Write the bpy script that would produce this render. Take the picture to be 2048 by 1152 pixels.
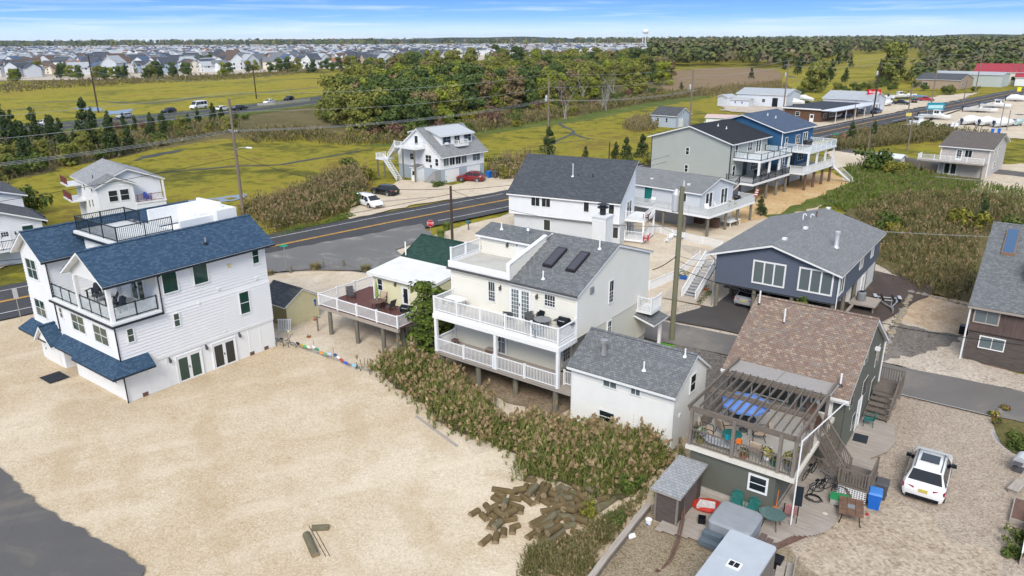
import bpy, bmesh, math, random
from mathutils import Vector, Matrix
R=math.radians; rnd=random.Random(7)
sc=bpy.context.scene
for o in list(bpy.data.objects): bpy.data.objects.remove(o)
# ---------------- camera (drone, 22.5 m up) ----------------
CAM=Vector((26.77,-36.17,22.5)); YAW=R(36.5); PITCH=math.atan(499/1463); ROLL=R(0.3)
_F0=Vector((-math.sin(YAW),math.cos(YAW),0)); _R0=Vector((math.cos(YAW),math.sin(YAW),0))
_F=_F0*math.cos(PITCH)-Vector((0,0,1))*math.sin(PITCH); _U0=_F0*math.sin(PITCH)+Vector((0,0,1))*math.cos(PITCH)
_R=_R0*math.cos(ROLL)-_U0*math.sin(ROLL); _U=_U0*math.cos(ROLL)+_R0*math.sin(ROLL)
cd=bpy.data.cameras.new('camera'); cd.sensor_width=36; cd.lens=36*1463/2048; cd.clip_start=.5; cd.clip_end=20000
cam=bpy.data.objects.new('camera',cd); sc.collection.objects.link(cam); sc.camera=cam
cam.matrix_world=Matrix(((_R.x,_U.x,-_F.x,CAM.x),(_R.y,_U.y,-_F.y,CAM.y),(_R.z,_U.z,-_F.z,CAM.z),(0,0,0,1)))
def gp(u,v,z=0.):
    "point of the place at height z seen at a photograph position (survey helper)"
    d=_F*1463+_R*(u-1024)-_U*(v-576); t=(z-CAM.z)/d.z; p=CAM+d*t; return Vector((p.x,p.y,z))
def g2(u,v): p=gp(u,v); return (p.x,p.y)
# ---------------- sky, sun, exposure ----------------
SUN_DIR=Vector((.40,-.78,.80)).normalized()
w=bpy.data.worlds.new('World'); sc.world=w; w.use_nodes=True; nt=w.node_tree; nt.nodes.clear()
def wn(t,**k):
    n=nt.nodes.new(t)
    for a,b in k.items(): setattr(n,a,b)
    return n
sky=wn('ShaderNodeTexSky',sky_type='NISHITA',sun_disc=False,sun_elevation=math.asin(SUN_DIR.z),sun_rotation=math.atan2(SUN_DIR.x,SUN_DIR.y),altitude=20,air_density=1.0,dust_density=.3,ozone_density=2.0)
tc=wn('ShaderNodeTexCoord'); sx=wn('ShaderNodeSeparateXYZ'); nt.links.new(tc.outputs['Generated'],sx.inputs[0])
# thin streaked cirrus: noise on a stretched direction vector
mp=wn('ShaderNodeMapping'); mp.inputs['Scale'].default_value=(2.2,2.2,55); mp.inputs['Rotation'].default_value=(.02,.02,0); nt.links.new(tc.outputs['Generated'],mp.inputs[0])
nz=wn('ShaderNodeTexNoise'); nz.inputs['Scale'].default_value=2.6; nz.inputs['Detail'].default_value=7; nz.inputs['Roughness'].default_value=.55; nz.inputs['Distortion'].default_value=.5; nt.links.new(mp.outputs[0],nz.inputs[0])
cr=wn('ShaderNodeValToRGB'); cr.color_ramp.elements[0].position=.5; cr.color_ramp.elements[1].position=.8; nt.links.new(nz.outputs[0],cr.inputs[0])
# clear-air colour: pale at the horizon, blue higher up, the cloud deck overhead grey-white
er=wn('ShaderNodeValToRGB'); e=er.color_ramp; e.elements[0].position=0; e.elements[0].color=(.60,.72,.84,1); e.elements[1].position=1; e.elements[1].color=(.52,.58,.68,1)
for p_,c_ in ((.010,(.50,.69,.92,1)),(.026,(.16,.42,.92,1)),(.05,(.065,.27,.84,1)),(.14,(.22,.40,.80,1)),(.4,(.50,.58,.70,1))):
    q=e.elements.new(p_); q.color=c_
nt.links.new(sx.outputs[2],er.inputs[0])
mxc=wn('ShaderNodeMixRGB'); mxc.inputs[2].default_value=(.80,.86,.93,1); nt.links.new(er.outputs[0],mxc.inputs[1])
mc=wn('ShaderNodeMath',operation='MULTIPLY'); mc.inputs[1].default_value=.5; nt.links.new(cr.outputs[0],mc.inputs[0]); nt.links.new(mc.outputs[0],mxc.inputs[0])
sc8=wn('ShaderNodeMixRGB',blend_type='MULTIPLY'); sc8.inputs[0].default_value=1; sc8.inputs[2].default_value=(9.2,9.2,9.2,1); nt.links.new(mxc.outputs[0],sc8.inputs[1])
mx=wn('ShaderNodeMixRGB'); mx.inputs[0].default_value=.9; nt.links.new(sky.outputs[0],mx.inputs[1]); nt.links.new(sc8.outputs[0],mx.inputs[2])
bg=wn('ShaderNodeBackground'); bg.inputs[1].default_value=.10; nt.links.new(mx.outputs[0],bg.inputs[0])
ow=wn('ShaderNodeOutputWorld'); nt.links.new(bg.outputs[0],ow.inputs[0])
sd=bpy.data.lights.new('sun','SUN'); sd.energy=2.2; sd.angle=R(26); sd.color=(1,.95,.88)
so=bpy.data.objects.new('sun',sd); sc.collection.objects.link(so); so.rotation_euler=SUN_DIR.to_track_quat('Z','Y').to_euler()
sc.view_settings.view_transform='Standard'; sc.view_settings.look='None'; sc.view_settings.gamma=1; sc.view_settings.use_curve_mapping=False; sc.view_settings.exposure=.56
sc.render.engine='CYCLES'; sc.cycles.max_bounces=4; sc.cycles.diffuse_bounces=2; sc.cycles.glossy_bounces=2; sc.cycles.transmission_bounces=2; sc.cycles.transparent_max_bounces=8; sc.cycles.use_adaptive_sampling=True; sc.cycles.adaptive_threshold=.04; sc.cycles.caustics_reflective=False; sc.cycles.caustics_refractive=False
# ---------------- helpers ----------------
COL=sc.collection
ROOT={}
def tag(o,label=None,cat=None,group=None,kind=None):
    if label: o['label']=label
    if cat: o['category']=cat
    if group: o['group']=group
    if kind: o['kind']=kind
    return o
def thing(name,label,cat,loc=(0,0,0),rz=0,group=None):
    o=bpy.data.objects.new(name,None); o.empty_display_size=.3; COL.objects.link(o); o.location=loc; o.rotation_euler=(0,0,rz)
    return tag(o,label,cat,group)
def ob(name,me,parent=None,loc=(0,0,0),rot=(0,0,0),scale=(1,1,1)):
    o=bpy.data.objects.new(name,me); COL.objects.link(o); o.parent=parent; o.location=loc; o.rotation_euler=rot; o.scale=scale; return o
def top(o):
    while o.parent: o=o.parent
    return o
class MB:
    def __init__(s): s.v=[]; s.f=[]; s.uv=[]; s.mi=[]; s.cm=0
    def quad(s,*p,uv=None):
        n=len(s.v); s.v+= [tuple(q) for q in p]; s.f.append(tuple(range(n,n+len(p)))); s.mi.append(s.cm)
        if uv is None:
            a=Vector(p[0]); e=Vector(p[1])-a
            L=e.length or 1; e/=L; nn=e.cross(Vector(p[-1])-a); nn=nn.normalized() if nn.length>1e-9 else Vector((0,0,1)); b=nn.cross(e)
            # texture origin tied to the place so that courses line up
            uv=[((Vector(q)).dot(e),(Vector(q)-a).dot(b)) for q in p]
        s.uv.append(uv); return s
    def box(s,x0,y0,z0,x1,y1,z1):
        if x0>x1:x0,x1=x1,x0
        if y0>y1:y0,y1=y1,y0
        if z0>z1:z0,z1=z1,z0
        a,b,c,d=(x0,y0,z0),(x1,y0,z0),(x1,y1,z0),(x0,y1,z0); e,f,g,h=(x0,y0,z1),(x1,y0,z1),(x1,y1,z1),(x0,y1,z1)
        for q in ((d,c,b,a),(e,f,g,h),(a,b,f,e),(b,c,g,f),(c,d,h,g),(d,a,e,h)): s.quad(*q)
        return s
    def hexa(s,b,t):
        "solid from bottom ring b and top ring t (ccw seen from above)"
        n=len(b); s.quad(*reversed(b)); s.quad(*t)
        for i in range(n): j=(i+1)%n; s.quad(b[i],b[j],t[j],t[i])
        return s
    def prism(s,poly,z0,z1): return s.hexa([(x,y,z0) for x,y in poly],[(x,y,z1) for x,y in poly])
    def slab(s,pts,th):
        "quad/polygon thickened downward (vertical)"
        return s.hexa([(p[0],p[1],p[2]-th) for p in pts],list(pts))
    def tube(s,a,b,r,n=8,r2=None,cap=True):
        a,b=Vector(a),Vector(b); d=(b-a).normalized(); u=d.orthogonal().normalized(); w_=d.cross(u); r2=r if r2 is None else r2
        A=[a+(u*math.cos(t)+w_*math.sin(t))*r for t in [2*math.pi*i/n for i in range(n)]]
        B=[b+(u*math.cos(t)+w_*math.sin(t))*r2 for t in [2*math.pi*i/n for i in range(n)]]
        for i in range(n): j=(i+1)%n; s.quad(A[i],A[j],B[j],B[i])
        if cap: s.quad(*reversed(A)); s.quad(*B)
        return s
    def path(s,pts,r,n=5):
        for a,b in zip(pts,pts[1:]): s.tube(a,b,r,n)
        return s
    def bar(s,a,b,w_,h):
        a,b=Vector(a),Vector(b); d=(b-a).normalized(); up=Vector((0,0,1))
        if abs(d.z)>.95: up=Vector((0,1,0))
        x=d.cross(up).normalized()*w_/2; y=x.cross(d).normalized()*h/2
        A=[a-x-y,a+x-y,a+x+y,a-x+y]; B=[p+(b-a) for p in A]
        s.quad(*A); s.quad(*reversed(B))
        for i in range(4): j=(i+1)%4; s.quad(A[j],A[i],B[i],B[j])
        return s
    def lathe(s,prof,c=(0,0,0),n=12):
        c=Vector(c); rings=[[c+Vector((r*math.cos(2*math.pi*i/n),r*math.sin(2*math.pi*i/n),z)) for i in range(n)] for r,z in prof]
        for a,b in zip(rings,rings[1:]):
            for i in range(n): j=(i+1)%n; s.quad(a[i],a[j],b[j],b[i])
        s.quad(*reversed(rings[0])); s.quad(*rings[-1]); return s
    def mesh(s,mats,name='m',smooth=False,off=None):
        me=bpy.data.meshes.new(name); v=s.v if off is None else [(a-off[0],b-off[1],c-off[2]) for a,b,c in s.v]
        me.from_pydata(v,[],s.f); 
        if not isinstance(mats,(list,tuple)): mats=[mats]
        for m in mats: me.materials.append(m)
        ul=me.uv_layers.new(name='UVMap'); flat=[c for f in s.uv for q in f for c in q]; ul.data.foreach_set('uv',flat)
        if len(mats)>1: me.polygons.foreach_set('material_index',s.mi)
        if smooth:
            me.polygons.foreach_set('use_smooth',[True]*len(me.polygons))
        me.update(); return me
    def build(s,name,mat,parent=None,world=True,smooth=False,weld=False):
        off=None
        if parent is not None and world and not top(parent).get('_loc'): off=tuple(top(parent).location)
        me=s.mesh(mat,name,smooth,off)
        if weld or smooth:
            bm=bmesh.new(); bm.from_mesh(me); bmesh.ops.remove_doubles(bm,verts=bm.verts,dist=1e-4); bm.to_mesh(me); bm.free()
            if smooth and hasattr(me,'set_sharp_from_angle'): me.set_sharp_from_angle(angle=R(40))
        return ob(name,me,parent)
def part(name,mat,parent,fn,**k):
    m=MB(); fn(m); return m.build(name,mat,parent,**k)
def copy_tree(o,parent=None):
    c=o.copy(); COL.objects.link(c); c.parent=parent
    for ch in list(o.children): copy_tree(ch,c)
    return c
# ---------------- materials ----------------
class NM:
    def __init__(s,name,rough=.7,metal=0,spec=.3):
        s.m=bpy.data.materials.new(name); s.m.use_nodes=True; s.t=s.m.node_tree; s.b=s.t.nodes['Principled BSDF']
        s.b.inputs['Roughness'].default_value=rough; s.b.inputs['Metallic'].default_value=metal; s.b.inputs['Specular IOR Level'].default_value=spec
    def n(s,t,ins=None,**k):
        q=s.t.nodes.new('ShaderNode'+t)
        for a,b in k.items(): setattr(q,a,b)
        for a,b in (ins or {}).items():
            if isinstance(b,bpy.types.NodeSocket): s.t.links.new(b,q.inputs[a])
            else: q.inputs[a].default_value=b
        return q
    def co(s,kind='Object'): return s.n('TexCoord').outputs[kind]
    def ramp(s,fac,stops,const=False):
        q=s.n('ValToRGB',{0:fac}); r=q.color_ramp
        if const: r.interpolation='CONSTANT'
        while len(r.elements)<len(stops): r.elements.new(.5)
        for e_,(p,c) in zip(r.elements,stops): e_.position=p; e_.color=(*c,1) if len(c)==3 else c
        return q.outputs[0]
    def noise(s,scale,detail=4,rough=.55,vec=None,dist=0): return s.n('TexNoise',{'Scale':scale,'Detail':detail,'Roughness':rough,'Distortion':dist,**({'Vector':vec} if vec is not None else {})}).outputs[0]
    def mix(s,f,a,b,blend='MIX'):
        q=s.n('MixRGB',blend_type=blend)
        for i,x in ((0,f),(1,a),(2,b)):
            if isinstance(x,bpy.types.NodeSocket): s.t.links.new(x,q.inputs[i])
            elif i==0: q.inputs[0].default_value=x
            else: q.inputs[i].default_value=(*x,1) if len(x)==3 else x
        return q.outputs[0]
    def math(s,op,a,b=0.):
        q=s.n('Math',operation=op)
        for i,x in ((0,a),(1,b)):
            if isinstance(x,bpy.types.NodeSocket): s.t.links.new(x,q.inputs[i])
            else: q.inputs[i].default_value=x
        return q.outputs[0]
    def col(s,c):
        if isinstance(c,bpy.types.NodeSocket): s.t.links.new(c,s.b.inputs['Base Color'])
        else: s.b.inputs['Base Color'].default_value=(*c,1)
        return s
    def bump(s,h,dist=.02,strength=1.):
        q=s.n('Bump',{'Height':h,'Distance':dist,'Strength':strength}); s.t.links.new(q.outputs[0],s.b.inputs['Normal']); return s
def dk(c,k): return tuple(min(1,x*k) for x in c)
def plain(name,c,rough=.6,metal=0,var=.12,scale=6,spec=.3):
    n=NM(name,rough,metal,spec); v=n.noise(scale,4,.6,n.co()); n.col(n.ramp(v,[(.3,dk(c,1-var)),(.7,dk(c,1+var*.5))])); return n.m
def siding(name,c,pitch=.19,depth=.035,dirt=.08):
    n=NM(name,.55); o=n.co(); z=n.n('SeparateXYZ',{0:o}).outputs[2]
    fr=n.math('FRACT',n.math('DIVIDE',z,pitch)); h=n.math('SUBTRACT',1.,fr)
    v=n.noise(.5,5,.65,o); st=n.n('Mapping',{0:o}); st.inputs['Scale'].default_value=(3,3,.25); v2=n.noise(1.2,4,.6,st.outputs[0])
    cc=n.mix(n.math('MULTIPLY',v2,.5),n.ramp(v,[(.3,dk(c,1-dirt)),(.65,c)]),dk(c,1-dirt*1.5))
    n.col(cc); n.m['clad']=pitch; return n.m
def shingle(name,cols,w_=.32,h=.15,rough=.9,mort=(.03,.03,.035),bumpd=.012,dark=.92):
    n=NM(name,rough,0,.15); uv=n.co('UV')
    br=n.n('TexBrick',{0:uv,'Color1':(0,0,0,1),'Color2':(1,1,1,1),'Mortar':(0,0,0,1),'Scale':1.,'Mortar Size':.006,'Mortar Smooth':.2,'Bias':0.,'Brick Width':w_,'Row Height':h},offset=.5)
    k=len(cols); mean=tuple(sum(q[i] for q in cols)/k for i in range(3)); cols=[tuple((a*.6+b*.4)*dark for a,b in zip(q,mean)) for q in cols]; c=n.ramp(br.outputs[0],[(i/k,q) for i,q in enumerate(cols)],True)
    nz_=n.noise(.5,3,.6,n.co()); c=n.mix(.12,c,n.ramp(nz_,[(.3,dk(cols[0],.75)),(.7,dk(cols[-1],1.1))]))
    fine=n.noise(60,2,.6,uv); c=n.mix(.25,c,n.ramp(fine,[(.3,(.02,.02,.02)),(.7,(.6,.6,.6))]),'OVERLAY')
    c=n.mix(br.outputs[1],c,mort); n.col(c)
    vv=n.n('SeparateXYZ',{0:uv}).outputs[1]; hh=n.math('SUBTRACT',1.,n.math('FRACT',n.math('DIVIDE',vv,h))); hh=n.math('ADD',hh,n.math('MULTIPLY',br.outputs[0],.35))
    n.bump(hh,bumpd,1.); return n.m
def wood(name,c,c2,rough=.85,ax=(1,14,14),scale=1.3):
    n=NM(name,rough,0,.15); mp_=n.n('Mapping',{0:n.co()}); mp_.inputs['Scale'].default_value=ax
    v=n.noise(scale,6,.65,mp_.outputs[0]); v2=n.noise(.9,3,.6,n.co())
    info=n.n('ObjectInfo').outputs['Random']
    cc=n.ramp(v,[(.3,c2),(.68,c)]); cc=n.mix(n.math('MULTIPLY',v2,.45),cc,dk(c2,.8)); cc=n.mix(n.math('MULTIPLY',info,.35),cc,dk(c2,.85)); n.col(cc); n.bump(v,.004,.6); return n.m
def glass(name,c=(.02,.04,.045),rough=.06):
    n=NM(name,rough,0,.8); n.col(c); return n.m
def leaf(name,cols,rough=.75,scale=1.2):
    n=NM(name,rough,0,.15); v=n.noise(scale,3,.6,n.co()); r_=n.n('ObjectInfo').outputs['Random']; gi=n.n('NewGeometry').outputs['Random Per Island']
    k=len(cols); f=n.math('ADD',n.math('MULTIPLY',v,.55),n.math('MULTIPLY',gi,.45)); c=n.ramp(f,[(.22+.56*i/(k-1),q) for i,q in enumerate(cols)])
    c=n.mix(n.math('MULTIPLY',r_,.35),c,cols[-1]); n.col(c); n.b.inputs['Subsurface Weight'].default_value=0
    return n.m
m_white=plain('white_paint',(.84,.84,.83),.45,var=.04); m_trim=plain('white_trim',(.82,.82,.81),.4,var=.03)
m_vinyl=plain('white_vinyl',(.84,.84,.84),.35,var=.03); m_black=plain('black_metal',(.012,.014,.018),.4,.2); m_dark=plain('dark_navy_metal',(.018,.026,.036),.4)
m_glass=glass('window_glass',(.014,.022,.026),.04); m_gglass=glass('green_tinted_glass',(.016,.055,.045),.04); m_curt=plain('curtain',(.42,.45,.46),.8,var=.2,scale=3)
m_pale_glass=glass('curtained_glass',(.12,.15,.16),.1)
m_wood=wood('weathered_wood',(.54,.48,.42),(.33,.285,.245)); m_woody=wood('weathered_wood_along_y',(.54,.48,.42),(.33,.285,.245),ax=(14,1,14)); m_woodz=wood('weathered_post_wood',(.34,.30,.26),(.17,.145,.12),ax=(10,10,1))
m_pw=wood('pergola_wood',(.28,.24,.205),(.14,.115,.095)); m_pwy=wood('pergola_wood_along_y',(.28,.24,.205),(.14,.115,.095),ax=(14,1,14)); m_pile=wood('treated_piling',(.27,.25,.20),(.15,.14,.11),ax=(8,8,.7)); m_pole=wood('utility_pole_wood',(.33,.27,.22),(.19,.15,.12),ax=(9,9,.3)); m_dpole=wood('dark_pole_wood',(.11,.075,.06),(.06,.045,.04),ax=(9,9,.3))
m_metal=plain('galvanised_steel',(.50,.51,.52),.35,.7,var=.1); m_alu=plain('pale_aluminium',(.62,.63,.64),.4,.3,var=.06)
m_rubber=plain('black_rubber',(.02,.02,.02),.8); m_conc=plain('concrete',(.48,.45,.41),.9,var=.2,scale=3); m_green=plain('green_plastic',(.03,.17,.15),.4); m_blue=plain('blue_plastic',(.015,.14,.55),.4)
m_red=plain('red_plastic',(.5,.03,.02),.45); m_orange=plain('orange_plastic',(.7,.16,.02),.5); m_yellow=plain('yellow_plastic',(.75,.50,.03),.5); m_terra=plain('terracotta',(.45,.15,.06),.8)
m_grey=plain('grey_plastic',(.25,.26,.27),.5); m_dgrey=plain('dark_grey_fabric',(.09,.09,.095),.8); m_beige=plain('beige_cushion',(.55,.42,.31),.85); m_rust=plain('rust_brown',(.17,.10,.075),.8,var=.3)
# ---------------- ground materials ----------------
def sandmat(name,base,pale,dark,sp=9.,contrast=.5,patch=.12,grey=None,tracks=False):
    n=NM(name,.95,0,.1); o=n.co(); vo=n.n('TexVoronoi',{'Vector':o,'Scale':sp}); sp1=n.n('SeparateXYZ',{0:vo.outputs['Color']}).outputs[0]
    big=n.noise(patch,5,.62,o,.6); mid=n.noise(patch*6,5,.65,o,.3)
    c=n.ramp(big,[(.40,base),(.5,n_mix(base,pale,.4)),(.6,pale)]); c=n.mix(n.math('MULTIPLY',n.ramp(mid,[(.48,(0,0,0)),(.68,(1,1,1))]),.6),c,dark)
    f=n.ramp(sp1,[(0,dk(dark,.62)),(.1,dk(dark,.85)),(.3,base),(.75,pale),(1,dk(pale,1.25))])
    c=n.mix(contrast,c,f); 
    if grey: 
        g=n.ramp(n.noise(patch*2.3,5,.7,o,.8),[(.48,(0,0,0)),(.62,(1,1,1))]); c=n.mix(g,c,n.ramp(sp1,[(0,dk(grey,.5)),(.5,grey),(1,dk(grey,1.8))]))
    if tracks:
        for sc_,rot,th in ((.10,.5,.86),(.075,2.0,.9)):
            mp_=n.n('Mapping',{0:o,'Rotation':(0,0,rot)}).outputs[0]; wv=n.n('TexWave',{'Vector':mp_,'Scale':sc_,'Distortion':7.,'Detail':3.,'Detail Scale':.35,'Detail Roughness':.6}).outputs[1]
            msk=n.ramp(n.noise(.16,3,.6,mp_),[(.44,(0,0,0)),(.6,(1,1,1))]); f2=n.math('MULTIPLY',n.ramp(wv,[(th-.22,(0,0,0)),(th,(1,1,1))]),msk); c=n.mix(n.math('MULTIPLY',f2,.32),c,dk(pale,1.08) if rot<1 else dk(dark,.95))
    n.col(c); n.bump(sp1,.02,.5); return n.m
def n_mix(a,b,t): return tuple(x*(1-t)+y*t for x,y in zip(a,b))
def asphalt(name,c,patchc,patch=.25,dust=.0):
    n=NM(name,.9,0,.2); o=n.co(); f=n.noise(55,2,.6,o); b=n.noise(patch,5,.65,o,.6)
    cc=n.ramp(b,[(.34,c),(.52,dk(c,1.15)),(.72,patchc)]); cc=n.mix(.3,cc,n.ramp(f,[(.3,dk(c,.5)),(.7,dk(c,1.9))]))
    cr_=n.n('TexVoronoi',{'Vector':n.n('Mapping',{0:o,'Scale':(.11,.11,.11)}).outputs[0],'Scale':1.3},feature='DISTANCE_TO_EDGE').outputs[0]
    cc=n.mix(n.ramp(cr_,[(0,(.22,.22,.22)),(.0022,(0,0,0))]),cc,dk(c,.7)); n.col(cc); n.bump(f,.006,.4); return n.m
def grassmat(name,cols,patch=.03,stretch=(1,1,1)):
    n=NM(name,.95,0,.08); o=n.co(); mp_=n.n('Mapping',{0:o,'Scale':stretch}).outputs[0]
    a=n.noise(patch,6,.62,mp_,.8); b=n.noise(patch*9,5,.7,mp_,.5); f=n.noise(4.5,4,.75,o)
    t=n.math('ADD',n.math('MULTIPLY',a,.55),n.math('MULTIPLY',b,.45)); k=len(cols)
    c=n.ramp(t,[(.415+.165*i/(k-1),q) for i,q in enumerate(cols)]); c=n.mix(.4,c,n.ramp(f,[(.25,dk(cols[0],.5)),(.75,dk(cols[-1],1.5))])); n.col(c); n.bump(f,.15,.7); return n.m
g_sand=sandmat('shell_sand',(.525,.41,.275),(.69,.592,.457),(.445,.325,.185),13,.32,.07,tracks=True)
g_pale=sandmat('pale_shell_sand',(.56,.46,.34),(.66,.57,.45),(.42,.33,.23),12,.3,.15)
g_orange=sandmat('orange_gravel',(.52,.34,.16),(.62,.45,.25),(.42,.26,.11),6,.4,.2)
g_grav=sandmat('river_gravel',(.355,.285,.22),(.46,.385,.31),(.25,.19,.15),13,.6,.14)
g_dirt=sandmat('littered_dirt',(.25,.195,.125),(.38,.31,.225),(.12,.105,.055),17,.5,.45)
g_dirtsand=sandmat('trodden_sand',(.40,.315,.23),(.52,.43,.33),(.29,.22,.155),8.5,.55,.2)
g_pit=sandmat('dug_sand',(.46,.32,.20),(.62,.50,.37),(.33,.20,.11),9,.3,.25)
g_greysand=sandmat('sand_with_dark_gravel',(.46,.39,.31),(.60,.52,.43),(.30,.24,.19),9,.5,.2)
g_dkgrav=sandmat('dark_gravel',(.15,.13,.115),(.26,.23,.20),(.07,.065,.06),10,.5,.3)
g_road=asphalt('road_asphalt',(.058,.057,.061),(.095,.092,.09),.16); g_st=asphalt('street_asphalt',(.15,.137,.127),(.30,.265,.22),.22)
g_apron=asphalt('sandy_asphalt',(.15,.145,.14),(.44,.40,.34),.22); g_drive=asphalt('driveway_asphalt',(.072,.064,.061),(.115,.10,.09),.3); g_lane=asphalt('rough_asphalt',(.105,.10,.097),(.25,.21,.16),.18)
g_brown=asphalt('brown_gravel',(.072,.055,.048),(.12,.09,.075),.35)
g_marsh=grassmat('marsh_grass',[(.055,.075,.013),(.15,.155,.02),(.30,.275,.028),(.36,.31,.036),(.22,.165,.035)],.03)
g_marsh2=grassmat('bright_marsh_grass',[(.10,.12,.018),(.26,.25,.028),(.385,.345,.04),(.27,.195,.035)],.03)
g_green=grassmat('green_grass',[(.045,.085,.015),(.09,.135,.022),(.17,.17,.05)],.12); g_lawn=grassmat('lawn',[(.06,.075,.02),(.10,.12,.03),(.2,.15,.07)],.35)
g_reed=grassmat('reed_bed_ground',[(.07,.07,.025),(.13,.115,.045),(.19,.15,.075)],.08); g_brownreed=grassmat('brown_reed_field',[(.20,.135,.085),(.27,.18,.115),(.25,.19,.10)],.05)
g_mud=plain('creek_mud',(.045,.045,.025),.5,var=.4,scale=.4)
nw=NM('water',.25,0,.4); nw.col((.22,.24,.24)); nw.bump(nw.noise(2.,3,.5,nw.co()),.02,.15); g_water=nw.m
m_wline=plain('white_road_paint',(.62,.62,.60),.8,var=.25,scale=2); m_yline=plain('yellow_road_paint',(.66,.36,.075),.8,var=.25,scale=2)
ZL=[0]
def zone(name,pts,mat,kind='structure',jit=.25,step=1.2,z=None,label=None,parent=None):
    r_=random.Random(len(name)*31+len(pts)); q=[]
    for (a,b) in zip(pts,pts[1:]+pts[:1]):
        L=math.hypot(b[0]-a[0],b[1]-a[1]); k=max(1,min(60,int(L/step)))
        dx,dy=(b[0]-a[0])/(L or 1),(b[1]-a[1])/(L or 1); o=0
        for i in range(k):
            t=i/k; o=o*.55+r_.uniform(-jit,jit); j=o if i else 0
            q.append((a[0]+(b[0]-a[0])*t-dy*j,a[1]+(b[1]-a[1])*t+dx*j))
    if z is None: ZL[0]+=1; z=.004*ZL[0]
    me=bpy.data.meshes.new(name); me.from_pydata([(x,y,z) for x,y in q],[],[tuple(range(len(q)))]); me.materials.append(mat); me.update()
    if me.polygons[0].normal.z<0: me.flip_normals()
    o=ob(name,me,parent)
    if parent is None: o['kind']=kind
    return o
def zpx(name,px,mat,**k): return zone(name,[g2(*p) for p in px],mat,**k)
# base sheet
S=6400; me=bpy.data.meshes.new('ground'); me.from_pydata([(-S,-S,0),(S,-S,0),(S,S,0),(-S,S,0)],[],[(0,1,2,3)]); me.materials.append(g_marsh); ob('ground',me)['kind']='structure'
# marsh meadows and their creeks, ponds
zpx('marsh_meadow',[(-60,255),(0,172),(300,165),(640,150),(700,160),(655,205),(540,205),(300,228),(100,243)],g_marsh2,jit=3,step=8)
zpx('reed_bed_ground',[(-80,265),(0,270),(300,258),(520,225),(700,200),(1000,185),(1300,160),(1420,190),(1280,215),(1000,252),(700,262),(480,275),(300,300),(120,335),(-80,380)],g_reed,jit=2,step=6)
zpx('marsh_meadow',[(1560,170),(1570,148),(1700,140),(1860,148),(1830,172),(1760,185),(1660,196),(1580,196)],g_marsh2,jit=2,step=8)
zpx('marsh_meadow',[(1640,118),(1760,106),(1830,108),(1760,126),(1680,130)],g_marsh2,jit=2,step=10)
zpx('brown_reed_field',[(1325,176),(1350,142),(1440,134),(1550,138),(1565,160),(1500,172),(1440,176),(1390,186)],g_brownreed,jit=2,step=8)
zpx('green_marsh_strip',[(700,292),(830,280),(960,258),(1120,238),(1290,206),(1420,190),(1425,196),(1300,214),(1130,247),(960,270),(830,292)],g_green,jit=1.5,step=6)
def creek(px,wd,mat=g_mud,name='creek'):
    P_=[Vector(g2(*p)) for p in px]; l=[];r=[]
    for i,p in enumerate(P_):
        d=(P_[min(i+1,len(P_)-1)]-P_[max(i-1,0)]).normalized(); nrm=Vector((-d.y,d.x)); w_=wd*(.7+.5*rnd.random())*(.35 if i in (0,len(P_)-1) else 1); l.append(tuple(p+nrm*w_/2)); r.append(tuple(p-nrm*w_/2))
    return zone(name,l+r[::-1],mat,jit=.25*wd,step=2.5)
creek([(1095,290),(1115,281),(1142,270),(1148,262),(1128,254),(1118,247),(1135,242)],1.1)
creek([(1190,279),(1165,275),(1140,266)],1.7); creek([(1060,296),(1110,287),(1180,279)],.9)
creek([(20,207),(120,203),(220,204),(300,208),(400,196),(480,189),(560,182),(650,173)],3.2); creek([(130,213),(60,217),(0,222)],3); creek([(350,172),(470,166),(560,160),(640,156)],2.2)
creek([(270,322),(300,313),(340,305),(365,300)],3.0); creek([(290,350),(330,345),(470,333),(560,330),(700,306),(750,297)],1.2); creek([(40,330),(110,322),(200,318)],4.5)
creek([(1575,160),(1640,163),(1700,164),(1800,160)],2.5); creek([(1565,150),(1590,155),(1612,154)],3)
creek([(480,272),(560,262),(600,255)],1.4)
zpx('pond',[(145,217),(175,214),(205,219),(198,224),(170,221)],g_water,jit=1,step=3)
zpx('pond',[(205,222),(232,222),(262,218),(268,222),(245,228),(215,230)],g_water,jit=1.2,step=3)
zpx('pond',[(355,410),(380,401),(420,398),(470,391),(492,388),(486,397),(440,405),(420,413),(385,414)],g_water,jit=.8,step=1.5)
for k,(u,v,r_) in enumerate(((403,404,.9),(428,402,.7),(445,408,1.1),(462,398,.8),(390,410,.8),(200,224,2.))):
    c=g2(u,v); zone('marsh_tussock',[(c[0]+r_*(1+.4*rnd.random())*math.cos(t),c[1]+r_*math.sin(t)) for t in [i*.7 for i in range(9)]],g_marsh,jit=.15,step=.6)
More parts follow.
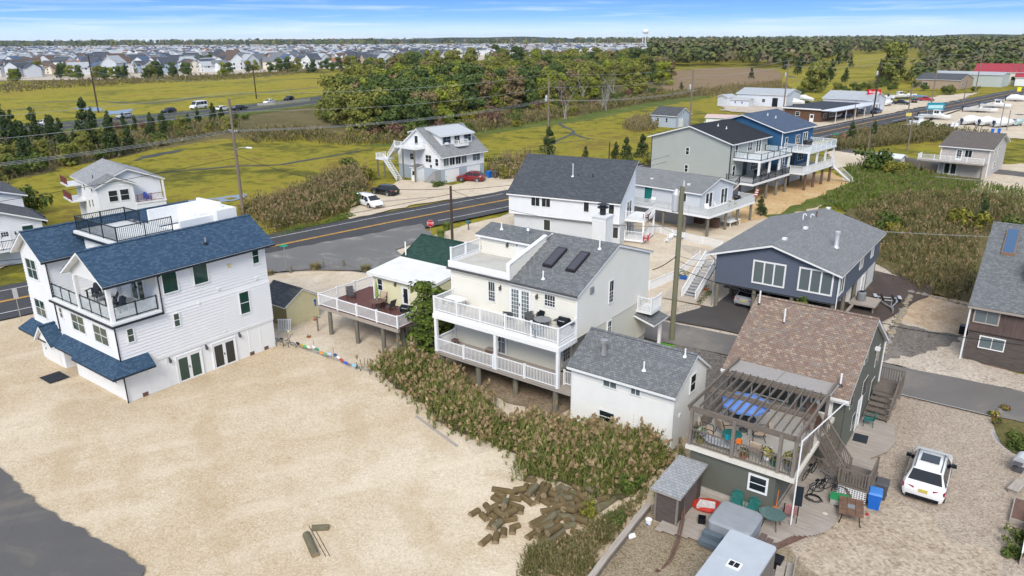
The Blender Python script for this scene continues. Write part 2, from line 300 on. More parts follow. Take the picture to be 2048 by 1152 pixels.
# highway on the far side of the marsh
hw=[(-207,20),(-198,50),(-196.5,82),(-198,106),(-204,134),(-212,165),(-224,200)]
def ribbon(pl,o0,o1):
    P_=[Vector(p) for p in pl]; l=[];r=[]
    for i,p in enumerate(P_):
        d=(P_[min(i+1,len(P_)-1)]-P_[max(i-1,0)]).normalized(); nrm=Vector((-d.y,d.x)); l.append(tuple(p+nrm*o0)); r.append(tuple(p+nrm*o1))
    return l+r[::-1]
zone('highway_verge',ribbon(hw,-16,14),g_green,jit=.8,step=6)
hwo=zone('highway',ribbon(hw,-10,-1),g_road,jit=.1,step=6); zone('highway',ribbon(hw,1.5,10),g_road,jit=.1,step=6)
zz=.004*ZL[0]+.006
for o_ in (-9.3,-1.6,2.1,9.4): zone('road_line',ribbon(hw,o_,o_+.16),m_wline,jit=0,step=20,z=zz,parent=hwo)
zone('yard_ground',[(-30,12),(-31,46),(-6,60),(6,60),(20.5,41),(17.6,18),(15,12)],g_greysand,jit=.2)
zone('yard_ground',[(11.5,5),(14,-7),(20.5,-7),(24,14),(11,14)],g_grav,jit=.2)
# sand lots, in order from the bottom sheet up
zone('sand_lot',[(-44,-18),(-39,-2),(-34,7),(-30,11),(-10,12),(14,12),(14,-6),(14,-13),(13.7,-40),(-44,-60)],g_sand,jit=.3)
zone('pale_sand_lot',[(-33,4.6),(-29,11.4),(-8,12.2),(4,12.2),(4.5,0),(6,-2),(3.5,-8.3),(-4,-4.9),(-12,-4.6),(-18.6,-4.4),(-21.5,-4.5),(-22,-1)],g_pale,jit=.15)
zone('pale_sand_lot',[(-34,17.6),(-31.5,24),(-31.8,33),(-29.5,47),(-14,47),(-8,46),(-6,40),(3,30),(3,22),(2,17.6)],g_pale,jit=.2)
zone('rear_yard_ground',[(-30,47),(-27,70),(-8,96),(2,94),(2,68),(4,60),(4,40),(-6,40),(-8,46)],g_pale,jit=.3)
zpx('pale_sand_lot',[(690,430),(760,385),(800,360),(905,372),(985,352),(1040,352),(1060,368),(1010,386),(850,408),(740,432),(700,440)],g_pale,jit=.5)
zpx('sand_verge',[(0,465),(60,485),(70,520),(0,540)],g_pale,jit=.5)
zone('gravel_lot',[(20,14.2),(31,14.3),(60,15.6),(60,-45),(20.3,-45),(14,-14),(14,-6),(19,-4)],g_grav,jit=.3)
zpx('sandy_patch',[(1650,1050),(1720,1000),(1800,1010),(1860,1040),(1900,1090),(2000,1120),(2000,1260),(1560,1260),(1600,1110)],g_dirtsand,jit=.4,step=.8)
zone('dirt_yard',[(13.8,-14),(20.6,-12.5),(20.9,-9),(20.2,-6.2),(14.4,-8),(13.9,-6)],g_dirt,jit=.2,step=.6)
zpx('dirt_yard',[(1180,1160),(1290,1040),(1420,1090),(1580,1100),(1640,1160),(1660,1300),(1150,1300)],g_dirt,jit=.3,step=.8)
zpx('orange_gravel_strip',[(1470,452),(1555,432),(1700,368),(1660,345),(1560,362),(1450,400)],g_orange,jit=.15)
zpx('grass_strip',[(1530,432),(1560,430),(1704,366),(1690,338),(1800,318),(1830,345),(1760,420),(1640,412),(1540,445)],g_green,jit=.6)
zpx('reed_bed_ground',[(1690,415),(1760,418),(1830,345),(2060,370),(2100,640),(1990,618),(1830,585),(1745,520)],g_reed,jit=.5)
zpx('sand_verge',[(1660,340),(1655,300),(1690,296),(1790,318),(1740,332)],g_pale,jit=.6)
zpx('sand_verge',[(1930,395),(2060,400),(2060,330),(1990,330),(1960,368)],g_pale,jit=.6)
zpx('shrub_bed_ground',[(1650,296),(1700,262),(1780,255),(1990,272),(1985,284),(1880,270),(1800,285),(1760,294),(1700,297)],g_reed,jit=.8)
zpx('boatyard_ground',[(1775,268),(1840,238),(1900,215),(2060,176),(2120,180),(2120,280),(2030,278),(1960,275),(1880,270)],g_pale,jit=1)
zpx('boatyard_ground',[(1640,262),(1560,258),(1580,225),(1690,215),(1790,205),(1900,190),(1960,186),(1920,200),(1810,222),(1740,246)],g_pale,jit=1)
zpx('boatyard_ground',[(1440,212),(1560,214),(1640,222),(1600,236),(1440,222)],g_greysand,jit=1)
zpx('back_lane',[(1655,300),(1640,288),(1700,299),(1850,322),(1990,340),(2100,352),(2100,362),(1990,350),(1840,330),(1760,318)],g_lane,jit=.2)
zpx('lawn',[(1983,833),(2060,838),(2060,925),(2025,912),(2000,890),(1988,860)],g_lawn,jit=.05,step=.4)
zpx('dug_sand',[(1815,585),(1945,610),(1960,615),(1948,650),(1935,680),(1880,672),(1800,655),(1790,640)],g_pit,jit=.2,step=.6)
zpx('mixed_gravel_ground',[(1790,640),(1880,672),(1935,680),(1925,722),(2100,770),(2100,805),(1760,728),(1770,690)],g_greysand,jit=.25,step=.6)
zpx('dark_gravel_patch',[(1785,650),(1860,668),(1930,676),(1922,690),(1872,700),(1850,712),(1800,716),(1762,728),(1768,700)],g_dkgrav,jit=.35,step=.5)
zone('gravel_driveway',[(6,12.9),(6.2,7.5),(7.5,5),(12.5,4.5),(12.9,13.3)],g_dkgrav,jit=.2,step=.6)
zone('lawn',[(4.75,11.2),(6.1,11.4),(6.2,12.6),(4.9,12.6)],plain('artificial_turf',(.10,.30,.02),.9,var=.2),jit=.05)
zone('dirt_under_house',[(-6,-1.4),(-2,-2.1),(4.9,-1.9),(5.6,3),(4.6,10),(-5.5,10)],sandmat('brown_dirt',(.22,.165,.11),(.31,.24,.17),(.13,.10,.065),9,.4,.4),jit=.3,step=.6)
zpx('reed_litter',[(742,738),(775,765),(825,805),(885,852),(935,878),(1000,900),(1042,928),(1048,960),(1120,970),(1190,1005),(1262,998),(1298,975),(1350,905),(1345,892),(1290,878),(1200,862),(1140,855),(1080,845),(1000,846),(960,790),(900,752),(860,735),(800,720)],grassmat('shade_dark_litter',[(.05,.042,.022),(.095,.08,.045),(.15,.125,.075)],.8),jit=.35,step=.5)  # leaf litter toned darker, standing in for the shade deep among the reeds
# driveway and ground under the house on pilings
zone('driveway',[(3.2,17.5),(4.5,21.7),(3.8,29.),(5,40.5),(14,42),(19.6,40.4),(20.2,37),(18.6,31),(17.1,24),(17.4,18.6)],g_brown,jit=.15)
zone('driveway',[(2.9,17.3),(4.4,21.2),(4.6,26),(15.4,26),(15.9,18.2)],g_drive,jit=.1)
zone('concrete_pad',[(.6,22),(5.2,22.3),(5.,28),(-.3,28)],plain('tan_concrete',(.50,.42,.33),.9,var=.1),jit=.03)
# streets
rc=[(-62,-100),(-51.8,-40),(-47.2,-13.8),(-44.2,4),(-40.3,27.8),(-36.2,48.3),(-29.5,92),(-20.3,157.8),(-15,193),(-3.3,262),(11,353),(36,500),(70,700)]
road=zone('main_road',ribbon(rc,5.3,-5.3),g_road,jit=.12,step=2.)
street=zone('side_street',[(-35,19.5),(-28,17.2),(-20,16.8),(3,16.7),(10,17.3),(19.4,18.4),(28,18.8),(60,20.5),(60,15.2),(26.5,13.8),(21.4,13.7),(13,13.4),(4.6,12.5),(-20,12.1),(-28,11.6),(-36,6.5)],g_st,jit=.1)
zone('street_mouth',[(-36.5,30),(-31.6,26.8),(-30.5,19.5),(-27,17.2),(-18,16.9),(-18,12.1),(-28,11.9),(-30.5,10.5),(-34.3,6.6),(-41,-1),(-41.5,8)],g_apron,jit=.3)
zone('asphalt_lane',[(-60,-24.3),(-19,-24.7),(-12,-25.1),(-6,-24.6),(-2.6,-24.3),(-1.2,-25.6),(-1.6,-29),(-4,-36),(-60,-36)],g_lane,jit=.1,step=.3)
zone('grass_corner',[(-20,-27.8),(-14,-30.1),(-12,-33),(-30,-36),(-30,-28)],g_green,jit=.4,step=.6)
zz=.004*ZL[0]+.006
for nm,o_,wd,m_ in (('edge_line',3.55,.15,m_wline),('centre_line',-.06,-.22,m_yline),('centre_line',.2,.13,m_yline)):
    zone(nm,ribbon(rc,o_-wd/2,o_+wd/2),m_,jit=0,step=30,z=zz,parent=road)
E=lambda a,b:[p for p in rc if a<=p[1]<=b]
zone('edge_line',ribbon([(-62,-100),(-51.8,-40),(-47.2,-13.8),(-45.4,-3)],-3.6,-3.45),m_wline,jit=0,step=30,z=zz,parent=road)
zone('edge_line',ribbon([(-39.2,33),(-36.2,48.3),(-29.5,92),(-20.3,157.8),(-17.6,176)],-3.6,-3.45),m_wline,jit=0,step=30,z=zz,parent=road)
zone('edge_line',ribbon([(-14.8,194),(-3.3,262),(11,353),(36,500)],-3.6,-3.45),m_wline,jit=0,step=30,z=zz,parent=road)
zone('edge_line',[(21.4,13.62),(26.6,13.72),(26.6,13.78),(21.4,13.68)],m_wline,jit=0,z=zz+.004,parent=street)
# ---------------- house toolkit ----------------
def FT(face,pos):
    return {'y-':lambda a,z,d:(a,pos-d,z),'y+':lambda a,z,d:(a,pos+d,z),'x+':lambda a,z,d:(pos+d,a,z),'x-':lambda a,z,d:(pos-d,a,z)}[face]
def fbox(mb,face,pos,a0,a1,z0,z1,d0,d1):
    t=FT(face,pos); p=t(a0,z0,d0); q=t(a1,z1,d1); mb.box(p[0],p[1],p[2],q[0],q[1],q[2])
def house(name,label,cat,loc,rz=None,group=None):
    o=thing(name,label,cat,loc,rz or 0,group)
    if rz is not None: o['_loc']=1
    return o
def window(par,face,pos,a0,a1,z0,z1,nx=1,nz=2,fr=.07,bar=.04,mat=None,fmat=None,gx=0,gz=0,d=.085,name='window',sill=True):
    fm=fmat or m_trim; mb=MB()
    fbox(mb,face,pos,a0-fr,a1+fr,z0-fr,z0,-.01,d); fbox(mb,face,pos,a0-fr,a1+fr,z1,z1+fr,-.01,d); fbox(mb,face,pos,a0-fr,a0,z0,z1,-.01,d); fbox(mb,face,pos,a1,a1+fr,z0,z1,-.01,d)
    for i in range(1,nx): a=a0+(a1-a0)*i/nx; fbox(mb,face,pos,a-bar/2,a+bar/2,z0,z1,-.01,d*.9)
    for i in range(1,nz): z=z0+(z1-z0)*i/nz; fbox(mb,face,pos,a0,a1,z-bar/2,z+bar/2,-.01,d*.8)
    for i in range(1,gx): a=a0+(a1-a0)*i/gx; fbox(mb,face,pos,a-.012,a+.012,z0,z1,0,d*.7)
    for i in range(1,gz): z=z0+(z1-z0)*i/gz; fbox(mb,face,pos,a0,a1,z-.012,z+.012,0,d*.65)
    w_=mb.build(name,fm,par)
    for i in range(nx):
        for j in range(nz):
            b=bar/2; pa0=a0+(a1-a0)*i/nx+(b if i else 0); pa1=a0+(a1-a0)*(i+1)/nx-(b if i<nx-1 else 0); pz0=z0+(z1-z0)*j/nz+(b if j else 0); pz1=z0+(z1-z0)*(j+1)/nz-(b if j<nz-1 else 0)
            m=MB(); fbox(m,face,pos,pa0,pa1,pz0,pz1,-.01,.05+.006*((i+j)%2)); m.build('pane',mat or m_glass,w_)
    return w_
def door(par,face,pos,a0,a1,z0,z1,mat=None,glassz=None,gx=0,gz=0,gm=None,n=1):
    mb=MB(); fr=.06
    fbox(mb,face,pos,a0-fr,a0,z0,z1+fr,-.01,.085); fbox(mb,face,pos,a1,a1+fr,z0,z1+fr,-.01,.085); fbox(mb,face,pos,a0,a1,z1,z1+fr,-.01,.085)
    fbox(mb,face,pos,a0,a1,z0,z1,-.01,.052); dd=mb.build('door',mat or m_trim,par)
    if glassz:
        w_=(a1-a0)/n
        for k in range(n):
            p0,p1=a0+k*w_+.13,a0+(k+1)*w_-.13
            m=MB(); fbox(m,face,pos,p0,p1,glassz[0],glassz[1],.052,.06); m.build('pane',gm or m_glass,dd)
            if gx or gz:
                m=MB()
                for i in range(1,gx): a=p0+(p1-p0)*i/gx; fbox(m,face,pos,a-.015,a+.015,glassz[0],glassz[1],.06,.07)
                for i in range(1,gz): z=glassz[0]+(glassz[1]-glassz[0])*i/gz; fbox(m,face,pos,p0,p1,z-.015,z+.015,.06,.068)
                m.build('muntin',m_trim,dd)
    hx=(a0+a1)/2-.06 if n==2 else a0+.1
    m=MB(); fbox(m,face,pos,hx,hx+.05,z0+.95,z0+1.1,.03,.09); m.build('handle',m_black,dd); return dd
def clad(par,face,pos,poly,mat):
    "lapped boards over a wall polygon of (a,z) points"
    pitch=mat['clad']; t=FT(face,pos); zs=[p[1] for p in poly]; m=MB(); z=min(zs); fl=face in ('y+','x-')
    def span(zz):
        xs=[]
        for a,b in zip(poly,poly[1:]+poly[:1]):
            if abs(a[1]-b[1])>1e-6 and min(a[1],b[1])-1e-6<=zz<=max(a[1],b[1])+1e-6: xs.append(a[0]+(b[0]-a[0])*(zz-a[1])/(b[1]-a[1]))
        return (min(xs),max(xs)) if xs else None
    while z<max(zs)-.03:
        z1=min(z+pitch,max(zs)-.002); s0,s1=span(z+.001),span(z1-.001)
        if s0 and s1:
            P=[t(s0[0],z,.045),t(s0[1],z,.045),t(s1[1],z1,.004),t(s1[0],z1,.004)]; B_=[t(s0[0],z,.001),t(s0[1],z,.001),P[1],P[0]]
            m.quad(*(P[::-1] if fl else P)); m.quad(*(B_[::-1] if fl else B_))
        z+=pitch
    if m.f: m.build('siding_boards',mat,par)['kind']='stuff'
def cladblock(par,x0,x1,y0,y1,z0,ze,zr,axis,c,mat):
    if 'clad' not in mat: return
    gy=[(x0,z0),(x1,z0),(x1,ze),(c,zr),(x0,ze)] if axis=='y' else [(x0,z0),(x1,z0),(x1,ze),(x0,ze)]
    gx=[(y0,z0),(y1,z0),(y1,ze),(c,zr),(y0,ze)] if axis=='x' else [(y0,z0),(y1,z0),(y1,ze),(y0,ze)]
    clad(par,'y-',y0,gy,mat); clad(par,'y+',y1,gy,mat); clad(par,'x-',x0,gx,mat); clad(par,'x+',x1,gx,mat)
def gwall(par,x0,x1,y0,y1,z0,ze,zr,axis,mat,rc=None,name='wall'):
    "walls of a gabled block: axis = direction of the ridge"
    mb=MB()
    if axis=='y':
        c=(x0+x1)/2 if rc is None else rc; prof=[(x0,z0),(x1,z0),(x1,ze),(c,zr),(x0,ze)]; A=[(x,y0,z) for x,z in prof]; B=[(x,y1,z) for x,z in prof]
    else:
        c=(y0+y1)/2 if rc is None else rc; prof=[(y0,z0),(y0,ze),(c,zr),(y1,ze),(y1,z0)]; A=[(x0,y,z) for y,z in prof]; B=[(x1,y,z) for y,z in prof]
    mb.quad(*A); mb.quad(*reversed(B)); n=len(A)
    for i in range(n): j=(i+1)%n; mb.quad(A[j],A[i],B[i],B[j])
    o=mb.build(name,mat,par); cladblock(par,x0,x1,y0,y1,z0,ze,zr,axis,c,mat); return o
def groof(par,x0,x1,y0,y1,ze0,zr,axis,mat,rc=None,ze1=None,th=.16,fascia=None,name='roof'):
    "gable roof sheets with thickness; ze0 eave at low side, ze1 at high side"
    ze1=ze0 if ze1 is None else ze1; mb=MB()
    if axis=='y':
        c=(x0+x1)/2 if rc is None else rc
        S=[[(x0,y1,ze0),(x0,y0,ze0),(c,y0,zr),(c,y1,zr)],[(x1,y0,ze1),(x1,y1,ze1),(c,y1,zr),(c,y0,zr)]]
    else:
        c=(y0+y1)/2 if rc is None else rc
        S=[[(x0,y0,ze0),(x1,y0,ze0),(x1,c,zr),(x0,c,zr)],[(x1,y1,ze1),(x0,y1,ze1),(x0,c,zr),(x1,c,zr)]]
    for q in S:
        mb.quad(*q); 
        lo=[(p[0],p[1],p[2]-.05) for p in q]
        for i in range(4): j=(i+1)%4; mb.quad(q[j],q[i],lo[i],lo[j])
    o=mb.build(name,mat,par)
    m=MB()
    for q in S:
        up=[(p[0],p[1],p[2]-.053) for p in q]; lo=[(p[0],p[1],p[2]-.053-th) for p in q]
        m.quad(*reversed(lo)); m.quad(*up)
        for i in range(4): j=(i+1)%4; m.quad(up[j],up[i],lo[i],lo[j])
    m.build('fascia',fascia or m_trim,par)
    # ridge cap
    m=MB()
    if axis=='y': m.hexa([(c-.14,y0,zr-.03),(c+.14,y0,zr-.03),(c+.14,y1,zr-.03),(c-.14,y1,zr-.03)],[(c-.02,y0,zr+.035),(c+.02,y0,zr+.035),(c+.02,y1,zr+.035),(c-.02,y1,zr+.035)])
    else: m.hexa([(x0,c-.14,zr-.03),(x1,c-.14,zr-.03),(x1,c+.14,zr-.03),(x0,c+.14,zr-.03)],[(x0,c-.02,zr+.035),(x1,c-.02,zr+.035),(x1,c+.02,zr+.035),(x0,c+.02,zr+.035)])
    m.build('ridge_cap',mat,par)
    return o
def shed_roof(par,q,mat,th=.14,fascia=None,name='roof'):
    mb=MB(); mb.quad(*q); lo=[(p[0],p[1],p[2]-.05) for p in q]
    for i in range(4): j=(i+1)%4; mb.quad(q[j],q[i],lo[i],lo[j])
    o=mb.build(name,mat,par); m=MB(); m.slab([(p[0],p[1],p[2]-.053) for p in q],th); m.build('fascia',fascia or m_trim,par); return o
def wall(par,x0,y0,z0,x1,y1,z1,mat,name='wall'):
    m=MB(); m.box(x0,y0,z0,x1,y1,z1); o=m.build(name,mat,par); cladblock(par,x0,x1,y0,y1,z0,z1,z1,'n',0,mat); return o
def corner(par,x,y,z0,z1,mat=None,s=.07): m=MB(); m.box(x-s,y-s,z0,x+s,y+s,z1); return m.build('corner_board',mat or m_trim,par)
_bal={}
def railing(par,pts,h=.95,mat=None,style='bal',post=1.9,pw=.11,sp=.13,indiv=True,pmat=None,bt=.03,name='railing'):
    mat=mat or m_vinyl; pm=pmat or mat; mb=MB(); offv=Vector(top(par).location) if not top(par).get('_loc') else Vector((0,0,0))
    P_=[Vector(p) for p in pts]; Zu=Vector((0,0,1)); spots=[]
    for a,b in zip(P_,P_[1:]):
        mb.bar(a+Zu*h,b+Zu*h,.09 if style!='glass' else .06,.05); mb.bar(a+Zu*.09,b+Zu*.09,.05,.05)
        L=(b-a).length; n=max(1,round(L/post))
        for i in range(n+1): spots.append(a+(b-a)*i/n)
    rl=mb.build(name,mat,par); seen=[]
    for s_ in spots:
        if any((s_-q).length<.05 for q in seen): continue
        seen.append(s_); m=MB(); m.box(s_.x-pw/2,s_.y-pw/2,s_.z,s_.x+pw/2,s_.y+pw/2,s_.z+h+.06)
        if pw>.09: m.box(s_.x-pw/2-.015,s_.y-pw/2-.015,s_.z+h+.061,s_.x+pw/2+.015,s_.y+pw/2+.015,s_.z+h+.09)
        m.build('post',pm,rl)
    if style=='glass':
        for a,b in zip(P_,P_[1:]):
            L=(b-a).length; n=max(1,round(L/post))
            for i in range(n):
                m=MB(); p=a+(b-a)*(i+.04)/n; q=a+(b-a)*(i+.96)/n; d=(b-a).normalized(); nn=Vector((-d.y,d.x,0))*.006
                m.hexa([p+nn+Zu*.12,p-nn+Zu*.12,q-nn+Zu*.12,q+nn+Zu*.12],[p+nn+Zu*(h-.05),p-nn+Zu*(h-.05),q-nn+Zu*(h-.05),q+nn+Zu*(h-.05)]); m.build('pane',m_clear,rl)
        return rl
    key=(mat.name,h,bt)
    if key not in _bal: m=MB(); m.box(-bt/2,-bt/2,.1,bt/2,bt/2,h-.02); _bal[key]=m.mesh(mat,'baluster')
    if indiv:
        for a,b in zip(P_,P_[1:]):
            L=(b-a).length; n=max(1,round(L/sp))
            for i in range(1,n): ob('baluster',_bal[key],rl,a+(b-a)*i/n-offv)
    else:
        m=MB()
        for a,b in zip(P_,P_[1:]):
            L=(b-a).length; n=max(1,round(L/sp))
            for i in range(1,n):
                p=a+(b-a)*i/n; m.box(p.x-bt/2,p.y-bt/2,p.z+.1,p.x+bt/2,p.y+bt/2,p.z+h-.02)
        if m.f: m.build('baluster_row',mat,rl)['kind']='stuff'
    return rl
def slabp(par,name,x0,y0,x1,y1,z0,z1,mat): m=MB(); m.box(x0,y0,z0,x1,y1,z1); return m.build(name,mat,par)
def piling(par,x,y,z0,z1,r=.14,mat=None,name='piling',sq=False):
    m=MB()
    if sq: m.box(x-r,y-r,z0,x+r,y+r,z1)
    else: m.tube((x,y,z0),(x,y,z1),r*1.05,10,r)
    return m.build(name,mat or m_pile,par,smooth=not sq)
def vent(par,x,y,z,h=.6,r=.05,mat=None,flash=None):
    m=MB(); m.tube((x,y,z-.1),(x,y,z+h),r,8); o=m.build('vent_pipe',mat or m_vinyl,par,smooth=True)
    m=MB(); m.lathe([(r*3,0.),(r*1.2,.14)],(x,y,z-.03),8); m.build('flashing',flash or m_trim,o); return o
def lampw(par,face,pos,a,z):
    m=MB(); fbox(m,face,pos,a-.05,a+.05,z-.02,z+.2,0,.04); fbox(m,face,pos,a-.07,a+.07,z-.15,z+.08,.04,.18); return m.build('wall_lamp',m_dgrey,par)
def stairs(par,a,b,wd,n,mat,side='x',name='stair',stringer=None,rail=None):
    "flight from a (bottom) to b (top); treads are parts"
    a,b=Vector(a),Vector(b); d=(b-a); hd=Vector((d.x,d.y,0)); L=hd.length; u=hd/L; nn=Vector((-u.y,u.x,0))*wd/2
    m=MB()
    for s_ in (-1,1):
        p=a+nn*s_; q=b+nn*s_; w_=u.cross(Vector((0,0,1)))*.02
        m.hexa([p-w_,p+w_,q+w_-Vector((0,0,.28)),q-w_-Vector((0,0,.28))],[p-w_+Vector((0,0,.2)),p+w_+Vector((0,0,.2)),q+w_+Vector((0,0,.02)),q-w_+Vector((0,0,.02))])
    st=m.build(name,stringer or mat,par)
    for i in range(n):
        c=a+d*((i+.6)/n); c.z=a.z+d.z*(i+1)/n; t=u*(L/n*.52); k=MB(); k.hexa([c-t-nn*.97-Vector((0,0,.05)),c-t+nn*.97-Vector((0,0,.05)),c+t+nn*.97-Vector((0,0,.05)),c+t-nn*.97-Vector((0,0,.05))][::-1],[c-t-nn*.97,c-t+nn*.97,c+t+nn*.97,c+t-nn*.97][::-1]); k.build('tread',mat,st)
    return st
def pipe(par,pts,mat=None,r=.045,name='downspout'): m=MB(); m.path(pts,r,6); return m.build(name,mat or m_dark,par)
nc=NM('clear_glass',.03,0,.5); nc.col((.75,.82,.84)); nc.b.inputs['Transmission Weight'].default_value=.0; nc.b.inputs['Alpha'].default_value=.28; m_clear=nc.m
w_sid=siding('white_siding',(.84,.84,.845),.22); c_sid=siding('cream_siding',(.82,.79,.70),.2); c_sid2=siding('pale_cream_siding',(.83,.82,.78),.2); y_sid=siding('yellow_siding',(.76,.71,.47),.18,.015)
g_sid=siding('olive_green_siding',(.125,.13,.105),.17,.02,.15); b_sid=siding('slate_blue_siding',(.11,.13,.175),.22); lg_sid=siding('light_grey_siding',(.62,.64,.67),.2,.008); w2_sid=siding('soft_white_siding',(.76,.78,.80),.2)
pg_sid=siding('sage_grey_siding',(.42,.44,.40),.22); bl_sid=siding('deep_blue_siding',(.030,.115,.235),.15); be_sid=siding('beige_siding',(.55,.50,.46),.2); br_sid=wood('dark_weathered_boards',(.16,.135,.12),(.075,.062,.056),ax=(1,1,9),scale=2.); br2=wood('red_brown_boards',(.185,.14,.125),(.10,.07,.063),ax=(5,5,.6),scale=1.4)
s_navy=shingle('navy_shingles',[(.035,.075,.135),(.05,.105,.18),(.075,.14,.22),(.10,.16,.24),(.045,.09,.16)],.22,.15)
s_grey=shingle('grey_shingles',[(.155,.165,.17),(.20,.21,.22),(.25,.26,.265),(.30,.31,.31),(.18,.19,.20)],.2,.14)
s_grey2=shingle('weathered_grey_shingles',[(.23,.235,.24),(.28,.285,.29),(.33,.33,.33),(.26,.265,.27)],.5,.17)
s_char=shingle('charcoal_shingles',[(.075,.085,.095),(.10,.11,.125),(.14,.15,.165),(.085,.095,.11)],.34,.14)
s_brown=shingle('brown_blend_shingles',[(.23,.14,.11),(.31,.23,.17),(.44,.345,.255),(.27,.24,.215),(.215,.16,.135),(.29,.19,.145)],.2,.15,dark=1.02)
s_black=shingle('black_shingles',[(.028,.03,.037),(.038,.04,.048),(.05,.053,.062)],.3,.14); s_blue=shingle('slate_blue_shingles',[(.075,.115,.19),(.11,.15,.225),(.15,.19,.27),(.09,.13,.2)],.3,.14)
s_green=shingle('green_shingles',[(.022,.06,.05),(.035,.085,.065),(.05,.11,.085),(.03,.07,.055)],.36,.15); s_dgrey=shingle('dark_slate_shingles',[(.085,.09,.10),(.12,.125,.135),(.16,.165,.175)],.34,.15); s_tan=shingle('brown_grey_shingles',[(.15,.125,.11),(.19,.16,.145),(.22,.19,.17)],.32,.14)
m_rubberroof=plain('white_membrane',(.74,.73,.70),.7,var=.1,scale=.8); m_deckfl=plain('pale_deck_coating',(.52,.50,.46),.8,var=.12,scale=1.2); m_gdeck=plain('light_grey_deck',(.60,.61,.61),.7,var=.08); m_redwood=plain('redwood_composite',(.14,.06,.052),.7,var=.2,scale=8)
m_mat=plain('dark_door_mat',(.03,.035,.045),.9)
# =============== tall white house with navy roofs ===============
L=house('modern_white_house','tall white house with navy shingle roofs and a railed roof deck','house',(-25,-11,0))
m=MB(); m.prism([(-31.3,-16.6),(-27.67,-16.6),(-27.67,-14.9),(-25.84,-14.9),(-25.84,-16.6),(-18.85,-16.6),(-18.85,-5.2),(-31.3,-5.2)],-.05,2.45); m.build('ground_floor_wall',m_white,L)
wall(L,-31.33,-16.63,2.45,-18.82,-5.17,5.5,w_sid)
gwall(L,-31.3,-27.2,-16.6,-5.2,5.5,8.4,10.,'y',w_sid); gwall(L,-23.7,-18.85,-13.6,-5.2,5.5,8.3,9.95,'y',w_sid,rc=-21.15); wall(L,-27.2,-13.9,5.5,-23.7,-5.25,9.55,w_sid)
m=MB(); A=[(-23.7,8.3),(-18.85,8.3),(-21.15,9.95)]; m.quad(*[(x,-16.6,z) for x,z in A]); m.quad(*[(x,-16.45,z) for x,z in A[::-1]]); m.box(-23.7,-16.6,8.1,-18.85,-16.45,8.3); m.build('porch_gable',w_sid,L)
groof(L,-31.75,-26.85,-17.1,-4.7,8.42,10.15,'y',s_navy,fascia=m_trim); groof(L,-23.98,-18.4,-17.1,-4.6,8.3,10.08,'y',s_navy,rc=-21.15)
for x,z,y0,y1 in ((-18.36,8.1,-17.1,-4.6),(-26.8,8.22,-17.1,-13.9)): m=MB(); m.box(x-.06,y0,z,x+.06,y1,z+.13); m.build('gutter',m_dark,L)
slabp(L,'porch_floor',-27.3,-16.85,-18.6,-13.6,5.5,5.72,m_white); slabp(L,'porch_deck',-27.2,-16.7,-18.75,-13.6,5.72,5.735,m_gdeck)
m=MB(); m.box(-27.35,-16.93,5.42,-18.52,-16.85,5.56); m.box(-18.6,-16.85,5.42,-18.52,-13.5,5.56); m.build('drip_edge',m_dark,L)
for x in (-23.2,-18.95): m=MB(); m.box(x-.12,-16.72,5.735,x+.12,-16.48,8.1); m.build('porch_post',m_vinyl,L)
railing(L,[(-27.1,-16.6,5.735),(-23.35,-16.6,5.735)],.95,m_dark,'glass',1.3,.06); railing(L,[(-23.05,-16.6,5.735),(-19.1,-16.6,5.735)],.95,m_dark,'glass',1.3,.06); railing(L,[(-18.9,-16.45,5.735),(-18.9,-13.7,5.735)],.95,m_dark,'glass',1.4,.06)
door(L,'y-',-13.6,-22.2,-20.4,5.74,7.9,m_trim,(5.9,7.75),n=2,gm=m_gglass)
# roof deck
slabp(L,'roof_deck',-27.9,-14.25,-21.8,-10.1,9.56,9.85,m_white); slabp(L,'roof_deck_floor',-27.8,-14.15,-21.9,-10.1,9.85,9.865,m_gdeck)
m=MB(); m.box(-27.98,-14.33,9.5,-21.75,-14.25,9.66); m.build('drip_edge',m_dark,L)
railing(L,[(-22,-10.2,9.865),(-22,-14.05,9.865),(-27.7,-14.05,9.865),(-27.7,-10.6,9.865),(-25.6,-10.6,9.865)],1.0,m_dark,'bal',2.,.06,.13,True,bt=.022)
m=MB(); m.box(-25.4,-10.1,9.2,-25.2,-6.1,10.9); m.box(-25.2,-6.3,9.2,-22.2,-6.1,11.15); m.box(-22.2,-9.6,9.2,-22.0,-6.1,10.4); m.box(-25.2,-7.9,9.2,-22.2,-6.3,10.6); m.box(-24.2,-7.0,9.2,-21.5,-5.4,10.75); m.build('stair_enclosure',m_white,L)
shed_roof(L,[(-27.2,-5.2,9.9),(-27.2,-10.4,9.9),(-23.7,-10.4,9.35),(-23.7,-5.2,9.35)],s_navy)
vent(L,-19.6,-9.3,9.1,.45,.06,m_metal,m_black)
# pent roofs round the ground floor
def pent(q): shed_roof(L,q,s_navy,.1,m_dark,'pent_roof')
pent([(-32.4,-17.5,2.5),(-27.95,-17.5,2.5),(-27.95,-16.63,3.15),(-31.9,-16.63,3.15)]); pent([(-26.7,-17.5,2.5),(-23.6,-17.5,2.5),(-23.6,-16.63,3.15),(-26.7,-16.63,3.15)])
pent([(-23.6,-17.7,2.42),(-17.95,-17.7,2.42),(-18.82,-16.63,3.15),(-23.6,-16.63,3.15)]); pent([(-17.95,-17.7,2.42),(-17.95,-14.9,2.42),(-18.82,-14.9,3.15),(-18.82,-16.63,3.15)])
groof(L,-29.2,-26.5,-17.75,-16.63,2.5,3.75,'y',s_navy,rc=-27.9,fascia=m_trim); m=MB(); m.quad((-28.9,-17.5,2.5),(-26.9,-17.5,2.5),(-27.9,-17.5,3.5)); m.build('gable_panel',m_white,L)
